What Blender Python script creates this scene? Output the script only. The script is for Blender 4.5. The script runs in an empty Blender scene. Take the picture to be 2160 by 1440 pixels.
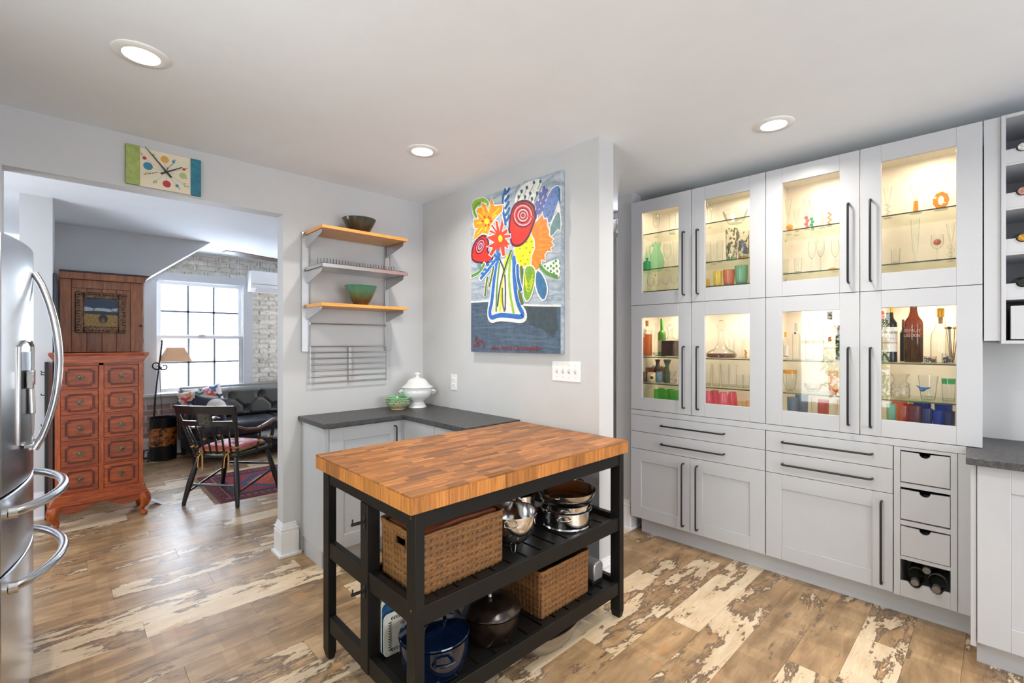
import bpy, bmesh, math, random
from mathutils import Vector, Matrix
import numpy as np
random.seed(7)
SC=bpy.context.scene; COL=SC.collection
PI=math.pi; R=math.radians
# ---------------------------------------------------------------- camera
cd_=bpy.data.cameras.new('camera'); CAM=bpy.data.objects.new('camera',cd_); COL.objects.link(CAM)
CAM.location=(0,0,1.398); CAM.rotation_euler=(PI/2,0,R(-43.6))
cd_.lens=16.45; cd_.sensor_width=36; cd_.shift_y=.0005; cd_.clip_start=.02; SC.camera=CAM
# ---------------------------------------------------------------- world, lamps, exposure
SC.view_settings.view_transform='Standard'; SC.view_settings.look='None'
SC.view_settings.gamma=1; SC.view_settings.exposure=.15
SC.view_settings.use_curve_mapping=False
SC.cycles.transparent_max_bounces=40; SC.cycles.max_bounces=10; SC.cycles.diffuse_bounces=5
SC.cycles.caustics_reflective=False; SC.cycles.caustics_refractive=False
SC.cycles.sample_clamp_indirect=4.0
w=bpy.data.worlds.new('sky'); SC.world=w; w.use_nodes=True
bg=w.node_tree.nodes['Background']; bg.inputs[0].default_value=(.78,.88,1,1); bg.inputs[1].default_value=1.3
def area(name,loc,aim,sx,sy,power,col=(1,1,1),shape='RECTANGLE',spread=PI):
    l=bpy.data.lights.new(name,'AREA'); l.shape=shape; l.size=sx; l.size_y=sy; l.energy=power; l.color=col; l.spread=spread
    o=bpy.data.objects.new(name,l); COL.objects.link(o); o.location=loc
    o.rotation_euler=Vector(aim).to_track_quat('-Z','Y').to_euler(); return o
area('added_fill_rear',(1.3,-3.1,1.35),(0,1,.12),2.6,2.0,88,(.95,.97,1))  # unseen fill lamp added behind the camera, tipped up to lift the ceiling
area('daylight_side_window',(-1.75,1.15,1.4),(1,0.02,.04),1.7,1.9,105,(.93,.97,1))
area('daylight_living_window',(1.28,7.75,1.6),(0,-1,-.08),1.6,1.8,230,(.86,.93,1))
area('added_fill_living_side',(3.4,6.72,1.5),(-1,0,0),.7,1.5,30,(.9,.95,1))  # unseen lamp added beyond the right wall to brighten the living room
area('added_fill_living_left',(-1.75,4.3,1.45),(1,.12,0),1.2,1.3,36,(.88,.94,1))  # unseen lamp added past the left wall to boost the living room light
# ---------------------------------------------------------------- materials
def nt(name):
    m=bpy.data.materials.new(name); m.use_nodes=True; t=m.node_tree; b=t.nodes['Principled BSDF']; return m,t,b
def rgb(c): return (c[0],c[1],c[2],1)
def s2l(*c):
    return tuple(((x/255)/12.92 if x/255<=.04045 else ((x/255+.055)/1.055)**2.4) for x in c)
def N(t,k,**kw):
    n=t.nodes.new(k)
    for a,v in kw.items():
        setattr(n,a,v)
    return n
def coords(t,scale=(1,1,1),rand=True,kind='Object'):
    tc=N(t,'ShaderNodeTexCoord'); mp=N(t,'ShaderNodeMapping'); mp.inputs['Scale'].default_value=scale
    if rand:
        oi=N(t,'ShaderNodeObjectInfo'); mu=N(t,'ShaderNodeVectorMath',operation='SCALE'); mu.inputs[0].default_value=(37,53,71)
        t.links.new(oi.outputs['Random'],mu.inputs['Scale']); ad=N(t,'ShaderNodeVectorMath',operation='ADD')
        t.links.new(tc.outputs[kind],ad.inputs[0]); t.links.new(mu.outputs[0],ad.inputs[1]); t.links.new(ad.outputs[0],mp.inputs[0])
    else: t.links.new(tc.outputs[kind],mp.inputs[0])
    return mp.outputs[0]
def noise(t,vec,scale=5,detail=4,rough=.6,dist=0):
    n=N(t,'ShaderNodeTexNoise'); n.inputs['Scale'].default_value=scale; n.inputs['Detail'].default_value=detail
    n.inputs['Roughness'].default_value=rough; n.inputs['Distortion'].default_value=dist; t.links.new(vec,n.inputs['Vector']); return n.outputs[0]
def ramp(t,fac,stops,interp='LINEAR'):
    r=N(t,'ShaderNodeValToRGB'); r.color_ramp.interpolation=interp; e=r.color_ramp.elements
    while len(e)<len(stops): e.new(.5)
    for i,(p,c) in enumerate(stops): e[i].position=p; e[i].color=rgb(c) if not isinstance(c,(int,float)) else (c,c,c,1)
    t.links.new(fac,r.inputs[0]); return r.outputs[0]
def mix(t,f,a,b,mode='MIX'):
    m=N(t,'ShaderNodeMix',data_type='RGBA',blend_type=mode)
    for sock,v in ((m.inputs[0],f),(m.inputs[6],a),(m.inputs[7],b)):
        if isinstance(v,(int,float)): sock.default_value=v
        elif isinstance(v,tuple): sock.default_value=rgb(v)
        else: t.links.new(v,sock)
    return m.outputs[2]
def bump(t,b,h,strength=.2,dist=.01):
    bn=N(t,'ShaderNodeBump'); bn.inputs['Strength'].default_value=strength; bn.inputs['Distance'].default_value=dist
    t.links.new(h,bn.inputs['Height']); t.links.new(bn.outputs[0],b.inputs['Normal'])
MATS={}
def mat(name,col,rough=.5,metal=0,coat=0,var=.04,vscale=6,bmp=0,bscale=60,emit=0,spec=.5,sheen=0):
    if name in MATS: return MATS[name]
    m,t,b=nt(name); v=coords(t)
    c2=tuple(max(0,x*(1-var*2)) for x in col); c1=tuple(min(1,x*(1+var)) for x in col)
    t.links.new(ramp(t,noise(t,v,vscale,3),[(.35,c2),(.65,c1)]),b.inputs['Base Color'])
    b.inputs['Roughness'].default_value=rough; b.inputs['Metallic'].default_value=metal; b.inputs['Coat Weight'].default_value=coat
    b.inputs['Specular IOR Level'].default_value=spec
    if sheen: b.inputs['Sheen Weight'].default_value=sheen
    if bmp: bump(t,b,noise(t,v,bscale,3),bmp,.004)
    if emit: b.inputs['Emission Color'].default_value=rgb(col); b.inputs['Emission Strength'].default_value=emit
    MATS[name]=m; return m
def steel(name,col=(.62,.62,.62),rough=.28,stretch=(2,2,120),bm=0):
    if name in MATS: return MATS[name]
    m,t,b=nt(name); v=coords(t,stretch); n=noise(t,v,3,4)
    b.inputs['Base Color'].default_value=rgb(col); b.inputs['Metallic'].default_value=1
    t.links.new(ramp(t,n,[(.3,rough*.9),(.7,rough*1.1)]),b.inputs['Roughness'])
    if bm: bump(t,b,n,bm,.002)
    MATS[name]=m; return m
def wood(name,cols,stretch=(1.5,14,14),scale=3,rough=.42,coat=.1,objvar=.25,bm=.08):
    if name in MATS: return MATS[name]
    m,t,b=nt(name); v=coords(t,stretch); n=noise(t,v,scale,6,.6,.6)
    k=len(cols); c=ramp(t,n,[(.28+.44*i/(k-1),cols[i]) for i in range(k)])
    oi=N(t,'ShaderNodeObjectInfo'); d=ramp(t,oi.outputs['Random'],[(0,1-objvar),(1,1+objvar*.3)])
    c=mix(t,1.0,c,d,'MULTIPLY'); t.links.new(c,b.inputs['Base Color']); b.inputs['Roughness'].default_value=rough
    b.inputs['Coat Weight'].default_value=coat; b.inputs['Coat Roughness'].default_value=.3
    bump(t,b,n,bm,.003); MATS[name]=m; return m
def glass(name,col=(.97,.98,.97),edge=None,rough=.02,refl=1.0,body=0):
    """thin-walled glass: tinted transmission, darker at grazing angles, fresnel reflection"""
    if name in MATS: return MATS[name]
    m,t,b=nt(name); out=t.nodes['Material Output']; t.nodes.remove(b)
    edge=edge or tuple(x*.45 for x in col)
    lw=N(t,'ShaderNodeLayerWeight'); lw.inputs['Blend'].default_value=.5
    v=coords(t); n=noise(t,v,9,2); 
    c=mix(t,ramp(t,lw.outputs['Facing'],[(.5,0.0),(.97,1.0)]),col,edge)
    c=mix(t,.12,c,ramp(t,n,[(.4,tuple(x*.8 for x in col)),(.6,col)]),'MULTIPLY')
    tr=N(t,'ShaderNodeBsdfTransparent'); t.links.new(c,tr.inputs[0])
    gl=N(t,'ShaderNodeBsdfGlossy'); gl.inputs['Roughness'].default_value=rough; gl.inputs[0].default_value=(1,1,1,1)
    fr=N(t,'ShaderNodeMath',operation='POWER'); t.links.new(lw.outputs['Facing'],fr.inputs[0]); fr.inputs[1].default_value=4
    mu=N(t,'ShaderNodeMath',operation='MULTIPLY_ADD'); t.links.new(fr.outputs[0],mu.inputs[0]); mu.inputs[1].default_value=.6*refl; mu.inputs[2].default_value=.045*refl
    mx=N(t,'ShaderNodeMixShader'); t.links.new(mu.outputs[0],mx.inputs[0]); t.links.new(tr.outputs[0],mx.inputs[1]); t.links.new(gl.outputs[0],mx.inputs[2])
    last=mx
    if body:
        df=N(t,'ShaderNodeBsdfDiffuse'); df.inputs[0].default_value=rgb(col); m2=N(t,'ShaderNodeMixShader'); m2.inputs[0].default_value=body
        t.links.new(mx.outputs[0],m2.inputs[1]); t.links.new(df.outputs[0],m2.inputs[2]); last=m2
    t.links.new(last.outputs[0],out.inputs[0]); MATS[name]=m; return m
# ---------------------------------------------------------------- mesh builder
class MB:
    def __init__(s): s.v=[]; s.f=[]; s.mi=[]; s.flat=False
    def add(s,vs,fs,mi=0):
        b=len(s.v); s.v.extend(tuple(p) for p in vs); s.f.extend(tuple(b+i for i in f) for f in fs); s.mi.extend([mi]*len(fs)); return s
    def box(s,x0,x1,y0,y1,z0,z1,mi=0):
        if x0>x1: x0,x1=x1,x0
        if y0>y1: y0,y1=y1,y0
        if z0>z1: z0,z1=z1,z0
        return s.add([(x0,y0,z0),(x1,y0,z0),(x1,y1,z0),(x0,y1,z0),(x0,y0,z1),(x1,y0,z1),(x1,y1,z1),(x0,y1,z1)],
            [(0,3,2,1),(4,5,6,7),(0,1,5,4),(1,2,6,5),(2,3,7,6),(3,0,4,7)],mi)
    def prism(s,poly,a,b,axis='z',mi=0):
        """polygon extruded from a to b along axis; poly in the two other axes (cyclic order x,y / y,z / x,z)"""
        def P(u,v,w): return (u,v,w) if axis=='z' else ((w,u,v) if axis=='x' else (u,w,v))
        n=len(poly); vs=[P(u,v,a) for u,v in poly]+[P(u,v,b) for u,v in poly]
        fs=[tuple(range(n-1,-1,-1)),tuple(range(n,2*n))]+[(i,(i+1)%n,n+(i+1)%n,n+i) for i in range(n)]
        if axis=='y': fs=[f[::-1] for f in fs]
        return s.add(vs,fs,mi)
    def tube(s,pts,r,n=8,mi=0,cap=True,closed=False,flat=None):
        pts=[Vector(p) for p in pts]; k=len(pts); rs=r if isinstance(r,(list,tuple)) else [r]*k
        vs=[]; up=None
        for i,p in enumerate(pts):
            if closed: d=pts[(i+1)%k]-pts[i-1]
            else: d=pts[min(i+1,k-1)]-pts[max(i-1,0)]
            d.normalize()
            if up is None:
                up=Vector((0,0,1)) if abs(d.z)<.9 else Vector((1,0,0))
            u=(up-d*up.dot(d)); 
            if u.length<1e-5: u=d.orthogonal()
            u.normalize(); w_=d.cross(u); up=u
            for j in range(n):
                a=2*PI*j/n; fu=1 if flat is None else flat
                vs.append(p+u*math.cos(a)*rs[i]*fu+w_*math.sin(a)*rs[i])
        fs=[]
        for i in range(k if closed else k-1):
            i2=(i+1)%k
            for j in range(n): fs.append((i*n+j,i*n+(j+1)%n,i2*n+(j+1)%n,i2*n+j))
        if cap and not closed: fs.append(tuple(range(n-1,-1,-1))); fs.append(tuple((k-1)*n+j for j in range(n)))
        return s.add(vs,fs,mi)
    def lathe(s,prof,n=24,c=(0,0,0),mi=0,sy=1,wav=None):
        """prof: list of (r,z); r=0 ends are closed"""
        vs=[];fs=[];rings=[]
        for r,z in prof:
            if r<=1e-6: rings.append([len(vs)]); vs.append((c[0],c[1],c[2]+z))
            else:
                ring=[]
                for j in range(n):
                    a=2*PI*j/n; rr=r*(1+(wav(a,z) if wav else 0)); ring.append(len(vs)); vs.append((c[0]+rr*math.cos(a),c[1]+rr*math.sin(a)*sy,c[2]+z))
                rings.append(ring)
        for a,b in zip(rings,rings[1:]):
            if len(a)==1 and len(b)==1: continue
            if len(a)==1: fs+= [(a[0],b[(j+1)%n],b[j]) for j in range(n)]
            elif len(b)==1: fs+= [(a[j],a[(j+1)%n],b[0]) for j in range(n)]
            else: fs+=[(a[j],a[(j+1)%n],b[(j+1)%n],b[j]) for j in range(n)]
        return s.add(vs,fs,mi)
    def ball(s,c,r,n=12,mi=0):
        rx,ry,rz=(r,r,r) if isinstance(r,(int,float)) else r
        k=n//2; b=MB(); b.lathe([(math.sin(PI*i/k),-math.cos(PI*i/k)) for i in range(k+1)],n)
        return s.add([(c[0]+x*rx,c[1]+y*ry,c[2]+z*rz) for x,y,z in b.v],b.f,mi)
    def xf(s,M):
        s.v=[tuple(M@Vector(p)) for p in s.v]; return s
    def join(s,o,mi=None):
        b=len(s.v); s.v+=o.v; s.f+=[tuple(b+i for i in f) for f in o.f]; s.mi+=(o.mi if mi is None else [mi]*len(o.f)); return s
    def mesh(s,name,mats,angle=40):
        me=bpy.data.meshes.new(name); me.from_pydata(s.v,[],s.f)
        for m in (mats if isinstance(mats,(list,tuple)) else [mats]): me.materials.append(m)
        me.polygons.foreach_set('material_index',s.mi); me.polygons.foreach_set('use_smooth',[True]*len(s.f))
        me.validate(); me.update()
        if s.flat: me.polygons.foreach_set('use_smooth',[False]*len(me.polygons))
        else: me.set_sharp_from_angle(angle=R(angle))
        return me
    def build(s,name,mats,parent=None,loc=(0,0,0),rot=None,bevel=0,angle=40,seg=2):
        o=bpy.data.objects.new(name,s.mesh(name,mats,angle)); COL.objects.link(o); o.parent=parent; o.location=loc
        if rot is not None: o.rotation_euler=rot
        if bevel:
            b=o.modifiers.new('b','BEVEL'); b.width=bevel; b.segments=seg; b.limit_method='ANGLE'; b.angle_limit=R(50)
        return o
def tag(o,label,cat,group=None):
    o['label']=label; o['category']=cat
    if group: o['group']=group
    return o
def thing(name,label,cat,loc=(0,0,0),rz=0,group=None):
    o=bpy.data.objects.new(name,None); COL.objects.link(o); o.location=loc; o.rotation_euler=(0,0,rz); o.empty_display_size=.05
    return tag(o,label,cat,group)
def struct(o,kind='structure'): o['kind']=kind; return o
def inst(o,parent=None,loc=None,rot=None,name=None):
    c=o.copy(); COL.objects.link(c); c.parent=parent if parent is not None else o.parent
    if loc is not None: c.location=loc
    if rot is not None: c.rotation_euler=rot
    if name: c.name=name
    return c
def arc(c,r,a0,a1,n,f): return [f(c[0]+r*math.cos(a0+(a1-a0)*i/n),c[1]+r*math.sin(a0+(a1-a0)*i/n)) for i in range(n+1)]
def text_mb(body,size,depth=.0004,align='CENTER',shear=0,space=1.0,bold=0):
    cu=bpy.data.curves.new('lettering','FONT'); cu.body=body; cu.size=size; cu.align_x=align; cu.align_y='CENTER'; cu.extrude=depth/2; cu.shear=shear
    cu.space_character=space; cu.offset=bold; cu.resolution_u=3
    o=bpy.data.objects.new('tmp',cu); COL.objects.link(o); me=bpy.data.meshes.new_from_object(o)
    mb=MB(); mb.add([tuple(v.co) for v in me.vertices],[tuple(p.vertices) for p in me.polygons])
    bpy.data.objects.remove(o); bpy.data.curves.remove(cu); bpy.data.meshes.remove(me); return mb
# paint film: flat polygons and brush strokes laid on each other in the plane (u,v), w = height above the canvas
def chaikin(p,closed):
    q=[]; n=len(p)
    if n<3: return list(p)
    if not closed: q.append(p[0])
    for i in range(n if closed else n-1):
        a,b=p[i],p[(i+1)%n]; q+=[(a[0]*.75+b[0]*.25,a[1]*.75+b[1]*.25),(a[0]*.25+b[0]*.75,a[1]*.25+b[1]*.75)]
    if not closed: q.append(p[-1])
    return q
def film(mb,items,cols,place,dz=.00005,soft=False):
    if soft: items=[('p',i[1],chaikin(i[2],True),i[3],i[4]) if (i[0]=='p' and len(i[2])>4 and not i[1].startswith('slate') and i[1] not in('orange2','redo','orange')) else (('s',i[1],i[2],chaikin(chaikin(i[3],False),False)) if i[0]=='s' else i) for i in items]
    w_=.0002
    def P(poly,c):
        nonlocal w_
        w_+=dz; mb.add([place(u,v,w_) for u,v in poly],[tuple(range(len(poly)))],cols.index(c))
    def S(c,wd,pts):
        nonlocal w_
        w_+=dz; V=[Vector(p) for p in pts]; L=[];Rr=[]
        W2=wd/2
        ext=[V[0]-(V[1]-V[0]).normalized()*W2*.5]+V+[V[-1]+(V[-1]-V[-2]).normalized()*W2*.5]
        for i,p in enumerate(ext):
            d=(ext[min(i+1,len(ext)-1)]-ext[max(i-1,0)]).normalized(); nrm=Vector((-d.y,d.x)); k=W2*(.55 if i in (0,len(ext)-1) else 1)
            L.append(p+nrm*k);Rr.append(p-nrm*k)
        n=len(ext); mb.add([place(q.x,q.y,w_) for q in L+Rr],[(i,i+1,n+i+1,n+i) for i in range(n-1)],cols.index(c))
    for it in items:
        if it[0]=='p':
            if it[3]:
                w_+=dz; V=[Vector(p) for p in it[2]]; n=len(V); c_=sum(V,Vector((0,0)))/n; O=[]
                for k in range(n):
                    a,b=(V[k]-V[k-1]).normalized(),(V[(k+1)%n]-V[k]).normalized(); d=a+b; d=d.normalized() if d.length>.2 else a; O.append((V[k],Vector((-d.y,d.x))*it[4]))
                for k in range(n):
                    (p,q),(p2,q2)=O[k],O[(k+1)%n]; mb.add([place(*(p+q),w_),place(*(p2+q2),w_),place(*(p2-q2),w_),place(*(p-q),w_)],[(0,1,2,3)],cols.index(it[3]))
            P(it[2],it[1])
        else: S(it[1],it[2],it[3])
    mb.flat=True
    return mb
# ================================================================ materials used by many things
M_wall=mat('wall_paint',s2l(201,202,204),.55,var=.008,bmp=.03,bscale=180)
M_ceil=mat('ceiling_paint',s2l(240,245,252),.8,var=.006)
M_trim=mat('trim_paint',s2l(236,237,240),.35,var=.006)
M_cab=mat('cabinet_lacquer',s2l(190,192,197),.33,var=.006)
M_cabin=mat('cabinet_interior',s2l(238,232,222),.45,var=.01)
M_black=mat('black_metal',(.012,.012,.013),.38,var=.1)
M_dark=mat('dark_gap',(.01,.01,.01),.8)
M_white=mat('white_plastic',s2l(240,240,240),.3,var=.01)
M_steel=steel('brushed_steel',(.60,.60,.61),.3)
M_chrome=steel('polished_steel',(.72,.71,.70),.12,(3,3,3),.01)
M_brass=mat('aged_brass',(.22,.2,.14),.4,1,var=.3,vscale=60)
def granite():
    m,t,b=nt('leathered_granite'); v=coords(t,(1,1,1),False,'Object'); a=noise(t,v,90,6,.75); c=noise(t,coords(t,(6,30,6),False),3,4)
    t.links.new(mix(t,.35,ramp(t,a,[(.35,(.012,.012,.014)),(.52,(.05,.05,.054)),(.72,(.17,.17,.175))]),ramp(t,c,[(.3,(.03,.03,.032)),(.7,(.11,.11,.112))])),b.inputs['Base Color'])
    b.inputs['Roughness'].default_value=.42; bump(t,b,a,.35,.004); return m
M_granite=granite()
def plankmat():
    m,t,b=nt('distressed_vinyl_plank')
    oi=N(t,'ShaderNodeObjectInfo')
    v=coords(t,(1,3.6,1)); v2=coords(t,(2,40,2)); v3=coords(t,(.75,2.3,1))
    g=noise(t,v2,4,5,.7)
    base=ramp(t,noise(t,v,3.2,5,.6,.4),[(.3,s2l(140,113,84)),(.5,s2l(178,147,110)),(.7,s2l(207,174,134))])
    seg=ramp(t,noise(t,coords(t,(1.6,.02,.02)),2.2,0),[(0,(.86,.85,.84)),(.42,(1,1,1)),(.5,(.9,.87,.83)),(.58,(1.06,1.03,1.0))],'CONSTANT')
    base=mix(t,1.0,base,seg,'MULTIPLY')
    # cream paint patches, more or less of them from plank to plank
    n1=noise(t,v3,3.4,8,.68,.25)
    sh=N(t,'ShaderNodeMath',operation='MULTIPLY_ADD'); t.links.new(oi.outputs['Random'],sh.inputs[0]); sh.inputs[1].default_value=.30; sh.inputs[2].default_value=-.17
    ad=N(t,'ShaderNodeMath',operation='ADD'); t.links.new(n1,ad.inputs[0]); t.links.new(sh.outputs[0],ad.inputs[1])
    cream=ramp(t,noise(t,v,5,4),[(.3,s2l(212,186,150)),(.7,s2l(232,212,182))])
    dark=ramp(t,g,[(.3,s2l(104,84,66)),(.7,s2l(140,118,96))])
    mk=ramp(t,ad.outputs[0],[(.47,0.0),(.505,1.0),(.53,1.0),(.54,0.0)])
    c=mix(t,mk,base,dark)
    c=mix(t,ramp(t,ad.outputs[0],[(.53,0.0),(.545,1.0)]),c,cream)
    n3=noise(t,coords(t,(1.2,3,1)),4.1,6,.65,.3)
    c=mix(t,ramp(t,n3,[(.62,0.0),(.64,.75)]),c,s2l(196,146,98))
    n4=noise(t,coords(t,(2.5,6,1)),4.5,8,.75)
    c=mix(t,ramp(t,n4,[(.64,0.0),(.66,.8)]),c,s2l(104,78,58))
    c=mix(t,.35,c,ramp(t,g,[(.35,(.6,.6,.6)),(.6,(1,1,1))]),'MULTIPLY')
    c=mix(t,1.0,c,ramp(t,noise(t,coords(t,(.01,.01,.01)),1.0,0),[(.35,(.88,.87,.86)),(.6,(1.06,1.06,1.06))]),'MULTIPLY')
    t.links.new(c,b.inputs['Base Color']); b.inputs['Roughness'].default_value=.4
    t.links.new(ramp(t,g,[(.3,.26),(.7,.4)]),b.inputs['Roughness']); bump(t,b,g,.12,.002); return m
M_plank=plankmat()
# ================================================================ room shell
XP,YC,ZC,ZL=2.085,3.235,2.51,2.55
th=R(1.54); CPX,CPY=3.063,.105
def CF(s,off,z=0): return (CPX+math.cos(th)*off-math.sin(th)*s, CPY+math.sin(th)*off+math.cos(th)*s, z)
fl=struct(MB().box(-2.2,4.6,-3.0,7.6,-.06,-.0045).build('floor',mat('subfloor',(.05,.04,.03),.8)))
pl=MB(); pl.box(-.6096,.6096,-.0885,.0885,-.004,0); plm=pl.mesh('plank',M_plank)
PO=None
for k in range(-6,40):
    y=.122+.089+.178*k
    if y>7.15: continue
    off=(k*.437)%1.22; x0=-1.1 if y<5.3 else -1.0
    x1=3.45 if y<3.3 else 3.6
    if y<-.35: x0,x1=.2,3.3
    n=-1
    while True:
        n+=1; x=x0-off+n*1.2205
        if x-.61>x1: break
        if x+.61<x0: continue
        # keep what the picture can see, with a margin
        d=x*.6896+y*.7242; l=x*.7242-y*.6896
        if d<.25 and y<.0 and abs(l)>2.5: continue
        o=bpy.data.objects.new('plank',plm); COL.objects.link(o); o.parent=fl; o.location=(x,y,0)
def wallbox(name,boxes,m=M_wall,bevel=0):
    b=MB()
    for x in boxes: b.box(*x)
    return struct(b.build(name,m,bevel=bevel))
# wall with the clock: left piece behind the fridge, lintel over the opening, right piece
wallbox('wall_back',[(-.95,-.22,YC,YC+.11,0,ZC),(-.22,1.022,YC,YC+.11,2.229,ZC),(1.022,2.218,YC,YC+.11,0,ZC)])
wallbox('wall_partition',[(XP,2.218,1.506,YC,0,ZC)])
wr=MB().box(.376,.5,-3.4,1.95,0,ZC); struct(wr.build('wall_right',M_wall,loc=CF(0,0),rot=(0,0,th)))
wallbox('wall_left',[(-1.05,-.95,-2.7,.70,0,ZC),(-1.05,-.95,1.66,YC+.11,0,ZC),(-1.05,-.95,.70,1.66,0,.6),(-1.05,-.95,.70,1.66,2.2,ZC)])
wallbox('wall_rear',[(-1.05,.05,-2.8,-2.7,0,ZC),(2.6,4.1,-2.8,-2.7,0,ZC),(.05,2.6,-2.8,-2.7,2.35,ZC),(.05,2.6,-2.8,-2.7,0,.35)])
wallbox('ceiling',[(-1.05,4.6,-2.8,YC+.11,ZC,ZC+.08),(2.0,4.6,YC+.11,5.2,ZC,ZC+.12)],M_ceil)
wallbox('ceiling_living',[(-1.6,4.0,YC+.11,7.4,ZL,ZL+.08)],M_ceil)
# hall beside the tall cabinets
wallbox('wall_hall',[(3.055,3.17,1.905,2.035,0,ZC)])
wallbox('wall_hall_far',[(2.1,4.4,5.0,5.1,0,ZC),(4.3,4.4,1.9,5.0,0,ZC),(3.17,4.4,1.9,1.95,0,ZC)],mat('hall_paint',s2l(178,176,176),.6))
wallbox('trim_hall_door',[(3.06,3.16,2.036,2.05,0,2.2)],M_trim)
# living room shell
wallbox('wall_living_left',[(-1.6,-1.5,YC+.11,3.7,0,ZL),(-1.6,-1.5,4.9,7.3,0,ZL),(-1.6,-1.5,3.7,4.9,0,.8),(-1.6,-1.5,3.7,4.9,2.1,ZL)],mat('beige_paint',s2l(214,206,198),.6))
wallbox('wall_column',[(-.264,-.08,5.24,6.9,0,ZL)])
wallbox('wall_living_right',[(2.95,3.05,YC+.11,6.37,0,ZL),(2.95,3.05,7.07,7.3,0,ZL),(2.95,3.05,6.37,7.07,2.2,ZL),(2.95,3.05,6.37,7.07,0,.7)])
# stair bulkhead
b=MB(); b.prism([(-.08,ZL),(1.21,ZL),(.609,2.067),(.2,1.74),(-.08,1.515)],6.33,7.195,'y'); struct(b.build('wall_stair_bulkhead',M_wall))
# far wall with whitewashed bricks around the window
WX0,WX1,WZ0,WZ1=.80,1.75,.76,2.165
fw=MB()
for x in [(-.3,WX0,7.2,7.32,0,ZL),(WX1,3.0,7.2,7.32,0,ZL),(WX0,WX1,7.2,7.32,0,WZ0),(WX0,WX1,7.2,7.32,WZ1,ZL)]: fw.box(*x)
far=struct(fw.build('wall_far',mat('lime_mortar',s2l(228,225,216),.85,bmp=.2)))
def brickmat():
    m,t,b_=nt('whitewashed_brick'); v=coords(t,(1,1,1)); n=noise(t,v,24,6,.7,.3); oi=N(t,'ShaderNodeObjectInfo')
    c=ramp(t,n,[(.36,s2l(186,174,162)),(.47,s2l(216,211,201)),(.6,s2l(230,227,218))])
    tc=N(t,'ShaderNodeTexCoord'); sx=N(t,'ShaderNodeSeparateXYZ'); t.links.new(tc.outputs['Object'],sx.inputs[0])
    ax=N(t,'ShaderNodeMath',operation='ABSOLUTE'); t.links.new(sx.outputs[0],ax.inputs[0]); az=N(t,'ShaderNodeMath',operation='ABSOLUTE'); t.links.new(sx.outputs[2],az.inputs[0])
    ex=ramp(t,ax.outputs[0],[(.098,0.0),(.108,1.0)]); ez=ramp(t,az.outputs[0],[(.018,0.0),(.026,1.0)])
    e=mix(t,1.0,ex,ez,'ADD'); e2=mix(t,1.0,e,ramp(t,n,[(.4,1.0),(.58,.1)]),'MULTIPLY')
    c=mix(t,e2,c,s2l(158,146,136))
    c=mix(t,.5,c,ramp(t,oi.outputs['Random'],[(0,s2l(205,190,184)),(.5,(1,1,1)),(1,s2l(206,210,196))]),'MULTIPLY')
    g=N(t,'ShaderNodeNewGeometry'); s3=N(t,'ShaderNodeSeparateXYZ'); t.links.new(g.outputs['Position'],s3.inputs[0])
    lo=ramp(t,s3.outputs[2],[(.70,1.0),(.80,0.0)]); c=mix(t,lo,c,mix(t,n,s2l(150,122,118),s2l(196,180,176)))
    t.links.new(c,b_.inputs['Base Color']); b_.inputs['Roughness'].default_value=.85; bump(t,b_,n,.4,.006); return m
M_brick=brickmat(); BM={}
row=0; z=.26
while z<2.53:
    x=.2+(.125 if row%2 else 0)
    while x<2.75:
        a,c=x-.117,x+.117
        if z>WZ0-.10 and z<WZ1+.115:
            if x<1.27: c=min(c,WX0-.125)
            else: a=max(a,WX1+.125)
        if c-a>.035 and not (x<.62 and z>1.7) and not(z<.6 and x>1.1):
            k=round(c-a,2)
            if k not in BM: BM[k]=MB().box(-k/2,k/2,-.004,.004,-.0275,.0275).mesh('brick',M_brick)
            o=bpy.data.objects.new('brick',BM[k]); COL.objects.link(o); o.parent=far; o.location=((a+c)/2+random.uniform(-.003,.003),7.197,z+random.uniform(-.002,.002))
        x+=.25
    row+=1; z+=.0675
# living window
win=struct(MB().box(WX0-.12,WX0,7.165,7.2,WZ0,WZ1+.1).box(WX1,WX1+.12,7.165,7.2,WZ0,WZ1+.1).box(WX0,WX1,7.165,7.2,WZ1,WZ1+.1).box(WX0-.15,WX1+.15,7.11,7.2,WZ0-.03,WZ0).box(WX0-.12,WX1+.12,7.175,7.2,WZ0-.13,WZ0-.03).build('window_1',M_wall))
def sash(z0,z1,y,gz):
    b=MB(); x0,x1=WX0+.005,WX1-.005; s=.045
    b.box(x0,x0+s,y,y+.035,z0,z1).box(x1-s,x1,y,y+.035,z0,z1).box(x0+s,x1-s,y,y+.035,z0,z0+.05).box(x0+s,x1-s,y,y+.035,z1-.04,z1)
    o=b.build('window_sash',M_trim,win,bevel=.002)
    mb=MB(); gx=(x1-x0-2*s)/3
    for i in (1,2): mb.box(x0+s+gx*i-.011,x0+s+gx*i+.011,y+.002,y+.03,z0+.05,z1-.04)
    mb.box(x0+s,x1-s,y+.002,y+.03,gz-.011,gz+.011); mb.build('muntin',mat('muntin_grey',s2l(130,138,148),.4),o)
    zs=[z0+.05,gz,z1-.04]
    for r_ in range(2):
        for i in range(3):
            MB().box(x0+s+gx*i+.009,x0+s+gx*(i+1)-.009,y+.017,y+.021,zs[r_]+.009,zs[r_+1]-.009).build('pane',M_frost,o)
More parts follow.
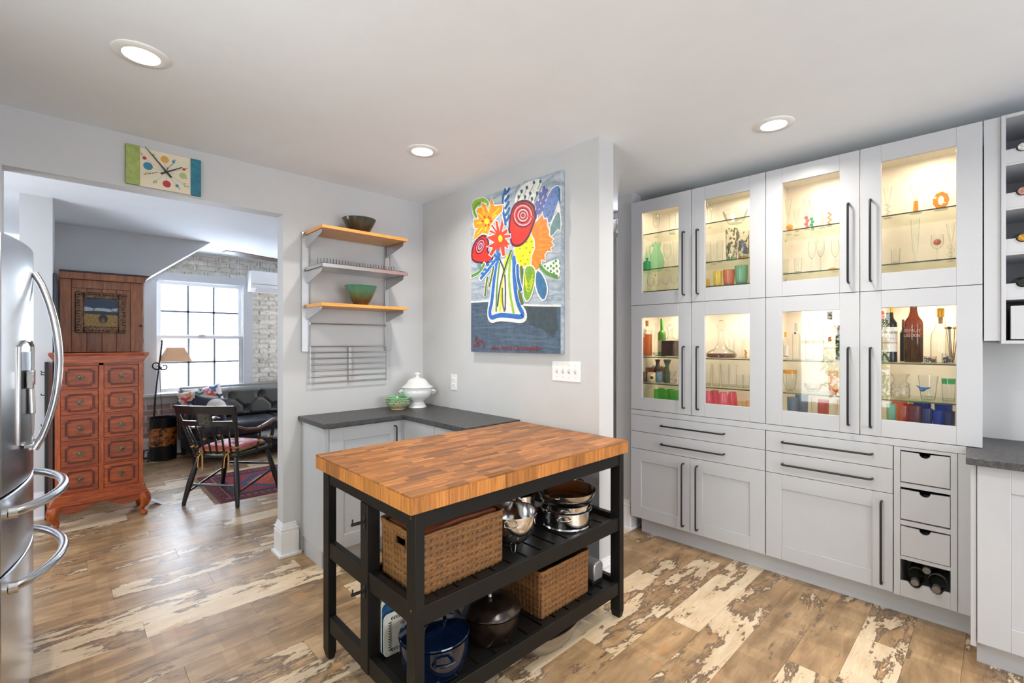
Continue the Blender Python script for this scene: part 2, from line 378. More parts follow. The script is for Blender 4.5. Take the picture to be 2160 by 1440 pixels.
def frost():
    m,t,b=nt('frosted_pane'); out=t.nodes['Material Output']; t.nodes.remove(b); n=noise(t,coords(t,(30,30,4),False),3,4)
    a=N(t,'ShaderNodeBsdfTransparent'); a.inputs[0].default_value=(.92,.95,.98,1); d=N(t,'ShaderNodeBsdfTranslucent'); t.links.new(ramp(t,n,[(.3,(.7,.75,.8)),(.7,(.92,.95,1))]),d.inputs[0])
    m2=N(t,'ShaderNodeMixShader'); m2.inputs[0].default_value=.6; t.links.new(a.outputs[0],m2.inputs[1]); t.links.new(d.outputs[0],m2.inputs[2]); t.links.new(m2.outputs[0],out.inputs[0]); return m
M_frost=frost()
sash(1.44,WZ1-.005,7.225,1.785); sash(WZ0+.01,1.48,7.19,1.14)
MB().box(1.24,1.31,7.17,7.19,1.475,1.487).box(1.26,1.275,7.165,7.19,1.487,1.5).build('latch',M_steel,win)
MB().box(WX0-.0,WX0+.012,7.2,7.3,WZ0,WZ1).box(WX1-.012,WX1,7.2,7.3,WZ0,WZ1).box(WX0,WX1,7.2,7.3,WZ1-.012,WZ1).build('window_jamb',M_trim,win)
# side window, plus an unseen rear window added for the fill lamp
for nm,b in (('window_2',MB().box(-1.05,-.93,.64,.71,.6,2.22).box(-1.05,-.93,1.64,1.71,.6,2.22).box(-1.05,-.93,.71,1.64,2.15,2.22).box(-1.05,-.90,.64,1.71,.56,.61).box(-1.02,-.97,.71,1.64,1.38,1.42)),
             ('added_rear_window',MB().box(.0,.06,-2.8,-2.68,.35,2.4).box(2.58,2.64,-2.8,-2.68,.35,2.4).box(.05,2.6,-2.8,-2.68,2.33,2.4).box(.05,2.6,-2.8,-2.68,.3,.37).box(1.3,1.36,-2.78,-2.7,.35,2.35))):
    struct(b.build(nm,M_trim))
# shrub outside the side window (met in the reflections of the glass doors)
sb=MB(); rs=random.Random(3)
for i in range(900):
    c=Vector((-1.32+rs.uniform(-.12,.12),rs.uniform(.75,1.5),rs.uniform(.6,1.95)))
    if (c.y-1.05)**2/.09+(c.z-1.2)**2/.5>1+rs.random(): continue
    d=Vector((rs.uniform(-.6,.6),rs.uniform(-1,1),rs.uniform(-1,1))).normalized(); n=d.orthogonal().normalized(); L=rs.uniform(.035,.06)
    sb.add([c-d*L,c+n*L*.35,c+d*L,c-n*L*.35],[(0,1,2,3)])
m_,t_,b_=nt('leaf_green'); b_.inputs['Base Color'].default_value=rgb(s2l(150,180,60)); tl_=N(t_,'ShaderNodeBsdfTranslucent'); tl_.inputs[0].default_value=rgb(s2l(210,225,90)); mx_=N(t_,'ShaderNodeMixShader'); mx_.inputs[0].default_value=.6
t_.links.new(b_.outputs[0],mx_.inputs[1]); t_.links.new(tl_.outputs[0],mx_.inputs[2]); t_.links.new(mx_.outputs[0],t_.nodes['Material Output'].inputs[0])
t=thing('garden_shrub','yellow green shrub outside the side window, seen mirrored in the glass doors','shrub',(0,0,0))
sb.build('foliage',m_,t)['kind']='stuff'
MB().tube([(-1.32,1.05,0),(-1.33,1.02,.6),(-1.3,1.1,1.2)],[.02,.015,.006],8).build('stem',mat('bark',(.08,.05,.03),.8),t)
# baseboards
def base(name,fx,extra=()):
    b=MB()
    for x0,x1,y0,y1 in fx:
        for e,z0,z1 in ((.018,0,.160),(.014,.160,.172),(.018,.172,.183),(.010,.183,.2),(.005,.2,.215),(.032,0,.018)):
            b.box(x0-e,x1+e,y0-e,y1+e,z0,z1)
    return struct(b.build(name,M_trim,bevel=.002))
base('baseboard_opening',[(1.022,1.098,YC,YC+.11)])
base('baseboard_partition',[(XP,2.218,1.506,2.05)])
base('baseboard_hall',[(3.055,3.17,1.935,2.035)])
base('baseboard_far',[(-.05,2.9,7.2,7.25)])
base('baseboard_column',[(-.264,-.08,5.24,6.88)])
# recessed lights
def downlight(x,y,z,label,power,col=(1,.93,.84),vis=True):
    t=thing('recessed_light',label,'ceiling light',(x,y,z),0,'recessed ceiling lights')
    MB().lathe([(.058,-.001),(.060,-.007),(.088,-.006),(.092,-.003),(.092,0)],40).build('trim_ring',M_white,t)
    MB().lathe([(0,-.0035),(.059,-.0035)],32).build('lens',mat('lit_lens',(1,.97,.92),.5,emit=14),t)
    l=bpy.data.lights.new('bulb','AREA'); l.shape='DISK'; l.size=.11; l.energy=power; l.color=col; l.spread=R(150)
    o=bpy.data.objects.new('bulb',l); COL.objects.link(o); o.parent=t; o.location=(0,0,-.009)
    return t
PD=8.5
downlight(.21,2.301,ZC,'round recessed ceiling light nearest the fridge, above the opening',PD)
downlight(1.5,2.332,ZC,'round recessed ceiling light nearest the wall corner, above the wall rack',PD)
downlight(2.617,.809,ZC,'round recessed ceiling light in front of the tall glass cabinets',PD)
for x,y in ((.2,-.6),(1.4,.5),(2.6,-.7),(1.4,-1.5)):
    l=bpy.data.lights.new('kitchen_downlight','AREA'); l.shape='DISK'; l.size=.11; l.energy=PD; l.color=(1,.93,.84); l.spread=R(150)
    o=bpy.data.objects.new('kitchen_downlight',l); COL.objects.link(o); o.location=(x,y,ZC-.01)
# ================================================================ clock on the lintel
t=thing('wall_clock','rectangular wall clock with green and teal ends and coloured dots','clock',(.228,YC-.02,2.244))
Wc,Hc=.338,.21
def cplace(u,v,w): return (u,-w,v)
MB().box(0,.059,-.006,.018,0,Hc).build('green_panel',mat('clock_green',s2l(156,172,90),.45,var=.12,vscale=30),t,bevel=.001)
MB().box(.055,.292,-.0,.016,-.002,Hc-.004).build('cream_panel',mat('clock_cream',s2l(226,216,192),.5,var=.04),t,bevel=.001)
MB().box(.288,Wc,-.006,.018,-.001,Hc-.004).build('teal_panel',mat('clock_teal',s2l(32,118,140),.45,var=.15,vscale=30),t,bevel=.001)
cc={'amber':s2l(214,158,66),'blue':s2l(46,128,158),'redd':s2l(186,40,52),'leaf':s2l(166,186,112),'blk':(.01,.01,.01),'line':s2l(90,90,92),'tan':s2l(206,188,130)}
cols=list(cc); its=[]
cx_,cy_=.172,.098
def disc(c,u,v,r): its.append(('p',c,[(u+r*math.cos(a*PI/8),v+r*math.sin(a*PI/8)) for a in range(16)],None,0))
pts=[('amber',.168,.168,.019),('blue',.208,.166,.0075),('redd',.256,.135,.0075),('leaf',.252,.098,.0175),('tan',.256,.052,.007),('blue',.224,.035,.008),('redd',.177,.034,.019),('leaf',.126,.035,.009),('tan',.09,.072,.009),('blue',.094,.112,.021),('redd',.079,.152,.009),('leaf',.118,.18,.006)]
for c,u,v,r in pts: its.append(('s','line',.0009,[(cx_,cy_),(u,v)]))
for c,u,v,r in pts: disc(c,u,v,r)
for u,v in ((.0645,.173),(.069,.166),(.214,.176),(.205,.153),(.2,.145),(.192,.138),(.186,.131),(.18,.124),(.265,.14),(.27,.144),(.269,.086),(.262,.055),(.259,.04),(.275,.04),(.231,.026),(.236,.02),(.118,.027),(.083,.066),(.077,.063),(.098,.073),(.105,.075),(.114,.078),(.122,.082),(.131,.086)): disc('blk',u,v,.0024)
disc('tan',.267,.043,.005)
film(MB(),its,cols,cplace).build('dial_print',[mat('clock_'+k,v,.5) for k,v in cc.items()],t)
def hand(u1,v1,u0,v0,w0,w1,y):
    d=Vector((u1-u0,v1-v0)).normalized(); n=Vector((-d.y,d.x)); p=[(u0+n.x*w0,v0+n.y*w0),(u0-n.x*w0,v0-n.y*w0),(u1-n.x*w1,v1-n.y*w1),(u1+n.x*w1,v1+n.y*w1)]
    return MB().prism(p,y,y+.0015,'y')
hand(.08,.212,.197,.072,.0045,.0012,-.012).build('minute_hand',M_black,t)
hand(.247,.142,.15,.083,.0045,.002,-.009).build('hour_hand',M_black,t)
hand(.182,.122,.172,.098,.0016,.0012,-.014).build('second_hand',M_black,t)
# ================================================================ steel wall rack
t=thing('wall_rack','brushed steel wall rack with two wooden shelves and a dish rack','wall rack',(1.134,YC,1.12))
def rail(x):
    b=MB(); b.box(x,x+.045,-.012,0,.213,1.013).box(x,x+.004,-.018,-.012,.213,1.013).box(x+.041,x+.045,-.018,-.012,.213,1.013); return b
rail(0).build('rail',M_steel,t,bevel=.001); rail(.607).build('rail',M_steel,t,bevel=.001)
def bracket(x,z):
    b=MB(); b.prism([(-.27,z-.002),(-.27,z-.02),(-.255,z-.03),(-.018,z-.085),(-.012,z-.085),(-.012,z-.002)],x,x+.003,'x'); b.box(x,x+.014,-.27,-.012,z-.004,z-.001); return b
M_bam=wood('bamboo',(s2l(208,132,58),s2l(230,160,78),s2l(240,176,98)),(2,30,30),3,.4,.15,.05)
for z in (.995,.752,.51):
    for x in (.03,.615): bracket(x,z).build('bracket',M_steel,t,bevel=.0008)
for z in (.995,.505): MB().box(.022,.632,-.30,-.016,z,z+.021).build('wooden_shelf',M_bam,t,bevel=.002)
b=MB(); z=.752; b.box(.022,.632,-.30,-.298,z,z+.022).box(.022,.632,-.03,-.028,z,z+.022).box(.022,.024,-.30,-.03,z,z+.022).box(.63,.632,-.30,-.03,z,z+.022).box(.022,.632,-.299,-.03,z,z+.002)
tr=b.build('drip_tray',M_steel,t)
pb=MB(); 
for i in range(28):
    x=.045+i*.0205
    pb.tube([(x,-.17,z+.024),(x+.004,-.16,z+.028),(x+.006,-.155,z+.075)],.0019,5)
    pb.tube([(x,-.285,z+.024),(x,-.045,z+.024)],.0019,5)
    if i<26: pb.tube([(x+.006,-.26,z+.024),(x+.008,-.255,z+.062)],.0019,5)
for y in (-.285,-.17,-.05): pb.tube([(.03,y,z+.026),(.625,y,z+.026)],.0022,6)
for x in (.03,.625): pb.tube([(x,-.285,z+.026),(x,-.05,z+.026)],.0022,6)
pb.build('plate_prongs',steel('dark_wire',(.16,.16,.17),.35),tr)['kind']='stuff'
def bar(x0,x1,y,z): return MB().tube([(x0,y,z),(x1,y,z)],.0045,8)
bar(.046,.612,-.03,.402).build('hanging_bar',M_steel,t)
MB().box(.042,.05,-.036,-.0,.394,.41).box(.606,.614,-.036,0,.394,.41).build('bar_mount',M_steel,t)
for i in range(7): bar(.051,.609,-.03,.247-.041*i).build('grid_bar',M_steel,t)
for x in (.046,.609): MB().box(x,x+.004,-.036,-.024,-.008,.252).build('grid_side',M_steel,t)
MB().box(.32,.342,-.022,-.0195,-.004,.25).build('grid_strap',M_steel,t)
def bowlmat(name,c1,c2,c3,zs):
    m,t_,b=nt(name); v=coords(t_,(1,1,1),False); n=noise(t_,v,26,5,.7); tc=N(t_,'ShaderNodeTexCoord'); s=N(t_,'ShaderNodeSeparateXYZ'); t_.links.new(tc.outputs['Object'],s.inputs[0])
    ad=N(t_,'ShaderNodeMath',operation='MULTIPLY_ADD'); t_.links.new(n,ad.inputs[0]); ad.inputs[1].default_value=.05; t_.links.new(s.outputs[2],ad.inputs[2])
    t_.links.new(ramp(t_,ad.outputs[0],[(zs[0],c3),(zs[1],c2),(zs[2],c1)]),b.inputs['Base Color']); b.inputs['Roughness'].default_value=.22; b.inputs['Coat Weight'].default_value=.3; return m
def bowl(h,r,rf,foot,n=36,th_=.004,wob=.01):
    p=[(0,foot*.4),(rf*.9,foot*.4),(rf,0),(rf*1.06,0),(rf*1.06,foot)]
    for i in range(1,9):
        k=i/8; p.append((rf*1.06+(r-rf*1.06)*(k**.8),foot+(h-foot)*k))
    p.append((r*1.02,h)); p.append((r*1.01,h+.003)); p.append((r-th_,h))
    for i in range(8,0,-1):
        k=(i-.4)/8; p.append((max(.01,rf*1.06+(r-rf*1.06)*(k**.8)-th_),foot+(h-foot)*k+.002))
    p.append((0,foot+.004)); return MB().lathe(p,n,wav=lambda a,z:wob*math.sin(3*a+z*40))
tag(bowl(.108,.112,.052,.006).build('pottery_bowl',bowlmat('dark_green_glaze',s2l(44,60,46),s2l(56,50,36),s2l(44,34,28),(.04,.10,.15)),loc=(1.474,3.09,2.1365)),'dark green and brown glazed pottery bowl on the top wooden shelf','bowl')
tag(bowl(.135,.107,.05,.02,wob=.015).build('pottery_bowl',bowlmat('copper_green_glaze',s2l(66,116,90),s2l(74,90,56),s2l(72,46,28),(.055,.09,.13)),loc=(1.478,3.07,1.6465)),'turquoise green pottery bowl with rusty drips on the lower wooden shelf','bowl')
# ================================================================ outlet, switches, big painting on the partition
t=thing('power_outlet','white duplex outlet plate above the counter','outlet',(XP,2.81,1.10))
MB().box(-.005,0,-.036,.036,-.058,.058).build('cover_plate',M_white,t,bevel=.002)
for z in (-.02,.02):
    s_=MB().box(-.008,-.004,-.017,.017,z-.014,z+.014).build('socket',M_white,t,bevel=.001); MB().box(-.0085,-.0078,-.008,-.006,z-.006,z+.006).box(-.0085,-.0078,.006,.008,z-.006,z+.006).build('slot',M_dark,s_)
t=thing('light_switch','white four toggle switch plate below the flower painting','switch',(XP,1.735,1.229))
MB().box(-.005,0,-.105,.105,-.058,.058).build('cover_plate',M_white,t,bevel=.002)
for i in range(4):
    y=-.069+.046*i; MB().box(-.0065,-.004,y-.006,y+.006,-.013,.013).build('slot',mat('slot_grey',(.5,.5,.5),.5),t); MB().prism([(-.005,-.004),(-.018,.006),(-.017,.011),(-.005,.006)],y-.004,y+.004,'y').build('toggle',M_white,t)
    for z in (-.034,.034): MB().ball((-.005,y,z),(.0015,.003,.003),8).build('screw',M_steel,t)
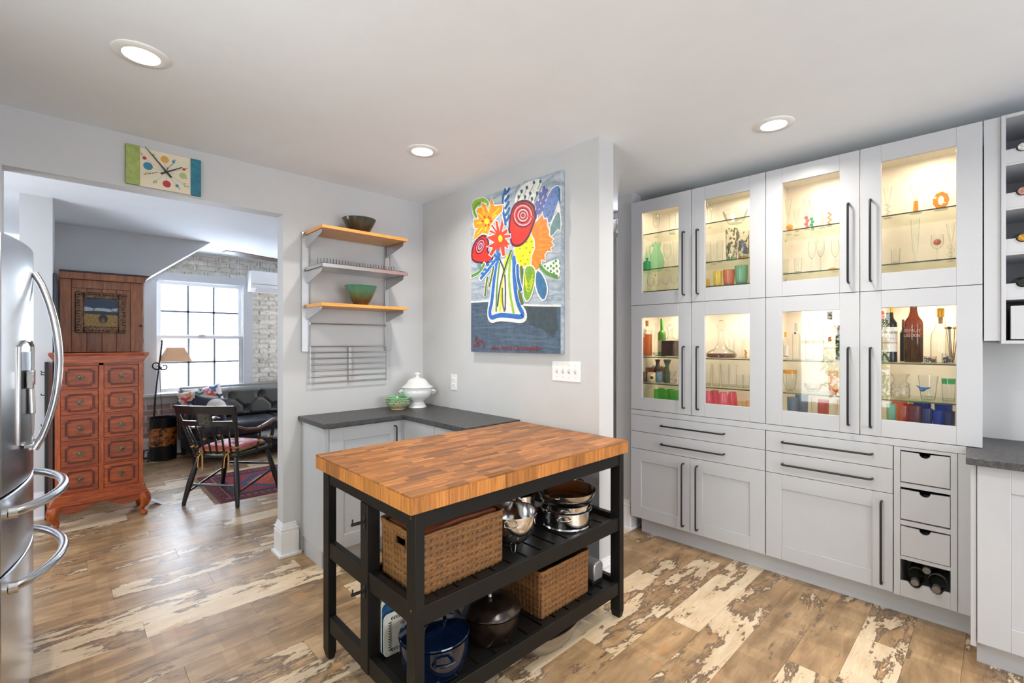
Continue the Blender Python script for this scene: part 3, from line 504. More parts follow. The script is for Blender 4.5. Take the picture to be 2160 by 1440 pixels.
ART=[('p','slate',[(0,.347),(.212,.34),(.543,.29),(.818,.268),(.818,0),(0,0)],None,.0072),('s','white',.0115,[(0,.347),(.212,.343),(.374,.322),(.543,.293),(.818,.276)]),('p','slate2',[(.536,.282),(.783,.269),(.799,.145),(.766,.091),(.732,.108),(.675,.144),(.567,.173)],None,.0072),('s','slate3',.0101,[(.02,.167),(.44,.164)]),('s','slate3',.0101,[(.247,.122),(.686,.096)]),('s','slate3',.0101,[(.028,.257),(.159,.256)]),('s','slate3',.0101,[(.303,.083),(.799,.069)]),('s','slate3',.0101,[(.158,.036),(.566,.022)]),('s','slate3',.0101,[(.686,.044),(.818,.036)]),('s','bgblue',.0187,[(.045,.467),(.183,.459)]),('s','bgblue',.0187,[(.021,.404),(.16,.383)]),('s','bgblue',.0187,[(.728,.381),(.818,.368)]),('s','bgblue',.0187,[(.733,.325),(.818,.314)]),('s','bgblue',.0187,[(.259,1.034),(.322,1.034)]),('s','bgblue',.0187,[(.444,1.015),(.483,1.046)]),('s','bgblue',.0187,[(.521,1.05),(.661,1.041)]),('s','bgblue',.0187,[(.719,1.018),(.764,1.031)]),('p','lime',[(.009,1.047),(.072,1.053),(.133,1.048),(.178,1.019),(.197,.986),(.163,.973),(.118,1.003),(.048,.993),(.032,.961),(.071,.913),(.048,.92),(.016,.974)],'white',.0072),('s','green',.013,[(.118,1.022),(.048,1.018),(.028,.982),(.06,.93)]),('s','white',.0432,[(.367,1.047),(.336,.993),(.332,.938),(.346,.879),(.356,.825)]),('s','blue',.0216,[(.353,1.053),(.329,1.004),(.325,.948),(.335,.899),(.349,.859),(.356,.821)]),('s','blue',.023,[(.35,1.023),(.376,1.034),(.391,1.048)]),('s','blue',.023,[(.349,.976),(.372,.988),(.384,1.003)]),('s','blue',.023,[(.349,.929),(.373,.945),(.385,.964)]),('s','blue',.023,[(.356,.886),(.379,.903),(.391,.923)]),('s','blue',.023,[(.356,.844),(.379,.859),(.391,.876)]),('p','white',[(.437,.934),(.443,.987),(.483,1.028),(.54,1.05),(.632,1.049),(.679,1.032),(.667,.996),(.619,.947),(.607,.888)],None,.0072),('s','olive',.005,[(.476,.975),(.463,.946),(.446,.932)]),('p','teal',[(.488,.972),(.486,.966),(.482,.963),(.476,.962),(.47,.965),(.466,.971),(.464,.978),(.466,.984),(.47,.987),(.476,.988),(.482,.985),(.486,.979)],None,.0072),('s','olive',.005,[(.502,1.003),(.489,.974),(.473,.96)]),('p','teal',[(.513,1.0),(.512,.994),(.507,.991),(.502,.99),(.496,.993),(.492,.999),(.49,1.006),(.492,1.012),(.496,1.015),(.502,1.016),(.508,1.013),(.512,1.007)],None,.0072),('s','olive',.005,[(.547,1.017),(.535,.989),(.519,.974)]),('p','teal',[(.558,1.014),(.557,1.008),(.553,1.005),(.547,1.004),(.542,1.007),(.537,1.013),(.536,1.019),(.537,1.025),(.542,1.029),(.547,1.029),(.553,1.026),(.557,1.021)],None,.0072),('s','olive',.005,[(.607,1.033),(.595,1.005),(.58,.991)]),('p','teal',[(.618,1.03),(.617,1.024),(.613,1.021),(.607,1.021),(.602,1.024),(.598,1.029),(.597,1.036),(.598,1.041),(.602,1.045),(.608,1.045),(.613,1.042),(.617,1.037)],None,.0072),('s','olive',.005,[(.661,1.026),(.649,.998),(.634,.985)]),('p','teal',[(.672,1.023),(.67,1.018),(.666,1.014),(.661,1.014),(.656,1.017),(.652,1.022),(.651,1.029),(.652,1.034),(.656,1.038),(.661,1.038),(.666,1.035),(.67,1.03)],None,.0072),('s','olive',.005,[(.577,.974),(.564,.946),(.549,.932)]),('p','teal',[(.588,.972),(.586,.966),(.582,.962),(.577,.962),(.571,.965),(.567,.97),(.566,.977),(.567,.983),(.571,.986),(.577,.987),(.582,.984),(.586,.978)],None,.0072),('s','olive',.005,[(.634,.961),(.622,.933),(.607,.919)]),('p','teal',[(.645,.958),(.643,.952),(.639,.949),(.634,.949),(.629,.951),(.625,.957),(.623,.963),(.625,.969),(.629,.973),(.634,.973),(.64,.97),(.643,.965)],None,.0072),('s','olive',.005,[(.533,.962),(.52,.934),(.505,.919)]),('p','teal',[(.544,.959),(.543,.954),(.539,.95),(.533,.95),(.527,.952),(.523,.958),(.522,.965),(.523,.971),(.528,.974),(.533,.975),(.539,.972),(.543,.966)],None,.0072),('s','olive',.005,[(.592,.938),(.579,.909),(.564,.895)]),('p','teal',[(.603,.935),(.601,.929),(.597,.926),(.592,.925),(.586,.928),(.582,.934),(.581,.94),(.582,.946),(.586,.95),(.592,.95),(.597,.947),(.601,.942)],None,.0072),('p','peri',[(.797,.969),(.758,.961),(.724,.927),(.701,.894),(.678,.847),(.689,.802),(.735,.754),(.775,.819),(.802,.888),(.818,.866),(.818,.94)],'white',.0072),('p','blue',[(.803,.967),(.818,.94),(.818,.849),(.802,.888)],None,.0072),('p','olive',[(.76,.91),(.759,.907),(.756,.906),(.753,.906),(.749,.907),(.746,.91),(.745,.914),(.746,.916),(.749,.918),(.753,.918),(.756,.917),(.759,.914)],None,.0072),('p','olive',[(.793,.932),(.792,.929),(.79,.927),(.786,.927),(.783,.929),(.78,.932),(.779,.935),(.78,.938),(.783,.94),(.786,.94),(.79,.938),(.792,.935)],None,.0072),('p','olive',[(.743,.876),(.742,.873),(.739,.871),(.736,.871),(.732,.873),(.729,.876),(.728,.879),(.729,.882),(.732,.884),(.736,.884),(.739,.882),(.742,.879)],None,.0072),('p','olive',[(.72,.851),(.719,.848),(.716,.846),(.713,.846),(.709,.848),(.706,.851),(.705,.854),(.706,.857),(.709,.859),(.713,.859),(.716,.857),(.719,.854)],None,.0072),('p','olive',[(.776,.864),(.775,.861),(.773,.86),(.769,.86),(.766,.861),(.763,.864),(.762,.868),(.763,.87),(.766,.872),(.769,.872),(.773,.871),(.776,.868)],None,.0072),('p','olive',[(.726,.812),(.725,.809),(.722,.807),(.718,.807),(.715,.808),(.712,.811),(.711,.815),(.712,.818),(.715,.819),(.718,.819),(.722,.818),(.725,.815)],None,.0072),('p','olive',[(.754,.793),(.753,.79),(.75,.788),(.747,.788),(.743,.79),(.74,.793),(.739,.796),(.74,.799),(.743,.801),(.747,.801),(.75,.799),(.753,.797)],None,.0072),('p','olive',[(.804,.908),(.803,.906),(.801,.904),(.797,.904),(.793,.905),(.791,.908),(.79,.912),(.791,.915),(.794,.916),(.797,.916),(.801,.915),(.803,.912)],None,.0072),('p','olive',[(.765,.829),(.764,.826),(.762,.824),(.758,.824),(.754,.826),(.752,.829),(.751,.832),(.752,.835),(.754,.837),(.758,.837),(.762,.835),(.764,.832)],None,.0072),('p','olive',[(.818,.925),(.818,.923),(.817,.921),(.813,.921),(.81,.923),(.807,.925),(.806,.929),(.807,.932),(.81,.933),(.814,.933),(.817,.932),(.818,.929)],None,.0072),('p','olive',[(.743,.825),(.742,.822),(.739,.82),(.735,.82),(.732,.822),(.729,.825),(.728,.828),(.729,.831),(.732,.833),(.735,.833),(.739,.831),(.742,.828)],None,.0072),('p','tealg',[(.802,.821),(.769,.786),(.735,.729),(.735,.695),(.752,.684),(.802,.725),(.818,.7),(.818,.791)],'white',.0072),('p','white',[(.802,.888),(.818,.833),(.818,.795),(.802,.825),(.786,.808)],None,.0072),('s','white',.036,[(.69,.978),(.667,.927),(.637,.873),(.622,.811)]),('s','purple',.0187,[(.696,.972),(.667,.927),(.637,.873),(.622,.811)]),('s','purple',.0245,[(.687,.957),(.69,.984)]),('s','purple',.0245,[(.69,.939),(.713,.964)]),('s','purple',.0245,[(.664,.919),(.661,.955)]),('s','purple',.0245,[(.675,.899),(.707,.927)]),('s','purple',.0245,[(.655,.874),(.696,.895)]),('s','purple',.0245,[(.64,.868),(.634,.908)]),('s','purple',.0245,[(.64,.842),(.681,.859)]),('p','orange',[(.219,1.029),(.244,.966),(.329,.955),(.322,.916),(.251,.883),(.214,.847),(.185,.789),(.125,.809),(.023,.771),(.047,.833),(.079,.847),(.04,.859),(.028,.917),(.087,.91),(.06,.97),(.072,.988),(.118,.983),(.114,1.018),(.156,.995),(.185,.94)],'white',.0101),('s','yellow',.0101,[(.148,.93),(.126,.981)]),('s','yellow',.0101,[(.189,.932),(.208,.983)]),('s','yellow',.0101,[(.233,.911),(.294,.941)]),('s','yellow',.0101,[(.218,.892),(.265,.904)]),('s','yellow',.0101,[(.125,.915),(.079,.951)]),('s','yellow',.0101,[(.117,.882),(.063,.885)]),('s','yellow',.0101,[(.121,.844),(.071,.809)]),('s','yellow',.0101,[(.163,.849),(.155,.819)]),('s','red',.013,[(.15,.906),(.14,.919)]),('s','red',.013,[(.185,.899),(.193,.909)]),('s','red',.013,[(.2,.89),(.215,.895)]),('s','red',.013,[(.135,.886),(.117,.889)]),('s','red',.013,[(.16,.858),(.155,.848)]),('s','red',.013,[(.185,.857),(.192,.846)]),('s','red',.013,[(.205,.873),(.222,.869)]),('p','yellow',[(.196,.874),(.193,.865),(.183,.859),(.17,.859),(.157,.864),(.147,.873),(.144,.884),(.148,.894),(.157,.9),(.17,.9),(.183,.894),(.193,.885)],None,.0072),('p','lemon',[(.435,.677),(.507,.68),(.588,.725),(.615,.68),(.618,.632),(.593,.6),(.587,.539),(.537,.528),(.48,.544),(.448,.598)],'white',.0072),('s','olive',.0043,[(.481,.652),(.489,.646),(.494,.652)]),('s','olive',.0043,[(.538,.648),(.545,.642),(.551,.648)]),('s','olive',.0043,[(.582,.681),(.589,.675),(.594,.681)]),('s','olive',.0043,[(.569,.617),(.576,.611),(.581,.617)]),('s','olive',.0043,[(.506,.603),(.514,.597),(.519,.604)]),('s','olive',.0043,[(.55,.575),(.558,.569),(.563,.575)]),('s','olive',.0043,[(.487,.574),(.495,.568),(.5,.575)]),('s','olive',.0043,[(.594,.644),(.601,.638),(.606,.644)]),('s','olive',.0043,[(.525,.552),(.533,.545),(.538,.552)]),('s','olive',.0043,[(.538,.684),(.546,.677),(.551,.684)]),('p','orange2',[(.678,.825),(.689,.793),(.712,.793),(.718,.745),(.732,.721),(.729,.692),(.763,.665),(.746,.651),(.768,.63),(.74,.618),(.751,.595),(.717,.604),(.694,.582),(.7,.547),(.665,.56),(.671,.524),(.647,.506),(.623,.5),(.605,.484),(.587,.513),(.593,.591),(.618,.632),(.615,.685),(.588,.725),(.588,.751),(.612,.786),(.636,.795)],'white',.0101),('s','orange',.0086,[(.636,.768),(.672,.805)]),('s','orange',.0086,[(.654,.743),(.701,.769)]),('s','orange',.0086,[(.648,.714),(.718,.719)]),('s','orange',.0086,[(.654,.683),(.74,.664)]),('s','orange',.0086,[(.648,.649),(.74,.635)]),('s','orange',.0086,[(.642,.619),(.717,.617)]),('s','orange',.0086,[(.63,.586),(.677,.571)]),('s','orange',.0086,[(.617,.553),(.635,.52)]),('p','red',[(.413,.874),(.403,.826),(.396,.776),(.423,.753),(.409,.718),(.435,.682),(.494,.677),(.551,.709),(.588,.769),(.616,.825),(.601,.881),(.57,.914),(.52,.934),(.463,.933),(.43,.912)],'maroon',.0158),('p','red2',[(.604,.836),(.592,.802),(.56,.781),(.517,.779),(.472,.798),(.439,.831),(.426,.872),(.439,.907),(.472,.927),(.517,.928),(.561,.908),(.592,.875)],None,.0072),('s','maroon',.0086,[(.599,.813),(.583,.791),(.555,.778),(.521,.777),(.486,.787),(.454,.807),(.432,.835),(.423,.866),(.429,.895),(.448,.916),(.478,.927),(.513,.926),(.548,.913),(.577,.891),(.597,.863),(.603,.834)]),('s','pink',.0072,[(.585,.82),(.572,.801),(.549,.79),(.52,.789),(.491,.798),(.464,.815),(.446,.838),(.439,.864),(.443,.888),(.459,.905),(.484,.915),(.513,.914),(.543,.903),(.567,.885),(.583,.862),(.589,.837)]),('s','red',.0101,[(.574,.825),(.563,.809),(.543,.8),(.519,.799),(.495,.806),(.473,.821),(.457,.84),(.451,.862),(.455,.882),(.468,.897),(.489,.904),(.514,.904),(.538,.895),(.559,.88),(.572,.86),(.577,.839)]),('s','maroon',.0065,[(.567,.828),(.557,.814),(.54,.806),(.519,.806),(.497,.812),(.478,.825),(.464,.842),(.459,.861),(.462,.878),(.474,.891),(.492,.898),(.514,.897),(.535,.89),(.553,.876),(.565,.859),(.57,.841)]),('s','pink',.0086,[(.556,.833),(.548,.822),(.535,.816),(.518,.816),(.501,.821),(.486,.831),(.476,.844),(.471,.859),(.474,.872),(.483,.882),(.497,.888),(.514,.887),(.531,.881),(.545,.871),(.555,.857),(.558,.843)]),('s','maroon',.005,[(.544,.839),(.538,.831),(.529,.827),(.517,.827),(.505,.83),(.495,.837),(.488,.846),(.485,.856),(.487,.866),(.493,.873),(.503,.877),(.514,.876),(.526,.872),(.536,.865),(.543,.856),(.545,.846)]),('s','pink',.0065,[(.534,.843),(.531,.838),(.524,.835),(.516,.835),(.508,.837),(.501,.842),(.496,.848),(.494,.855),(.496,.861),(.5,.866),(.507,.869),(.515,.869),(.523,.866),(.529,.861),(.534,.854),(.535,.848)]),('s','maroon',.005,[(.524,.847),(.522,.845),(.519,.844),(.516,.844),(.512,.845),(.509,.847),(.506,.85),(.505,.853),(.506,.856),(.508,.858),(.511,.86),(.515,.86),(.519,.858),(.522,.856),(.524,.853),(.525,.85)]),('p','red',[(.015,.652),(.023,.721),(.07,.769),(.132,.786),(.162,.769),(.184,.726),(.162,.671),(.235,.636),(.198,.608),(.108,.614),(.046,.632)],'maroon',.0144),('s','maroon',.0086,[(.15,.714),(.154,.736),(.147,.755),(.132,.767),(.111,.771),(.088,.764),(.068,.749),(.055,.729),(.051,.707),(.057,.687),(.073,.675),(.094,.672),(.117,.679),(.137,.694),(.15,.714)]),('s','pink',.005,[(.14,.716),(.142,.733),(.138,.748),(.126,.757),(.109,.76),(.091,.755),(.076,.743),(.065,.727),(.062,.71),(.067,.695),(.08,.685),(.096,.683),(.114,.688),(.129,.7),(.14,.716)]),('s','maroon',.0072,[(.131,.717),(.133,.73),(.13,.742),(.12,.749),(.108,.751),(.094,.747),(.082,.738),(.074,.726),(.072,.713),(.076,.701),(.085,.694),(.098,.692),(.111,.696),(.123,.705),(.131,.717)]),('s','pink',.0058,[(.122,.719),(.123,.727),(.121,.735),(.115,.74),(.106,.741),(.097,.739),(.089,.733),(.084,.724),(.082,.716),(.085,.708),(.091,.703),(.099,.702),(.109,.704),(.116,.71),(.122,.719)]),('s','purple',.0072,[(.113,.72),(.114,.725),(.113,.729),(.109,.732),(.105,.732),(.1,.731),(.095,.728),(.092,.723),(.091,.718),(.093,.714),(.096,.711),(.101,.711),(.106,.712),(.11,.715),(.113,.72)]),('p','redo',[(.321,.874),(.338,.824),(.321,.78),(.369,.795),(.376,.77),(.338,.758),(.403,.752),(.403,.733),(.348,.738),(.402,.683),(.375,.691),(.382,.663),(.348,.686),(.351,.625),(.327,.624),(.306,.688),(.292,.643),(.264,.675),(.221,.638),(.195,.652),(.235,.694),(.169,.709),(.25,.725),(.17,.772),(.236,.776),(.257,.777),(.192,.807),(.214,.813),(.265,.785),(.214,.842),(.225,.85),(.272,.798),(.258,.867),(.279,.859),(.3,.788)],'white',.0086),('p','yellow',[(.328,.739),(.325,.727),(.317,.72),(.307,.719),(.296,.723),(.288,.733),(.286,.746),(.289,.757),(.296,.764),(.307,.766),(.317,.761),(.325,.751)],None,.0072),('p','cream',[(.267,.608),(.256,.543),(.241,.472),(.223,.33),(.197,.264),(.211,.219),(.29,.235),(.4,.225),(.517,.216),(.524,.242),(.492,.28),(.46,.359),(.441,.475),(.435,.604)],None,.0072),('s','green',.0158,[(.299,.585),(.274,.445),(.266,.27)]),('s','lemon',.023,[(.375,.622),(.337,.543),(.319,.441),(.304,.272)]),('s','olive',.0144,[(.326,.417),(.326,.323),(.346,.265)]),('s','lime',.0202,[(.402,.618),(.387,.481),(.401,.364),(.433,.251)]),('s','ink',.013,[(.299,.609),(.347,.532),(.357,.414),(.353,.274)]),('s','ink',.013,[(.409,.649),(.347,.541),(.298,.419),(.28,.302)]),('s','lime',.0115,[(.415,.639),(.368,.553),(.347,.504)]),('s','white',.0446,[(.26,.59),(.234,.401),(.193,.269),(.21,.21),(.29,.228),(.4,.218),(.523,.204),(.533,.237),(.489,.289),(.457,.382)]),('s','blue2',.0302,[(.271,.593),(.258,.542),(.243,.472),(.223,.33),(.198,.268),(.213,.224),(.29,.245),(.4,.235),(.514,.22),(.514,.247),(.482,.285),(.452,.36),(.436,.476),(.434,.604)]),('s','blue2',.0245,[(.278,.668),(.285,.625),(.279,.588)]),('s','blue',.0187,[(.25,.644),(.285,.611)]),('s','blue',.0187,[(.299,.646),(.285,.615)]),('s','white',.0374,[(.257,.61),(.194,.555),(.104,.496)]),('s','blue2',.0245,[(.264,.613),(.198,.559),(.108,.501)]),('p','blue2',[(.233,.603),(.231,.599),(.223,.597),(.213,.597),(.203,.6),(.195,.604),(.193,.608),(.195,.612),(.203,.614),(.213,.614),(.223,.611),(.231,.607)],None,.0072),('p','blue2',[(.2,.583),(.198,.579),(.19,.577),(.18,.577),(.169,.58),(.162,.584),(.159,.588),(.162,.592),(.169,.594),(.18,.594),(.19,.591),(.198,.588)],None,.0072),('p','blue2',[(.174,.555),(.172,.551),(.164,.549),(.153,.549),(.143,.551),(.135,.555),(.132,.56),(.135,.563),(.143,.566),(.154,.565),(.164,.563),(.172,.559)],None,.0072),('p','blue2',[(.144,.531),(.142,.527),(.134,.525),(.123,.525),(.112,.527),(.105,.531),(.102,.536),(.105,.54),(.113,.542),(.123,.542),(.134,.54),(.142,.536)],None,.0072),('s','white',.0331,[(.15,.599),(.093,.539),(.006,.524)]),('s','green',.023,[(.146,.595),(.093,.542),(.01,.526)]),('p','tealg',[(.114,.584),(.111,.573),(.103,.566),(.093,.564),(.082,.569),(.074,.578),(.071,.589),(.074,.6),(.082,.607),(.093,.609),(.104,.605),(.111,.595)],None,.0072),('s','white',.0302,[(.242,.568),(.22,.499),(.198,.44)]),('s','olive',.0187,[(.242,.568),(.22,.499),(.198,.44)]),('s','white',.0302,[(.179,.503),(.164,.446),(.153,.379)]),('s','olive',.0187,[(.179,.503),(.164,.446),(.153,.379)]),('s','white',.036,[(.468,.554),(.468,.472),(.502,.383)]),('s','blue',.0245,[(.467,.55),(.468,.472),(.499,.388)]),('s','olive',.0202,[(.5,.537),(.509,.468),(.521,.417)]),('s','olive',.0245,[(.481,.389),(.492,.343),(.508,.304)]),('p','lime2',[(.538,.532),(.593,.53),(.62,.5),(.617,.435),(.586,.349),(.549,.312),(.518,.364),(.525,.466)],'white',.0086),('s','lemon',.0058,[(.534,.483),(.559,.401),(.602,.476)]),('s','lemon',.0058,[(.534,.461),(.559,.378),(.602,.454)]),('s','lemon',.0058,[(.534,.439),(.559,.356),(.602,.432)]),('p','blue3',[(.629,.499),(.665,.482),(.705,.426),(.719,.369),(.693,.311),(.652,.344),(.623,.412)],'white',.0101),('p','white',[(.665,.525),(.762,.543),(.818,.546),(.818,.438),(.773,.44),(.717,.463)],None,.0072),('s','green',.0216,[(.656,.526),(.711,.472),(.795,.442)]),('p','green',[(.708,.515),(.707,.511),(.704,.509),(.7,.508),(.695,.51),(.692,.513),(.691,.518),(.692,.522),(.695,.524),(.7,.525),(.704,.523),(.707,.52)],None,.0072),('p','green',[(.731,.5),(.73,.496),(.727,.493),(.723,.492),(.718,.494),(.715,.497),(.714,.502),(.715,.506),(.718,.509),(.723,.509),(.727,.508),(.73,.504)],None,.0072),('p','green',[(.754,.51),(.753,.506),(.75,.503),(.745,.502),(.741,.504),(.738,.508),(.737,.512),(.738,.516),(.741,.519),(.745,.519),(.75,.518),(.753,.514)],None,.0072),('p','green',[(.776,.524),(.775,.52),(.772,.517),(.768,.517),(.764,.518),(.761,.522),(.759,.526),(.761,.53),(.764,.533),(.768,.533),(.772,.532),(.775,.528)],None,.0072),('p','green',[(.793,.534),(.792,.53),(.789,.528),(.784,.527),(.78,.529),(.777,.532),(.776,.536),(.777,.541),(.78,.543),(.785,.544),(.789,.542),(.792,.539)],None,.0072),('p','green',[(.754,.48),(.753,.476),(.749,.473),(.745,.473),(.741,.474),(.738,.478),(.737,.482),(.738,.486),(.741,.489),(.745,.49),(.749,.488),(.753,.485)],None,.0072),('p','green',[(.776,.494),(.775,.49),(.772,.488),(.768,.487),(.763,.489),(.76,.492),(.759,.496),(.76,.501),(.764,.503),(.768,.504),(.772,.502),(.775,.499)],None,.0072),('p','green',[(.798,.504),(.797,.5),(.794,.498),(.79,.497),(.786,.499),(.783,.502),(.782,.506),(.783,.51),(.786,.513),(.79,.514),(.794,.512),(.797,.509)],None,.0072),('p','green',[(.803,.474),(.802,.47),(.799,.468),(.795,.467),(.791,.469),(.788,.472),(.787,.476),(.788,.48),(.791,.483),(.795,.484),(.799,.482),(.802,.479)],None,.0072),('p','green',[(.818,.518),(.818,.514),(.818,.511),(.817,.51),(.813,.512),(.81,.515),(.809,.52),(.81,.524),(.813,.526),(.817,.527),(.818,.525),(.818,.522)],None,.0072),('p','green',[(.818,.489),(.818,.485),(.818,.482),(.817,.481),(.813,.483),(.81,.486),(.809,.49),(.81,.495),(.813,.497),(.817,.498),(.818,.496),(.818,.493)],None,.0072),('p','green',[(.818,.459),(.818,.455),(.818,.452),(.818,.451),(.818,.453),(.815,.456),(.814,.461),(.815,.465),(.818,.467),(.818,.468),(.818,.467),(.818,.463)],None,.0072),('p','green',[(.779,.465),(.778,.461),(.775,.458),(.77,.457),(.766,.459),(.763,.462),(.762,.467),(.763,.471),(.766,.473),(.77,.474),(.775,.472),(.778,.469)],None,.0072),('p','green',[(.818,.538),(.818,.534),(.818,.531),(.818,.53),(.818,.532),(.816,.535),(.815,.54),(.816,.544),(.818,.546),(.818,.547),(.818,.545),(.818,.542)],None,.0072),('s','sig',.0065,[(.067,.111),(.047,.086),(.051,.061),(.082,.071)]),('s','sig',.0058,[(.086,.066),(.102,.08),(.109,.06),(.125,.09),(.117,.055),(.147,.065),(.136,.021)]),('s','sig',.005,[(.067,.091),(.082,.076),(.074,.061)])]
t=thing('flower_painting','large canvas painting of bright flowers in a blue outlined vase','painting',(XP-.036,2.566,1.330))
m,tt,b=nt('painted_ground'); v=coords(tt,(3,1.2,6),False); n=noise(tt,v,5,6,.7,.4)
tt.links.new(ramp(tt,n,[(.32,s2l(120,140,158)),(.5,s2l(166,178,190)),(.68,s2l(200,206,208))]),b.inputs['Base Color']); b.inputs['Roughness'].default_value=.55
MB().box(0,.034,-.818,0,0,1.053).build('canvas',m,t,bevel=.002)
AC={'slate':(74,92,112),'slate2':(66,80,88),'slate3':(94,112,130),'bgblue':(142,160,176),'white':(238,238,234),'cream':(240,228,216),'lime':(150,196,60),'lime2':(124,172,52),'green':(94,150,72),'blue':(44,104,168),'blue2':(48,112,196),'blue3':(66,120,166),'olive':(98,120,50),'teal':(62,98,116),'tealg':(112,148,152),'peri':(104,134,204),'purple':(98,106,176),'orange':(250,160,40),'orange2':(250,140,52),'yellow':(252,214,50),'lemon':(232,224,36),'red':(222,48,36),'red2':(226,70,50),'redo':(236,66,40),'maroon':(96,30,60),'pink':(238,190,200),'ink':(62,66,104),'sig':(158,40,38)}
def paint(name,c):
    m,t_,b=nt(name); v=coords(t_,(1,1,1),False); n=noise(t_,v,34,5,.7); k=noise(t_,v,9,3)
    t_.links.new(mix(t_,.5,ramp(t_,n,[(.35,tuple(x*.66 for x in c)),(.65,tuple(min(1,x*1.15+.015) for x in c))]),ramp(t_,k,[(.3,tuple(x*.85 for x in c)),(.7,c)])),b.inputs['Base Color']); b.inputs['Roughness'].default_value=.5; return m
fb=film(MB(),ART,list(AC),lambda u,v,w_:(-w_,-u,v),.000018,True)
def slatep(name,c):
    m,t_,b=nt(name); n=noise(t_,coords(t_,(3,1.5,16),False),6,7,.75,.3); n2=noise(t_,coords(t_,(3,7,1.6),False),5,5,.7,.3)
    t_.links.new(mix(t_,.45,ramp(t_,n,[(.3,tuple(x*.55 for x in c)),(.5,c),(.72,tuple(min(1,x*2.1+.03) for x in c))]),ramp(t_,n2,[(.3,tuple(x*.5 for x in c)),(.65,tuple(x*1.5 for x in c))])),b.inputs['Base Color']); b.inputs['Roughness'].default_value=.5; return m
fo=fb.build('brushwork',[(slatep if k in('slate','bgblue') else paint)('paint_'+k,s2l(*c)) for k,c in AC.items()],t)
def letter(body,size,place,name,m,parent,**kw):
    mb=text_mb(body,size,**kw); mb.v=[place(*p) for p in mb.v]; return mb.build(name,m,parent)
M_sig=mat('signature_red',s2l(150,44,42),.5)
letter('after Fotini Christophillis',.04,lambda x,y,z:(-.0045-z,-.442-x*1.12,.030+y),'lettering',M_sig,t,space=1.0)
letter('2020',.034,lambda x,y,z:(-.0045-z,-.062-x,.045+y+x*.1),'lettering',M_sig,t)
# ================================================================ fridge
M_fs=steel('fridge_steel',(.66,.67,.69),.24,(3,3,60),.02); M_fside=mat('fridge_side',s2l(120,121,124),.4,.6,var=.02)
t=thing('refrigerator','stainless steel french door refrigerator with curved bar handles','refrigerator',(-.9,2.35,0))
MB().box(0,.70,.012,.858,.03,1.76).build('body',M_fside,t,bevel=.006)
def front(y0,y1,z0,z1,n=14):
    f=lambda y:.738+.062*(1-((y-.435)/.435)**2)
    pts=[(.705,y0),]+[(f(y0+(y1-y0)*i/n),y0+(y1-y0)*i/n) for i in range(n+1)]+[(.705,y1)]
    return MB().prism(pts,z0,z1,'z')
FX=lambda y:.738+.062*(1-((y-.435)/.435)**2)
d1=front(0,.431,.868,1.775).build('door',M_fs,t,bevel=.005); d2=front(.439,.87,.868,1.775).build('door',M_fs,t,bevel=.005)
f1=front(0,.87,.598,.858,24).build('drawer',M_fs,t,bevel=.005); f2=front(0,.87,.06,.588,24).build('drawer',M_fs,t,bevel=.005)
MB().box(.02,.72,.02,.85,0,.06).build('base_grille',M_dark,t)
MB().box(.60,.72,.02,.12,1.76,1.79).box(.60,.72,.76,.85,1.76,1.79).build('hinge_cover',M_fside,t,bevel=.004)
for (y,par) in ((.385,d1),(.485,d2)):
    pts=[]
    for i in range(17):
        k=i/16; z=.96+(1.68-.96)*k; pts.append((FX(y)+.006+.072*math.sin(PI*k)**.75,y,z))
    MB().tube(pts,.017,12,flat=.75).build('door_handle',M_fs,par)
def dh(z,par):
    pts=[(FX(.07)+.004,.07,z)]+[(FX(.07+.73*k/16)+.008+.085*math.sin(PI*k/16)**.6,.07+.73*k/16,z) for k in range(17)]+[(FX(.80)+.004,.80,z)]
    o=MB().tube(pts,.017,12).build('drawer_handle',M_fs,par)
    for y in (.07,.80): MB().tube([(FX(y)-.004,y,z),(FX(y)+.02,y,z)],.022,14).build('handle_mount',M_chrome,par)
dh(.795,f1); dh(.53,f2)
# dispenser
dp=MB().prism([(FX(.15)+.001,.15),(FX(.2)+.003,.2),(FX(.3)+.003,.3),(FX(.34)+.001,.34),(FX(.34)-.02,.34),(FX(.15)-.02,.15)],1.0,1.36).build('dispenser_recess',mat('dispenser_grey',s2l(92,94,98),.35,.5),d1)
MB().tube([(FX(.13)+.004,.14,1.02),(FX(.14)+.004,.14,1.38),(FX(.2)+.005,.2,1.4),(FX(.3)+.005,.3,1.4),(FX(.35)+.004,.35,1.38),(FX(.35)+.004,.35,1.02),(FX(.25)+.005,.25,.995)],.005,8,closed=True).build('dispenser_frame',M_chrome,d1)
MB().box(FX(.25),FX(.25)+.022,.19,.31,1.22,1.29).tube([(FX(.25)+.01,.25,1.24),(FX(.25)+.014,.25,1.12)],.012,10).build('dispenser_spout',M_chrome,d1,bevel=.004)
MB().box(FX(.25)-.005,FX(.25)+.02,.17,.33,1.0,1.012).build('drip_tray',M_chrome,d1,bevel=.002)
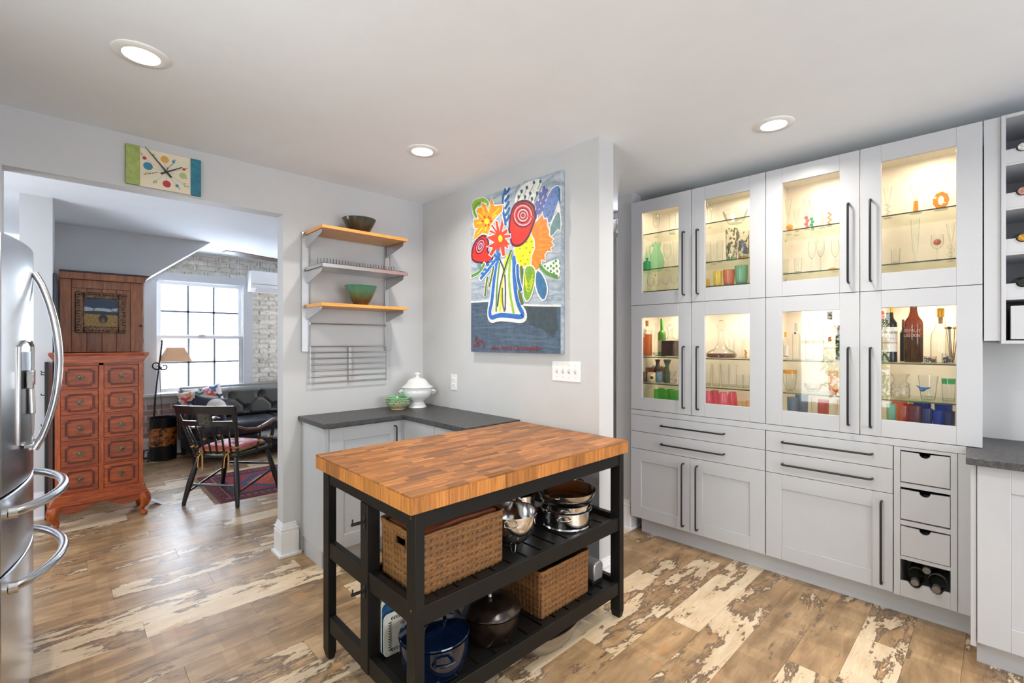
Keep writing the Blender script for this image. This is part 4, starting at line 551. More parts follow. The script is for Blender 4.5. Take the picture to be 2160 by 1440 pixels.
# ================================================================ cabinets: shared door builder
def shaker(y0,y1,z0,z1,x0=0,x1=.02,s=.088,glass_=False,rec=.007):
    """door lying in the y-z plane, front face at x0"""
    b=MB(); xb=x1
    b.box(x0,xb,y0,y0+s,z0,z1).box(x0,xb,y1-s,y1,z0,z1).box(x0,xb,y0+s,y1-s,z0,z0+s).box(x0,xb,y0+s,y1-s,z1-s,z1)
    if not glass_: b.box(x0+rec,xb,y0+s,y1-s,z0+s,z1-s)
    return b
def pull_v(y,z0,z1,x0=0):
    r=.0055; return MB().tube([(x0,y,z0),(x0-.022,y,z0),(x0-.031,y,z0+.004),(x0-.034,y,z0+.014),(x0-.034,y,z1-.014),(x0-.031,y,z1-.004),(x0-.022,y,z1),(x0,y,z1)],r,8)
def pull_h(z,y0,y1,x0=0):
    return MB().tube([(x0,y0,z),(x0-.022,y0,z),(x0-.031,y0+.004,z),(x0-.034,y0+.014,z),(x0-.034,y1-.014,z),(x0-.031,y1-.004,z),(x0-.022,y1,z),(x0,y1,z)],.0055,8)
M_door=glass('door_glass',(.985,.985,.98),(.9,.9,.9),.0,.38)
M_shelf=glass('shelf_glass',(.975,.985,.955),(.93,.95,.88),.02,.6); M_sedge=mat('shelf_edge_green',(.035,.06,.04),.2)
# ---- tall glass cabinets (cabinet frame: x = depth into the wall, y = along the wall)
def glazed(s0,s1,z0,z1,label,shelves,splits):
    t=thing('glass_cabinet',label,'cabinet',CF(0,0,0),th)
    b=MB(); k=.018; x0,x1=.021,.375
    b.box(x0,x1,s0+.001,s0+k,z0+.001,z1-.001).box(x0,x1,s1-k,s1-.001,z0+.001,z1-.001).box(x0,x1,s0+k,s1-k,z0+.001,z0+k).box(x0,x1,s0+k,s1-k,z1-k,z1-.001).box(x1-.008,x1,s0+k,s1-k,z0+k,z1-k)
    b.build('carcass',M_cabin,t)
    ys=[s0]+splits+[s1]
    for i in range(len(ys)-1):
        a,c=ys[i]+.0015,ys[i+1]-.0015
        d=shaker(a,c,z0+.0015,z1-.0015,glass_=True).build('door',M_cab,t,bevel=.0015)
        MB().box(.009,.013,a+.083,c-.083,z0+.083,z1-.083).build('glass_pane',M_door,d)
        y=(c-.046 if i==0 else a+.046)
        hz=(z1-.70,z1-.28) if z0>1.5 else (z0+.046,z0+.46)
        pull_v(y,hz[0]+(.0 if z0<1.5 else -.003),hz[1],0).build('handle',M_black,d)
        pc=(a+c)/2
        MB().lathe([(0,-.006),(.03,-.006),(.034,-.003),(.034,0)],20,(.19,pc-.04,z1-k)).build('puck_light',mat('lit_puck',(1,.86,.66),.5,emit=16),t)
        l=bpy.data.lights.new('puck_glow','AREA'); l.shape='DISK'; l.size=.05; l.energy=PUCK; l.color=(1,.80,.56)
        o=bpy.data.objects.new('puck_glow',l); COL.objects.link(o); o.parent=t; o.location=(.19,pc-.04,z1-k-.0075)
    for zs,(y0,y1) in shelves:
        MB().box(.046,.365,y0,y1,zs-.006,zs).build('glass_shelf',M_shelf,t)
        MB().box(.0445,.0458,y0,y1,zs-.0062,zs+.0002).build('shelf_edge',M_sedge,t)
        for yy in (y0+.004,y1-.004):
            for xx in (.09,.33): MB().box(xx-.004,xx+.004,yy-.004,yy+.004,zs-.012,zs-.006).build('shelf_pin',M_steel,t)
    return t
PUCK=1.9
e=.019
fullA=(.88+e,1.79-e); fullB=(-.04+e,.88-e)
glazed(.88,1.79,1.664,2.42,'upper left white glass door cabinet with pale green pitcher and tumblers',[(z,fullA) for z in (2.184,1.927,1.767)],[1.335])
glazed(-.04,.88,1.664,2.42,'upper right white glass door cabinet with amber stemmed cocktail glasses',[(z,fullB) for z in (2.058,1.804)],[.421])
glazed(.88,1.79,.907,1.664,'lower left white glass door cabinet with decanters and pink stemless glasses',[(z,fullA) for z in (1.290,1.099)],[1.335])
glazed(-.04,.88,.907,1.664,'lower right white glass door cabinet with wine and liquor bottles',[(z,fullB) for z in (1.290,1.099)],[.421])
# ---- base units
def drawerfront(y0,y1,z0,z1): return MB().box(0,.02,y0+.0015,y1-.0015,z0+.0015,z1-.0015)
def baseunit(s0,s1,label,doors,hh):
    t=thing('base_cabinet',label,'cabinet',CF(0,0,0),th)
    MB().box(.021,.375,s0+.001,s1-.001,.115,.869).build('carcass',M_cab,t)
    for z0,z1,zh in ((.748,.869,.814),(.622,.748,.685)):
        d=drawerfront(s0,s1,z0,z1).build('drawer',M_cab,t,bevel=.0015); pull_h(zh,hh[0],hh[1]).build('handle',M_black,d)
    for a,c,hy in doors:
        d=shaker(a+.0015,c-.0015,.1205,.6205,s=.085).build('door',M_cab,t,bevel=.0015); pull_v(hy,.155,.576).build('handle',M_black,d)
    return t
baseunit(.882,1.792,'white base cabinet with two drawers and a pair of shaker doors',[(1.345,1.792,1.388),(.882,1.345,1.293)],(1.12,1.545))
baseunit(.283,.880,'white base cabinet with two drawers and a single wide shaker door',[(.283,.880,.329)],(.368,.788))
tag(MB().box(0,.36,.0145,1.79,.870,.9055).build('worktop_filler',M_cab,loc=CF(0,0,0),rot=(0,0,th),bevel=.001),'long flat white strip between the glass cabinets and the drawers','panel')
# ---- box drawer unit with bottle slot
t=thing('wine_drawer_unit','narrow white open unit with three box drawers and a bottle slot','cabinet',CF(0,0,0),th)
b=MB(); b.box(.002,.37,.255,.281,.115,.868).box(.002,.37,.045,.069,.115,.868).box(.002,.37,.069,.255,.852,.868).box(.33,.37,.069,.255,.115,.852)
for z0,z1 in ((.665,.688),(.474,.498),(.300,.318)): b.box(.006,.33,.069,.255,z0,z1)
b.build('frame',M_cab,t,bevel=.001)
b=MB(); a=[(.255,.115),(.255,.192),(.225,.192),(.213,.176),(.198,.170),(.183,.176),(.172,.192),(.145,.192),(.134,.176),(.119,.170),(.104,.176),(.092,.192),(.069,.192),(.069,.115)]
b.prism(a,.004,.02,'x').build('bottle_rest',M_cab,t,bevel=.001)
def boxdrawer(z0,z1):
    a=[(.0715,z0),(.2525,z0),(.2525,z1)]+[(.162+.021*math.cos(q),z1-.002+.022*math.sin(q)) for q in [-(PI*i/10) for i in range(11)]]+[(.0715,z1)]
    b=MB().prism(a,.004,.016,'x'); b.box(.016,.3,.0715,.0755,z0,z1-.004).box(.016,.3,.2485,.2525,z0,z1-.004).box(.016,.3,.0755,.2485,z0,z0+.004).box(.296,.3,.0755,.2485,z0,z1-.004); return b
for z0,z1 in ((.694,.846),(.506,.654),(.322,.468)):
    d=boxdrawer(z0,z1).build('drawer',M_cab,t)
    MB().box(.05,.28,.09,.235,z1-.05,z1-.02).build('drawer_content',mat('dark_linen',(.02,.02,.022),.7),d)
tag(MB().box(0,.37,.0,.043,.115,.868).build('filler_panel',M_cab,loc=CF(0,0,0),rot=(0,0,th),bevel=.001),'narrow white filler panel right of the wine drawer unit','panel')
tag(MB().box(.068,.082,.0,1.74,.001,.1135).build('toe_kick',M_cab,loc=CF(0,0,0),rot=(0,0,th)),'long white recessed toe kick under the tall cabinets','panel')
# bottles lying in the slot
def lying(y,z,dx,label,lc):
    t=thing('wine_bottle',label,'bottle',CF(y,dx,z),th+PI,'wine bottles lying in the low slot')
    b=MB(); b.lathe([(0,-.27),(.03,-.27),(.034,-.262),(.034,-.09),(.030,-.075),(.015,-.045),(.0145,0),(0,0)],20); b.xf(Matrix.Rotation(PI/2,4,'Y')); b.build('glass_body',mat('dark_bottle',(.012,.014,.010),.12),t)
    c=MB(); c.lathe([(0,.006),(.0155,.006),(.0165,0),(.0165,-.028),(.0155,-.03)],18); c.xf(Matrix.Rotation(PI/2,4,'Y')); c.build('cap',mat('cap_grey',s2l(120,118,116),.3,.6),t)
    c=MB(); c.lathe([(.0346,-.10),(.0349,-.10),(.0349,-.125),(.0346,-.125)],24); c.xf(Matrix.Rotation(PI/2,4,'Y')); c.build('label',mat('bottle_label'+lc,s2l(150,140,90) if lc=='a' else s2l(176,180,172),.5),t)
lying(.198,.206,-.012,'left dark wine bottle lying in the low slot with an olive neck band','a')
lying(.119,.204,-.02,'right dark wine bottle lying in the low slot with a pale neck band','b')
lying(.157,.262,.04,'dark wine bottle lying on top of the other two in the low slot','a')
# ---- deep base cabinet and counter on the right
t=thing('base_cabinet','deep white base cabinet under the dark counter at the right edge','cabinet',CF(0,0,0),th)
MB().box(-.218,.37,-.94,-.0195,.105,.874).build('carcass',M_cab,t,bevel=.001)
MB().box(-.235,.37,-.019,-.001,.09,.874).build('side_panel',M_cab,t,bevel=.001)
d=shaker(-.50,-.021,.112,.870,-.24,-.22,.1).build('door',M_cab,t,bevel=.0015)
d=shaker(-.94,-.503,.112,.870,-.24,-.22,.1).build('door',M_cab,t,bevel=.0015); pull_v(-.55,.40,.80,-.24).build('handle',M_black,d)
MB().box(-.17,.3,-.94,-.06,0,.105).box(-.17,.3,-.06,-.02,0,.105).build('toe_board',M_cab,t)
tag(MB().box(-.28,.375,-1.2,.013,.876,.906).build('countertop',M_granite,loc=CF(0,0,0),rot=(0,0,th),bevel=.002),'dark leathered granite countertop at the right edge of the picture','countertop')
# ---- upper wine rack at the right edge
tag(MB().box(.004,.37,-.097,-.043,1.403,2.42).build('filler_panel',M_cab,loc=CF(0,0,0),rot=(0,0,th),bevel=.001),'tall white filler panel between glass cabinets and wine rack','panel')
t=thing('wine_rack','tall white wall cabinet with open bottle shelves at the right edge','wine rack',CF(0,0,0),th)
b=MB(); b.box(-.004,.37,-.113,-.098,1.39,2.42).box(-.004,.37,-.48,-.465,1.39,2.42).box(-.004,.37,-.465,-.113,2.404,2.42).box(-.004,.37,-.465,-.113,1.39,1.405).box(.355,.37,-.465,-.113,1.405,2.404)
for z in (2.20,2.0,1.797,1.597): b.box(.0,.355,-.465,-.113,z-.010,z)
b.build('carcass',M_cab,t,bevel=.001)
for z0,z1 in ((2.20,2.262),(2.0,2.066),(1.797,1.860),(1.597,1.660)):
    a=[(-.113,z0),(-.113,z1)]
    for yc in (-.165,-.245,-.325,-.405): a+=[(yc+.022*math.cos(q),z1+.001-.02*math.sin(q)) for q in [PI*i/8 for i in range(9)]]
    a+=[(-.465,z1),(-.465,z0)]
    MB().prism(a,.0,.012,'x').build('rack_lip',M_cab,t)
MB().box(.004,.3,-.30,-.128,1.41,1.56).build('drawer',M_cab,t,bevel=.002)
for z,cap,lab in ((2.262,(.8,.82,.8),'white capped bottle lying in the top row of the wall wine rack'),(2.066,(.72,.38,.28),'pink capped bottle lying in the second row of the wall wine rack'),(1.860,(.85,.42,.08),'orange capped bottle lying in the third row of the wall wine rack'),(1.660,(.05,.05,.045),'black capped bottle lying in the fourth row of the wall wine rack')):
    tb=thing('wine_bottle',lab,'bottle',CF(-.165,.0,z+.0),th+PI,'bottles lying in the wall wine rack')
    b=MB(); b.lathe([(0,-.30),(.034,-.30),(.037,-.292),(.037,-.11),(.03,-.085),(.015,-.05),(.0145,0),(0,0)],20); b.xf(Matrix.Rotation(PI/2,4,'Y')); b.build('glass_body',mat('dark_bottle',(.012,.014,.010),.12),tb)
    c=MB(); c.lathe([(0,.008),(.0155,.008),(.0168,0),(.0168,-.045),(.0155,-.048)],18); c.xf(Matrix.Rotation(PI/2,4,'Y')); c.build('cap',mat('foil_%d'%int(z*1000),cap,.25,.7,var=.3,vscale=90),tb)
# ================================================================ corner cabinets and their counter
t=thing('corner_cabinet','white shaker base cabinet under the corner counter, beside the opening','cabinet',(0,0,0))
MB().box(1.135,1.67,2.852,3.232,.11,.874).build('carcass',M_cab,t,bevel=.001)
d=shaker(1.165,1.655,.115,.868,s=.085); d.v=[(p[1],2.83+p[0],p[2]) for p in d.v]; d=d.build('door',M_cab,t,bevel=.0015)
pv=pull_v(1.60,.43,.835); pv.v=[(p[1],2.83+p[0],p[2]) for p in pv.v]; pv.build('handle',M_black,d)
MB().box(1.17,1.67,2.90,2.92,0,.11).box(1.14,1.17,2.90,3.2,0,.11).build('toe_board',M_cab,t)
t=thing('corner_cabinet','white base cabinet along the partition wall behind the wooden island','cabinet',(0,0,0))
MB().box(1.692,2.083,2.125,3.232,.11,.874).build('carcass',M_cab,t,bevel=.001)
for a,c in ((2.13,2.46),(2.463,2.80)): MB().box(1.671,1.691,a,c,.115,.868).build('door',M_cab,t,bevel=.0015)
MB().box(1.657,1.672,2.832,2.851,.115,.868).box(1.672,1.6915,2.802,2.851,.115,.868).build('corner_filler',M_cab,t)
MB().box(1.74,1.76,2.13,2.9,0,.11).build('toe_board',M_cab,t)
b=MB().prism([(1.114,3.233),(1.114,2.800),(1.650,2.800),(1.650,2.112),(2.083,2.112),(2.083,3.233)],.876,.906,'z')
tag(b.build('countertop',M_granite,bevel=.002),'dark leathered granite corner countertop with tureen and bowls on it','countertop')
# tureen
t=thing('soup_tureen','white porcelain soup tureen with domed lid in the counter corner','tureen',(1.915,3.045,.907),R(-32))
M_por=mat('white_porcelain',s2l(236,236,236),.12,coat=.4,var=.004)
MB().lathe([(0,.004),(.055,.004),(.067,0),(.069,.004),(.060,.022),(.05,.034),(.047,.042),(.062,.056),(.09,.078),(.105,.104),(.108,.125),(.104,.142),(.108,.150),(.103,.150),(.098,.14),(.1,.12),(.09,.09),(.05,.05),(0,.046)],48).build('tureen_body',M_por,t)
MB().lathe([(.113,.1505),(.118,.153),(.113,.158),(.096,.168),(.082,.182),(.070,.202),(.055,.215),(.032,.222),(.014,.229),(.011,.238),(.013,.243),(.022,.250),(.022,.255),(.014,.262),(0,.264)],48).build('tureen_lid',M_por,t)
for sgn in (-1,1): MB().tube([(sgn*.10,-.02,.130),(sgn*.117,-.014,.126),(sgn*.128,0,.118),(sgn*.122,.004,.108),(sgn*.108,.004,.10)],[.012,.012,.011,.009,.006],10).build('handle',M_por,t)
# three nested bowls
m,tt,bb=nt('painted_bowl_outside'); v=coords(tt,(1,1,1)); 
tt.links.new(mix(tt,ramp(tt,noise(tt,v,55,3),[(.58,0.0),(.62,1.0)]),ramp(tt,noise(tt,v,12,2),[(.4,s2l(150,190,150)),(.6,s2l(196,190,140))]),ramp(tt,noise(tt,v,30,1),[(.45,s2l(40,52,40)),(.6,s2l(140,60,40))])),bb.inputs['Base Color']); bb.inputs['Roughness'].default_value=.15
M_pin=mat('bowl_inside_green',s2l(84,178,118),.1,coat=.5); M_terra=mat('bowl_foot',s2l(206,160,130),.5); M_rim=mat('bowl_rim',s2l(178,206,176),.2)
for i,lb in enumerate(('bottom painted green bowl of the nested three on the counter','middle painted green bowl of the nested three on the counter','top painted green bowl of the nested three on the counter')):
    z=.907+i*.0165; t=thing('painted_bowl',lb,'bowl',(1.757,3.055,z),i*1.1,'nested painted green bowls')
    MB().lathe([(0,.003),(.045,.003),(.048,0),(.05,.001),(.049,.009)],32).build('foot',M_terra,t)
    MB().lathe([(.049,.009),(.066,.02),(.080,.036),(.087,.050)],40).build('bowl_wall',m,t)
    MB().lathe([(.087,.050),(.0905,.0525),(.0885,.0545),(.085,.052)],40).build('rim',M_rim,t)
    MB().lathe([(.085,.052),(.076,.036),(.06,.0225),(.03,.0175),(0,.0165)],40).build('bowl_inside',M_pin,t)
# ================================================================ island
t=thing('kitchen_island','black slatted kitchen island with thick butcher block top','kitchen island',(0,0,0))
M_stave=wood('oak_stave',(s2l(126,76,32),s2l(170,106,46),s2l(204,138,68)),(1.2,16,4),4,.42,.1,.5,.05)
M_edge=wood('oak_edge_block',(s2l(144,88,40),s2l(186,120,56),s2l(210,144,74)),(30,30,2),3,.45,.05,.4,.05)
M_iron=mat('black_brown_paint',(.006,.0055,.005),.48,var=.1,spec=.3)
X0,X1,Y0,Y1=.80,2.06,1.311,2.10
top=MB().box(X0+.012,X1-.012,Y0+.012,Y1-.012,.842,.894).build('tabletop',wood('oak_core',(s2l(150,90,44),s2l(190,120,60)),rough=.5),t)
SM={}
rows=26; wy=(Y1-Y0)/rows
for r_ in range(rows):
    x=X0; first=True
    while x<X1-1e-4:
        L=random.choice((.09,.11,.13,.15)) if not first else random.choice((.05,.08,.11,.15)); first=False
        L=min(L,X1-x); 
        if X1-x-L<.04: L=X1-x
        k=round(L,3)
        if k not in SM: SM[k]=MB().box(-k/2,k/2,-wy/2,wy/2,-.004,.002).mesh('stave',M_stave)
        o=bpy.data.objects.new('stave',SM[k]); COL.objects.link(o); o.parent=top; o.location=(x+L/2,Y0+wy*(r_+.5),.898+random.uniform(-.0001,.0001)); x+=L
def blocks(x0,x1,fixed,axis):
    a=x0
    while a<x1-1e-4:
        L=min(random.uniform(.05,.09),x1-a)
        if x1-a-L<.03: L=x1-a
        b=MB()
        if axis=='x': b.box(-L/2,L/2,-.006,.006,-.027,.0265); loc=(a+L/2,fixed,.867)
        else: b.box(-.006,.006,-L/2,L/2,-.027,.0265); loc=(fixed,a+L/2,.867)
        b.build('edge_block',M_edge,top,loc=loc); a+=L
blocks(X0,X1,Y0+.006,'x'); blocks(X0,X1,Y1-.006,'x'); blocks(Y0+.012,Y1-.012,X0+.006,'y'); blocks(Y0+.012,Y1-.012,X1-.006,'y')
lx=[(.832,.868),(2.022,2.058)]; ly=[(1.335,1.391),(2.042,2.098)]
for xa,xb in lx:
    for ya,yb in ly:
        b=MB().box(xa,xb,ya,yb,.03,.84); b.add([(xa,ya,.03),(xb,ya,.03),(xb,yb,.03),(xa,yb,.03),(xa+.006,ya+.006,0),(xb-.006,ya+.006,0),(xb-.006,yb-.006,0),(xa+.006,yb-.006,0)],[(0,1,5,4),(1,2,6,5),(2,3,7,6),(3,0,4,7),(4,5,6,7)])
        l=b.build('leg',M_iron,t,bevel=.0015)
        if ya<1.4 and xa<1:
            for z in (.81,.50,.16): MB().lathe([(0,.0015),(.004,.001),(.0045,0)],12).xf(Matrix.Translation((xa-.0,ya+.028,z))@Matrix.Rotation(-PI/2,4,'Y')).build('bolt',M_brass,l)
for xa,xb in ((.832,.884),(2.006,2.058)): MB().box(xa,xb,1.673,1.733,.20 if False else .125,.775).build('post',M_iron,t,bevel=.0015)
MB().box(.868,2.022,1.338,1.358,.775,.839).build('apron',M_iron,t,bevel=.0015); MB().box(.868,2.022,2.07,2.09,.775,.839).build('apron',M_iron,t,bevel=.0015)
for xa,xb in ((.836,.864),(2.026,2.054)):
    MB().box(xa,xb,1.391,2.042,.775,.839).build('end_apron',M_iron,t,bevel=.0015)
    MB().box(xa,xb,1.391,2.042,.450,.519).build('end_rail',M_iron,t,bevel=.0015)
    MB().box(xa,xb,1.391,2.042,.124,.193).build('end_rail',M_iron,t,bevel=.0015)
for z0,z1 in ((.445,.510),(.121,.185)):
    MB().box(.868,2.022,1.341,1.363,z0,z1).build('front_rail',M_iron,t,bevel=.0015); MB().box(.884,2.006,1.712,1.732,z0,z1).build('rear_rail',M_iron,t,bevel=.0015)
for zt in (.496,.172):
    nsl=13; pitch=(2.022-.868)/nsl
    for i in range(nsl):
        MB().box(.868+pitch*i+.006,.868+pitch*(i+1)-.006,1.364,1.711,zt-.016,zt).build('slat',M_iron,t,bevel=.001)
hk=MB().tube([(0,0,0),(-.05,0,0)],.006,10).tube([(-.045,0,0),(-.045,0,.02)],.0032,8).box(0,.002,-.008,.008,-.028,.02)
for z in (.705,.44):
    hk.build('hook',M_black,t,loc=(.830,1.70,z))
# woven baskets
def weavemat():
    m,t_,b=nt('woven_seagrass'); v=coords(t_,(6,6,60)); n=noise(t_,v,4,5,.7); at=N(t_,'ShaderNodeAttribute',attribute_name='weave')
    c=ramp(t_,n,[(.3,s2l(92,60,30)),(.5,s2l(130,88,47)),(.7,s2l(160,114,66))])
    c=mix(t_,at.outputs['Fac'],c,s2l(66,38,18)); t_.links.new(c,b.inputs['Base Color']); b.inputs['Roughness'].default_value=.6; bump(t_,b,n,.3,.003); return m
M_weave=weavemat()
def basket(name,label,x0,x1,y0,y1,z0,h,hole=True):
    t=thing(name,label,'basket',((x0+x1)/2,(y0+y1)/2,z0)); ax,ay=(x1-x0)/2,(y1-y0)/2; rr=.018
    # perimeter path, rounded corners
    per=[]
    for cx,cy,a0 in ((ax-rr,-ay+rr,-PI/2),(ax-rr,ay-rr,0),(-ax+rr,ay-rr,PI/2),(-ax+rr,-ay+rr,PI)):
        per+=[(cx+rr*math.cos(a0+PI/2*i/4),cy+rr*math.sin(a0+PI/2*i/4)) for i in range(5)]
    per=[Vector(p) for p in per]; seg=[]; L=0
    for i,p in enumerate(per):
        q=per[(i+1)%len(per)]; l=(q-p).length; seg.append((L,p,q,l)); L+=l
    ds=.0045; n=int(L/ds); pts=[]
    for k in range(n):
        s=k*L/n
        for a,p,q,l in seg:
            if a<=s<=a+l+1e-9: break
        d=(q-p).normalized(); pts.append((p+(q-p)*((s-a)/l),Vector((d.y,-d.x)),s))
    m_=int(h/ds); V=[];F=[];A=[]
    for j in range(m_+1):
        z=h*j/m_
        for p,nr,s in pts:
            px,pz=.024,.0265
            i1=round(s/px); i2=round(z/pz); fx=abs(s/px-i1); fz=abs(z/pz-i2)
            chk=1 if (fx<.13 and fz<.2) or (abs(fx-.22)<.05 and fz<.14) else 0
            strand=.0011*abs(math.sin(PI*z/.0088)); d=strand-.003*chk+ .0006*math.sin(2*PI*s/px)
            lean=1-.03*(1-z/h); V.append((p.x*lean+nr.x*d,p.y*lean+nr.y*d,z)); A.append(.7*chk+ (.25 if abs(math.sin(PI*z/.0088))<.22 else 0))
    for j in range(m_):
        for k in range(n):
            k2=(k+1)%n; x_,y_,z_=V[j*n+k]
            if hole and x_<-ax+.01 and abs(y_+.02)<.032 and h-.062<z_<h-.03: continue
            F.append((j*n+k,j*n+k2,(j+1)*n+k2,(j+1)*n+k))
    mb=MB(); mb.add(V,F); o=mb.build('woven_side',M_weave,t,angle=60)
    at=o.data.attributes.new('weave','FLOAT','POINT')
    if len(o.data.vertices)==len(A): at.data.foreach_set('value',A)
    inn=MB().box(-ax+.012,ax-.012,-ay+.012,ay-.012,.004,.01)
    for a in ((-ax+.006,-ax+.010,-ay+.008,ay-.008),(ax-.010,ax-.006,-ay+.008,ay-.008),(-ax+.008,ax-.008,-ay+.006,-ay+.010),(-ax+.008,ax-.008,ay-.010,ay-.006)):
        if hole and a[0]==-ax+.006: 
            inn.box(*a,.004,h-.064).box(*a,h-.028,h-.002).box(a[0],a[1],a[2],-.054,h-.064,h-.028).box(a[0],a[1],.014,a[3],h-.064,h-.028)
        else: inn.box(*a,.004,h-.002)
    inn.build('lining',mat('basket_inside',s2l(92,62,36),.8),t)
    MB().tube([(p.x*1.0,p.y*1.0,h-.001+.0012*math.sin(i)) for i,(p,nr,s) in enumerate(pts[::4])],.0055,8,closed=True).build('rim',M_weave,t)
    if hole:
        MB().tube([(-ax,-.054,h-.064),(-ax,.014,h-.064),(-ax,.014,h-.028),(-ax,-.054,h-.028)],.004,6,closed=True).build('handle_hole_binding',M_weave,t)
    return t
basket('woven_basket','long woven basket with cut out handle on the upper island shelf',.893,1.306,1.415,1.692,.497,.213)
basket('woven_basket','woven basket on the lower island shelf beside the brown pot',1.508,1.862,1.40,1.67,.173,.208,False)
tag(MB().prism([(-.19,0),(.19,0),(.18,.02),(0,.026),(-.18,.012)],-.11,.11,'y').build('brown_paper',mat('kraft_paper',s2l(150,84,52),.6,var=.15),loc=(1.10,1.555,.694)),'folded reddish brown paper lying in the long woven basket','paper')
# cookware on the upper shelf
t=thing('colander','small steel colander with punched holes and wire feet','colander',(1.425,1.50,.497))
prof=[(.03,.022),(.06,.03),(.085,.052),(.102,.085),(.110,.12),(.113,.155),(.117,.157),(.117,.16),(.110,.158),(.107,.12),(.098,.086),(.08,.055),(.05,.033),(0,.026)]
MB().lathe([(0,.022)]+prof,48).build('bowl_shell',M_chrome,t)
hb=MB()
for ring,(rz,cnt) in enumerate(((.045,26),(.058,28),(.072,30),(.086,32))):
    for i in range(cnt):
        a=2*PI*(i+.5*(ring%2))/cnt
        if math.sin(a*2.5+.6)>-.35:
            rr=float(np.interp(rz,[.03,.052,.085,.12],[.06,.085,.102,.110]))+.0006; q=Matrix.Rotation(a,4,'Z')@Matrix.Translation((rr,0,rz))@Matrix.Rotation(PI/2-.5,4,'Y')
            hb.join(MB().lathe([(0,.0004),(.0026,0)],8).xf(q))
hb.build('drain_holes',M_dark,t)['kind']='stuff'
for a in (-2.2,-.1,2.0): MB().tube([(.04*math.cos(a-.3),.04*math.sin(a-.3),.026),(.062*math.cos(a-.1),.062*math.sin(a-.1),.001),(.064*math.cos(a+.1),.064*math.sin(a+.1),.001),(.045*math.cos(a+.3),.045*math.sin(a+.3),.028)],.0022,6).build('wire_foot',M_chrome,t)
for a in (R(225),R(20)):
    c=Vector((math.cos(a),math.sin(a),0)); s_=Vector((-c.y,c.x,0)); MB().tube([c*.112-s_*.03+Vector((0,0,.14)),c*.14-s_*.024+Vector((0,0,.138)),c*.146+Vector((0,0,.135)),c*.14+s_*.024+Vector((0,0,.138)),c*.112+s_*.03+Vector((0,0,.14))],.003,8).build('loop_handle',M_chrome,t)
t=thing('saucepan','dark rimmed steel pan standing behind the colander','pan',(1.60,1.63,.497))
MB().lathe([(0,0),(.07,0),(.075,.004),(.076,.165),(.080,.168),(.074,.168),(.072,.008),(0,.006)],48).build('pan_body',M_chrome,t)
MB().tube([(-.04,-.06,.155),(-.10,-.02,.185),(-.19,.0,.195)],.007,10,flat=.6).build('pan_handle',M_chrome,t)
t=thing('steamer_pot','low steel steamer pot at the bottom of the pan stack','pot',(1.80,1.50,.497))
MB().lathe([(0,.006),(.105,.006),(.118,0),(.121,.006),(.118,.012),(.123,.016),(.123,.082),(.128,.085),(.121,.085),(.119,.014),(0,.012)],56).build('pot_body',M_chrome,t)
for a in (R(215),R(35)):
    c=Vector((math.cos(a),math.sin(a),0)); s_=Vector((-c.y,c.x,0)); MB().tube([c*.122-s_*.034+Vector((0,0,.06)),c*.148-s_*.026+Vector((0,0,.064)),c*.153+Vector((0,0,.064)),c*.148+s_*.026+Vector((0,0,.064)),c*.122+s_*.034+Vector((0,0,.06))],.0035,8).build('loop_handle',M_chrome,t)
t=thing('steamer_insert','shallow steel insert in the middle of the pan stack','pan',(1.80,1.50,.583))
MB().lathe([(0,.004),(.112,.004),(.114,0),(.118,.002),(.126,.03),(.132,.034),(.126,.035),(.115,.008),(0,.007)],56).build('pan_body',M_chrome,t)
t=thing('frying_pan','wide steel pan with loop handles on top of the pan stack','pan',(1.80,1.50,.62))
MB().lathe([(0,0),(.10,0),(.122,.008),(.138,.028),(.145,.05),(.149,.052),(.143,.052),(.134,.03),(.118,.012),(.09,.005),(0,.004)],64).build('pan_body',steel('pan_steel',(.5,.48,.46),.2,(40,40,3),.02),t)
for a in (R(195),R(15)):
    c=Vector((math.cos(a),math.sin(a),0)); s_=Vector((-c.y,c.x,0)); MB().tube([c*.142-s_*.03+Vector((0,0,.042)),c*.168-s_*.024+Vector((0,0,.05)),c*.176+Vector((0,0,.051)),c*.168+s_*.024+Vector((0,0,.05)),c*.142+s_*.03+Vector((0,0,.042))],.004,8).build('loop_handle',M_chrome,t)
# lower shelf
M_enam=mat('blue_enamel',(.002,.008,.027),.1,coat=.8,var=.25,vscale=14)
t=thing('dutch_oven','large dark blue enamel dutch oven with flat lid','pot',(1.01,1.487,.173))
MB().lathe([(0,.004),(.09,.003),(.108,0),(.118,.02),(.128,.06),(.131,.10),(.130,.125),(.134,.128),(.126,.128),(.12,.06),(.1,.012),(0,.01)],56).build('pot_body',M_enam,t)
MB().lathe([(.127,.129),(.132,.133),(.130,.137),(.09,.146),(0,.150)],56).build('lid',M_enam,t)
for sgn in (-1,1): MB().tube([(sgn*.122,-.035,.09),(sgn*.152,-.03,.098),(sgn*.16,0,.1),(sgn*.152,.03,.098),(sgn*.122,.035,.09)],.008,10,flat=.7).xf(Matrix.Rotation(R(70),4,'Z')).build('loop_handle',M_enam,t)
MB().tube([(-.055,-.01,.146),(-.05,-.008,.168),(-.02,0,.178),(.02,0,.178),(.05,.008,.168),(.055,.01,.146)],.008,10,flat=.55).build('lid_handle',M_enam,t)
M_brown=mat('brown_cast_iron',(.014,.008,.006),.25,var=.35,vscale=16)
t=thing('casserole_pot','dark brown casserole pot with a domed lid','pot',(1.30,1.50,.173))
MB().lathe([(0,.003),(.095,.002),(.105,0),(.118,.03),(.124,.075),(.126,.10),(.130,.103),(.122,.103),(.116,.05),(.1,.01),(0,.008)],56).build('pot_body',M_brown,t)
MB().lathe([(.124,.104),(.131,.108),(.128,.114),(.119,.118),(.112,.128),(.085,.14),(.04,.148),(0,.15)],56).build('lid',M_brown,t)
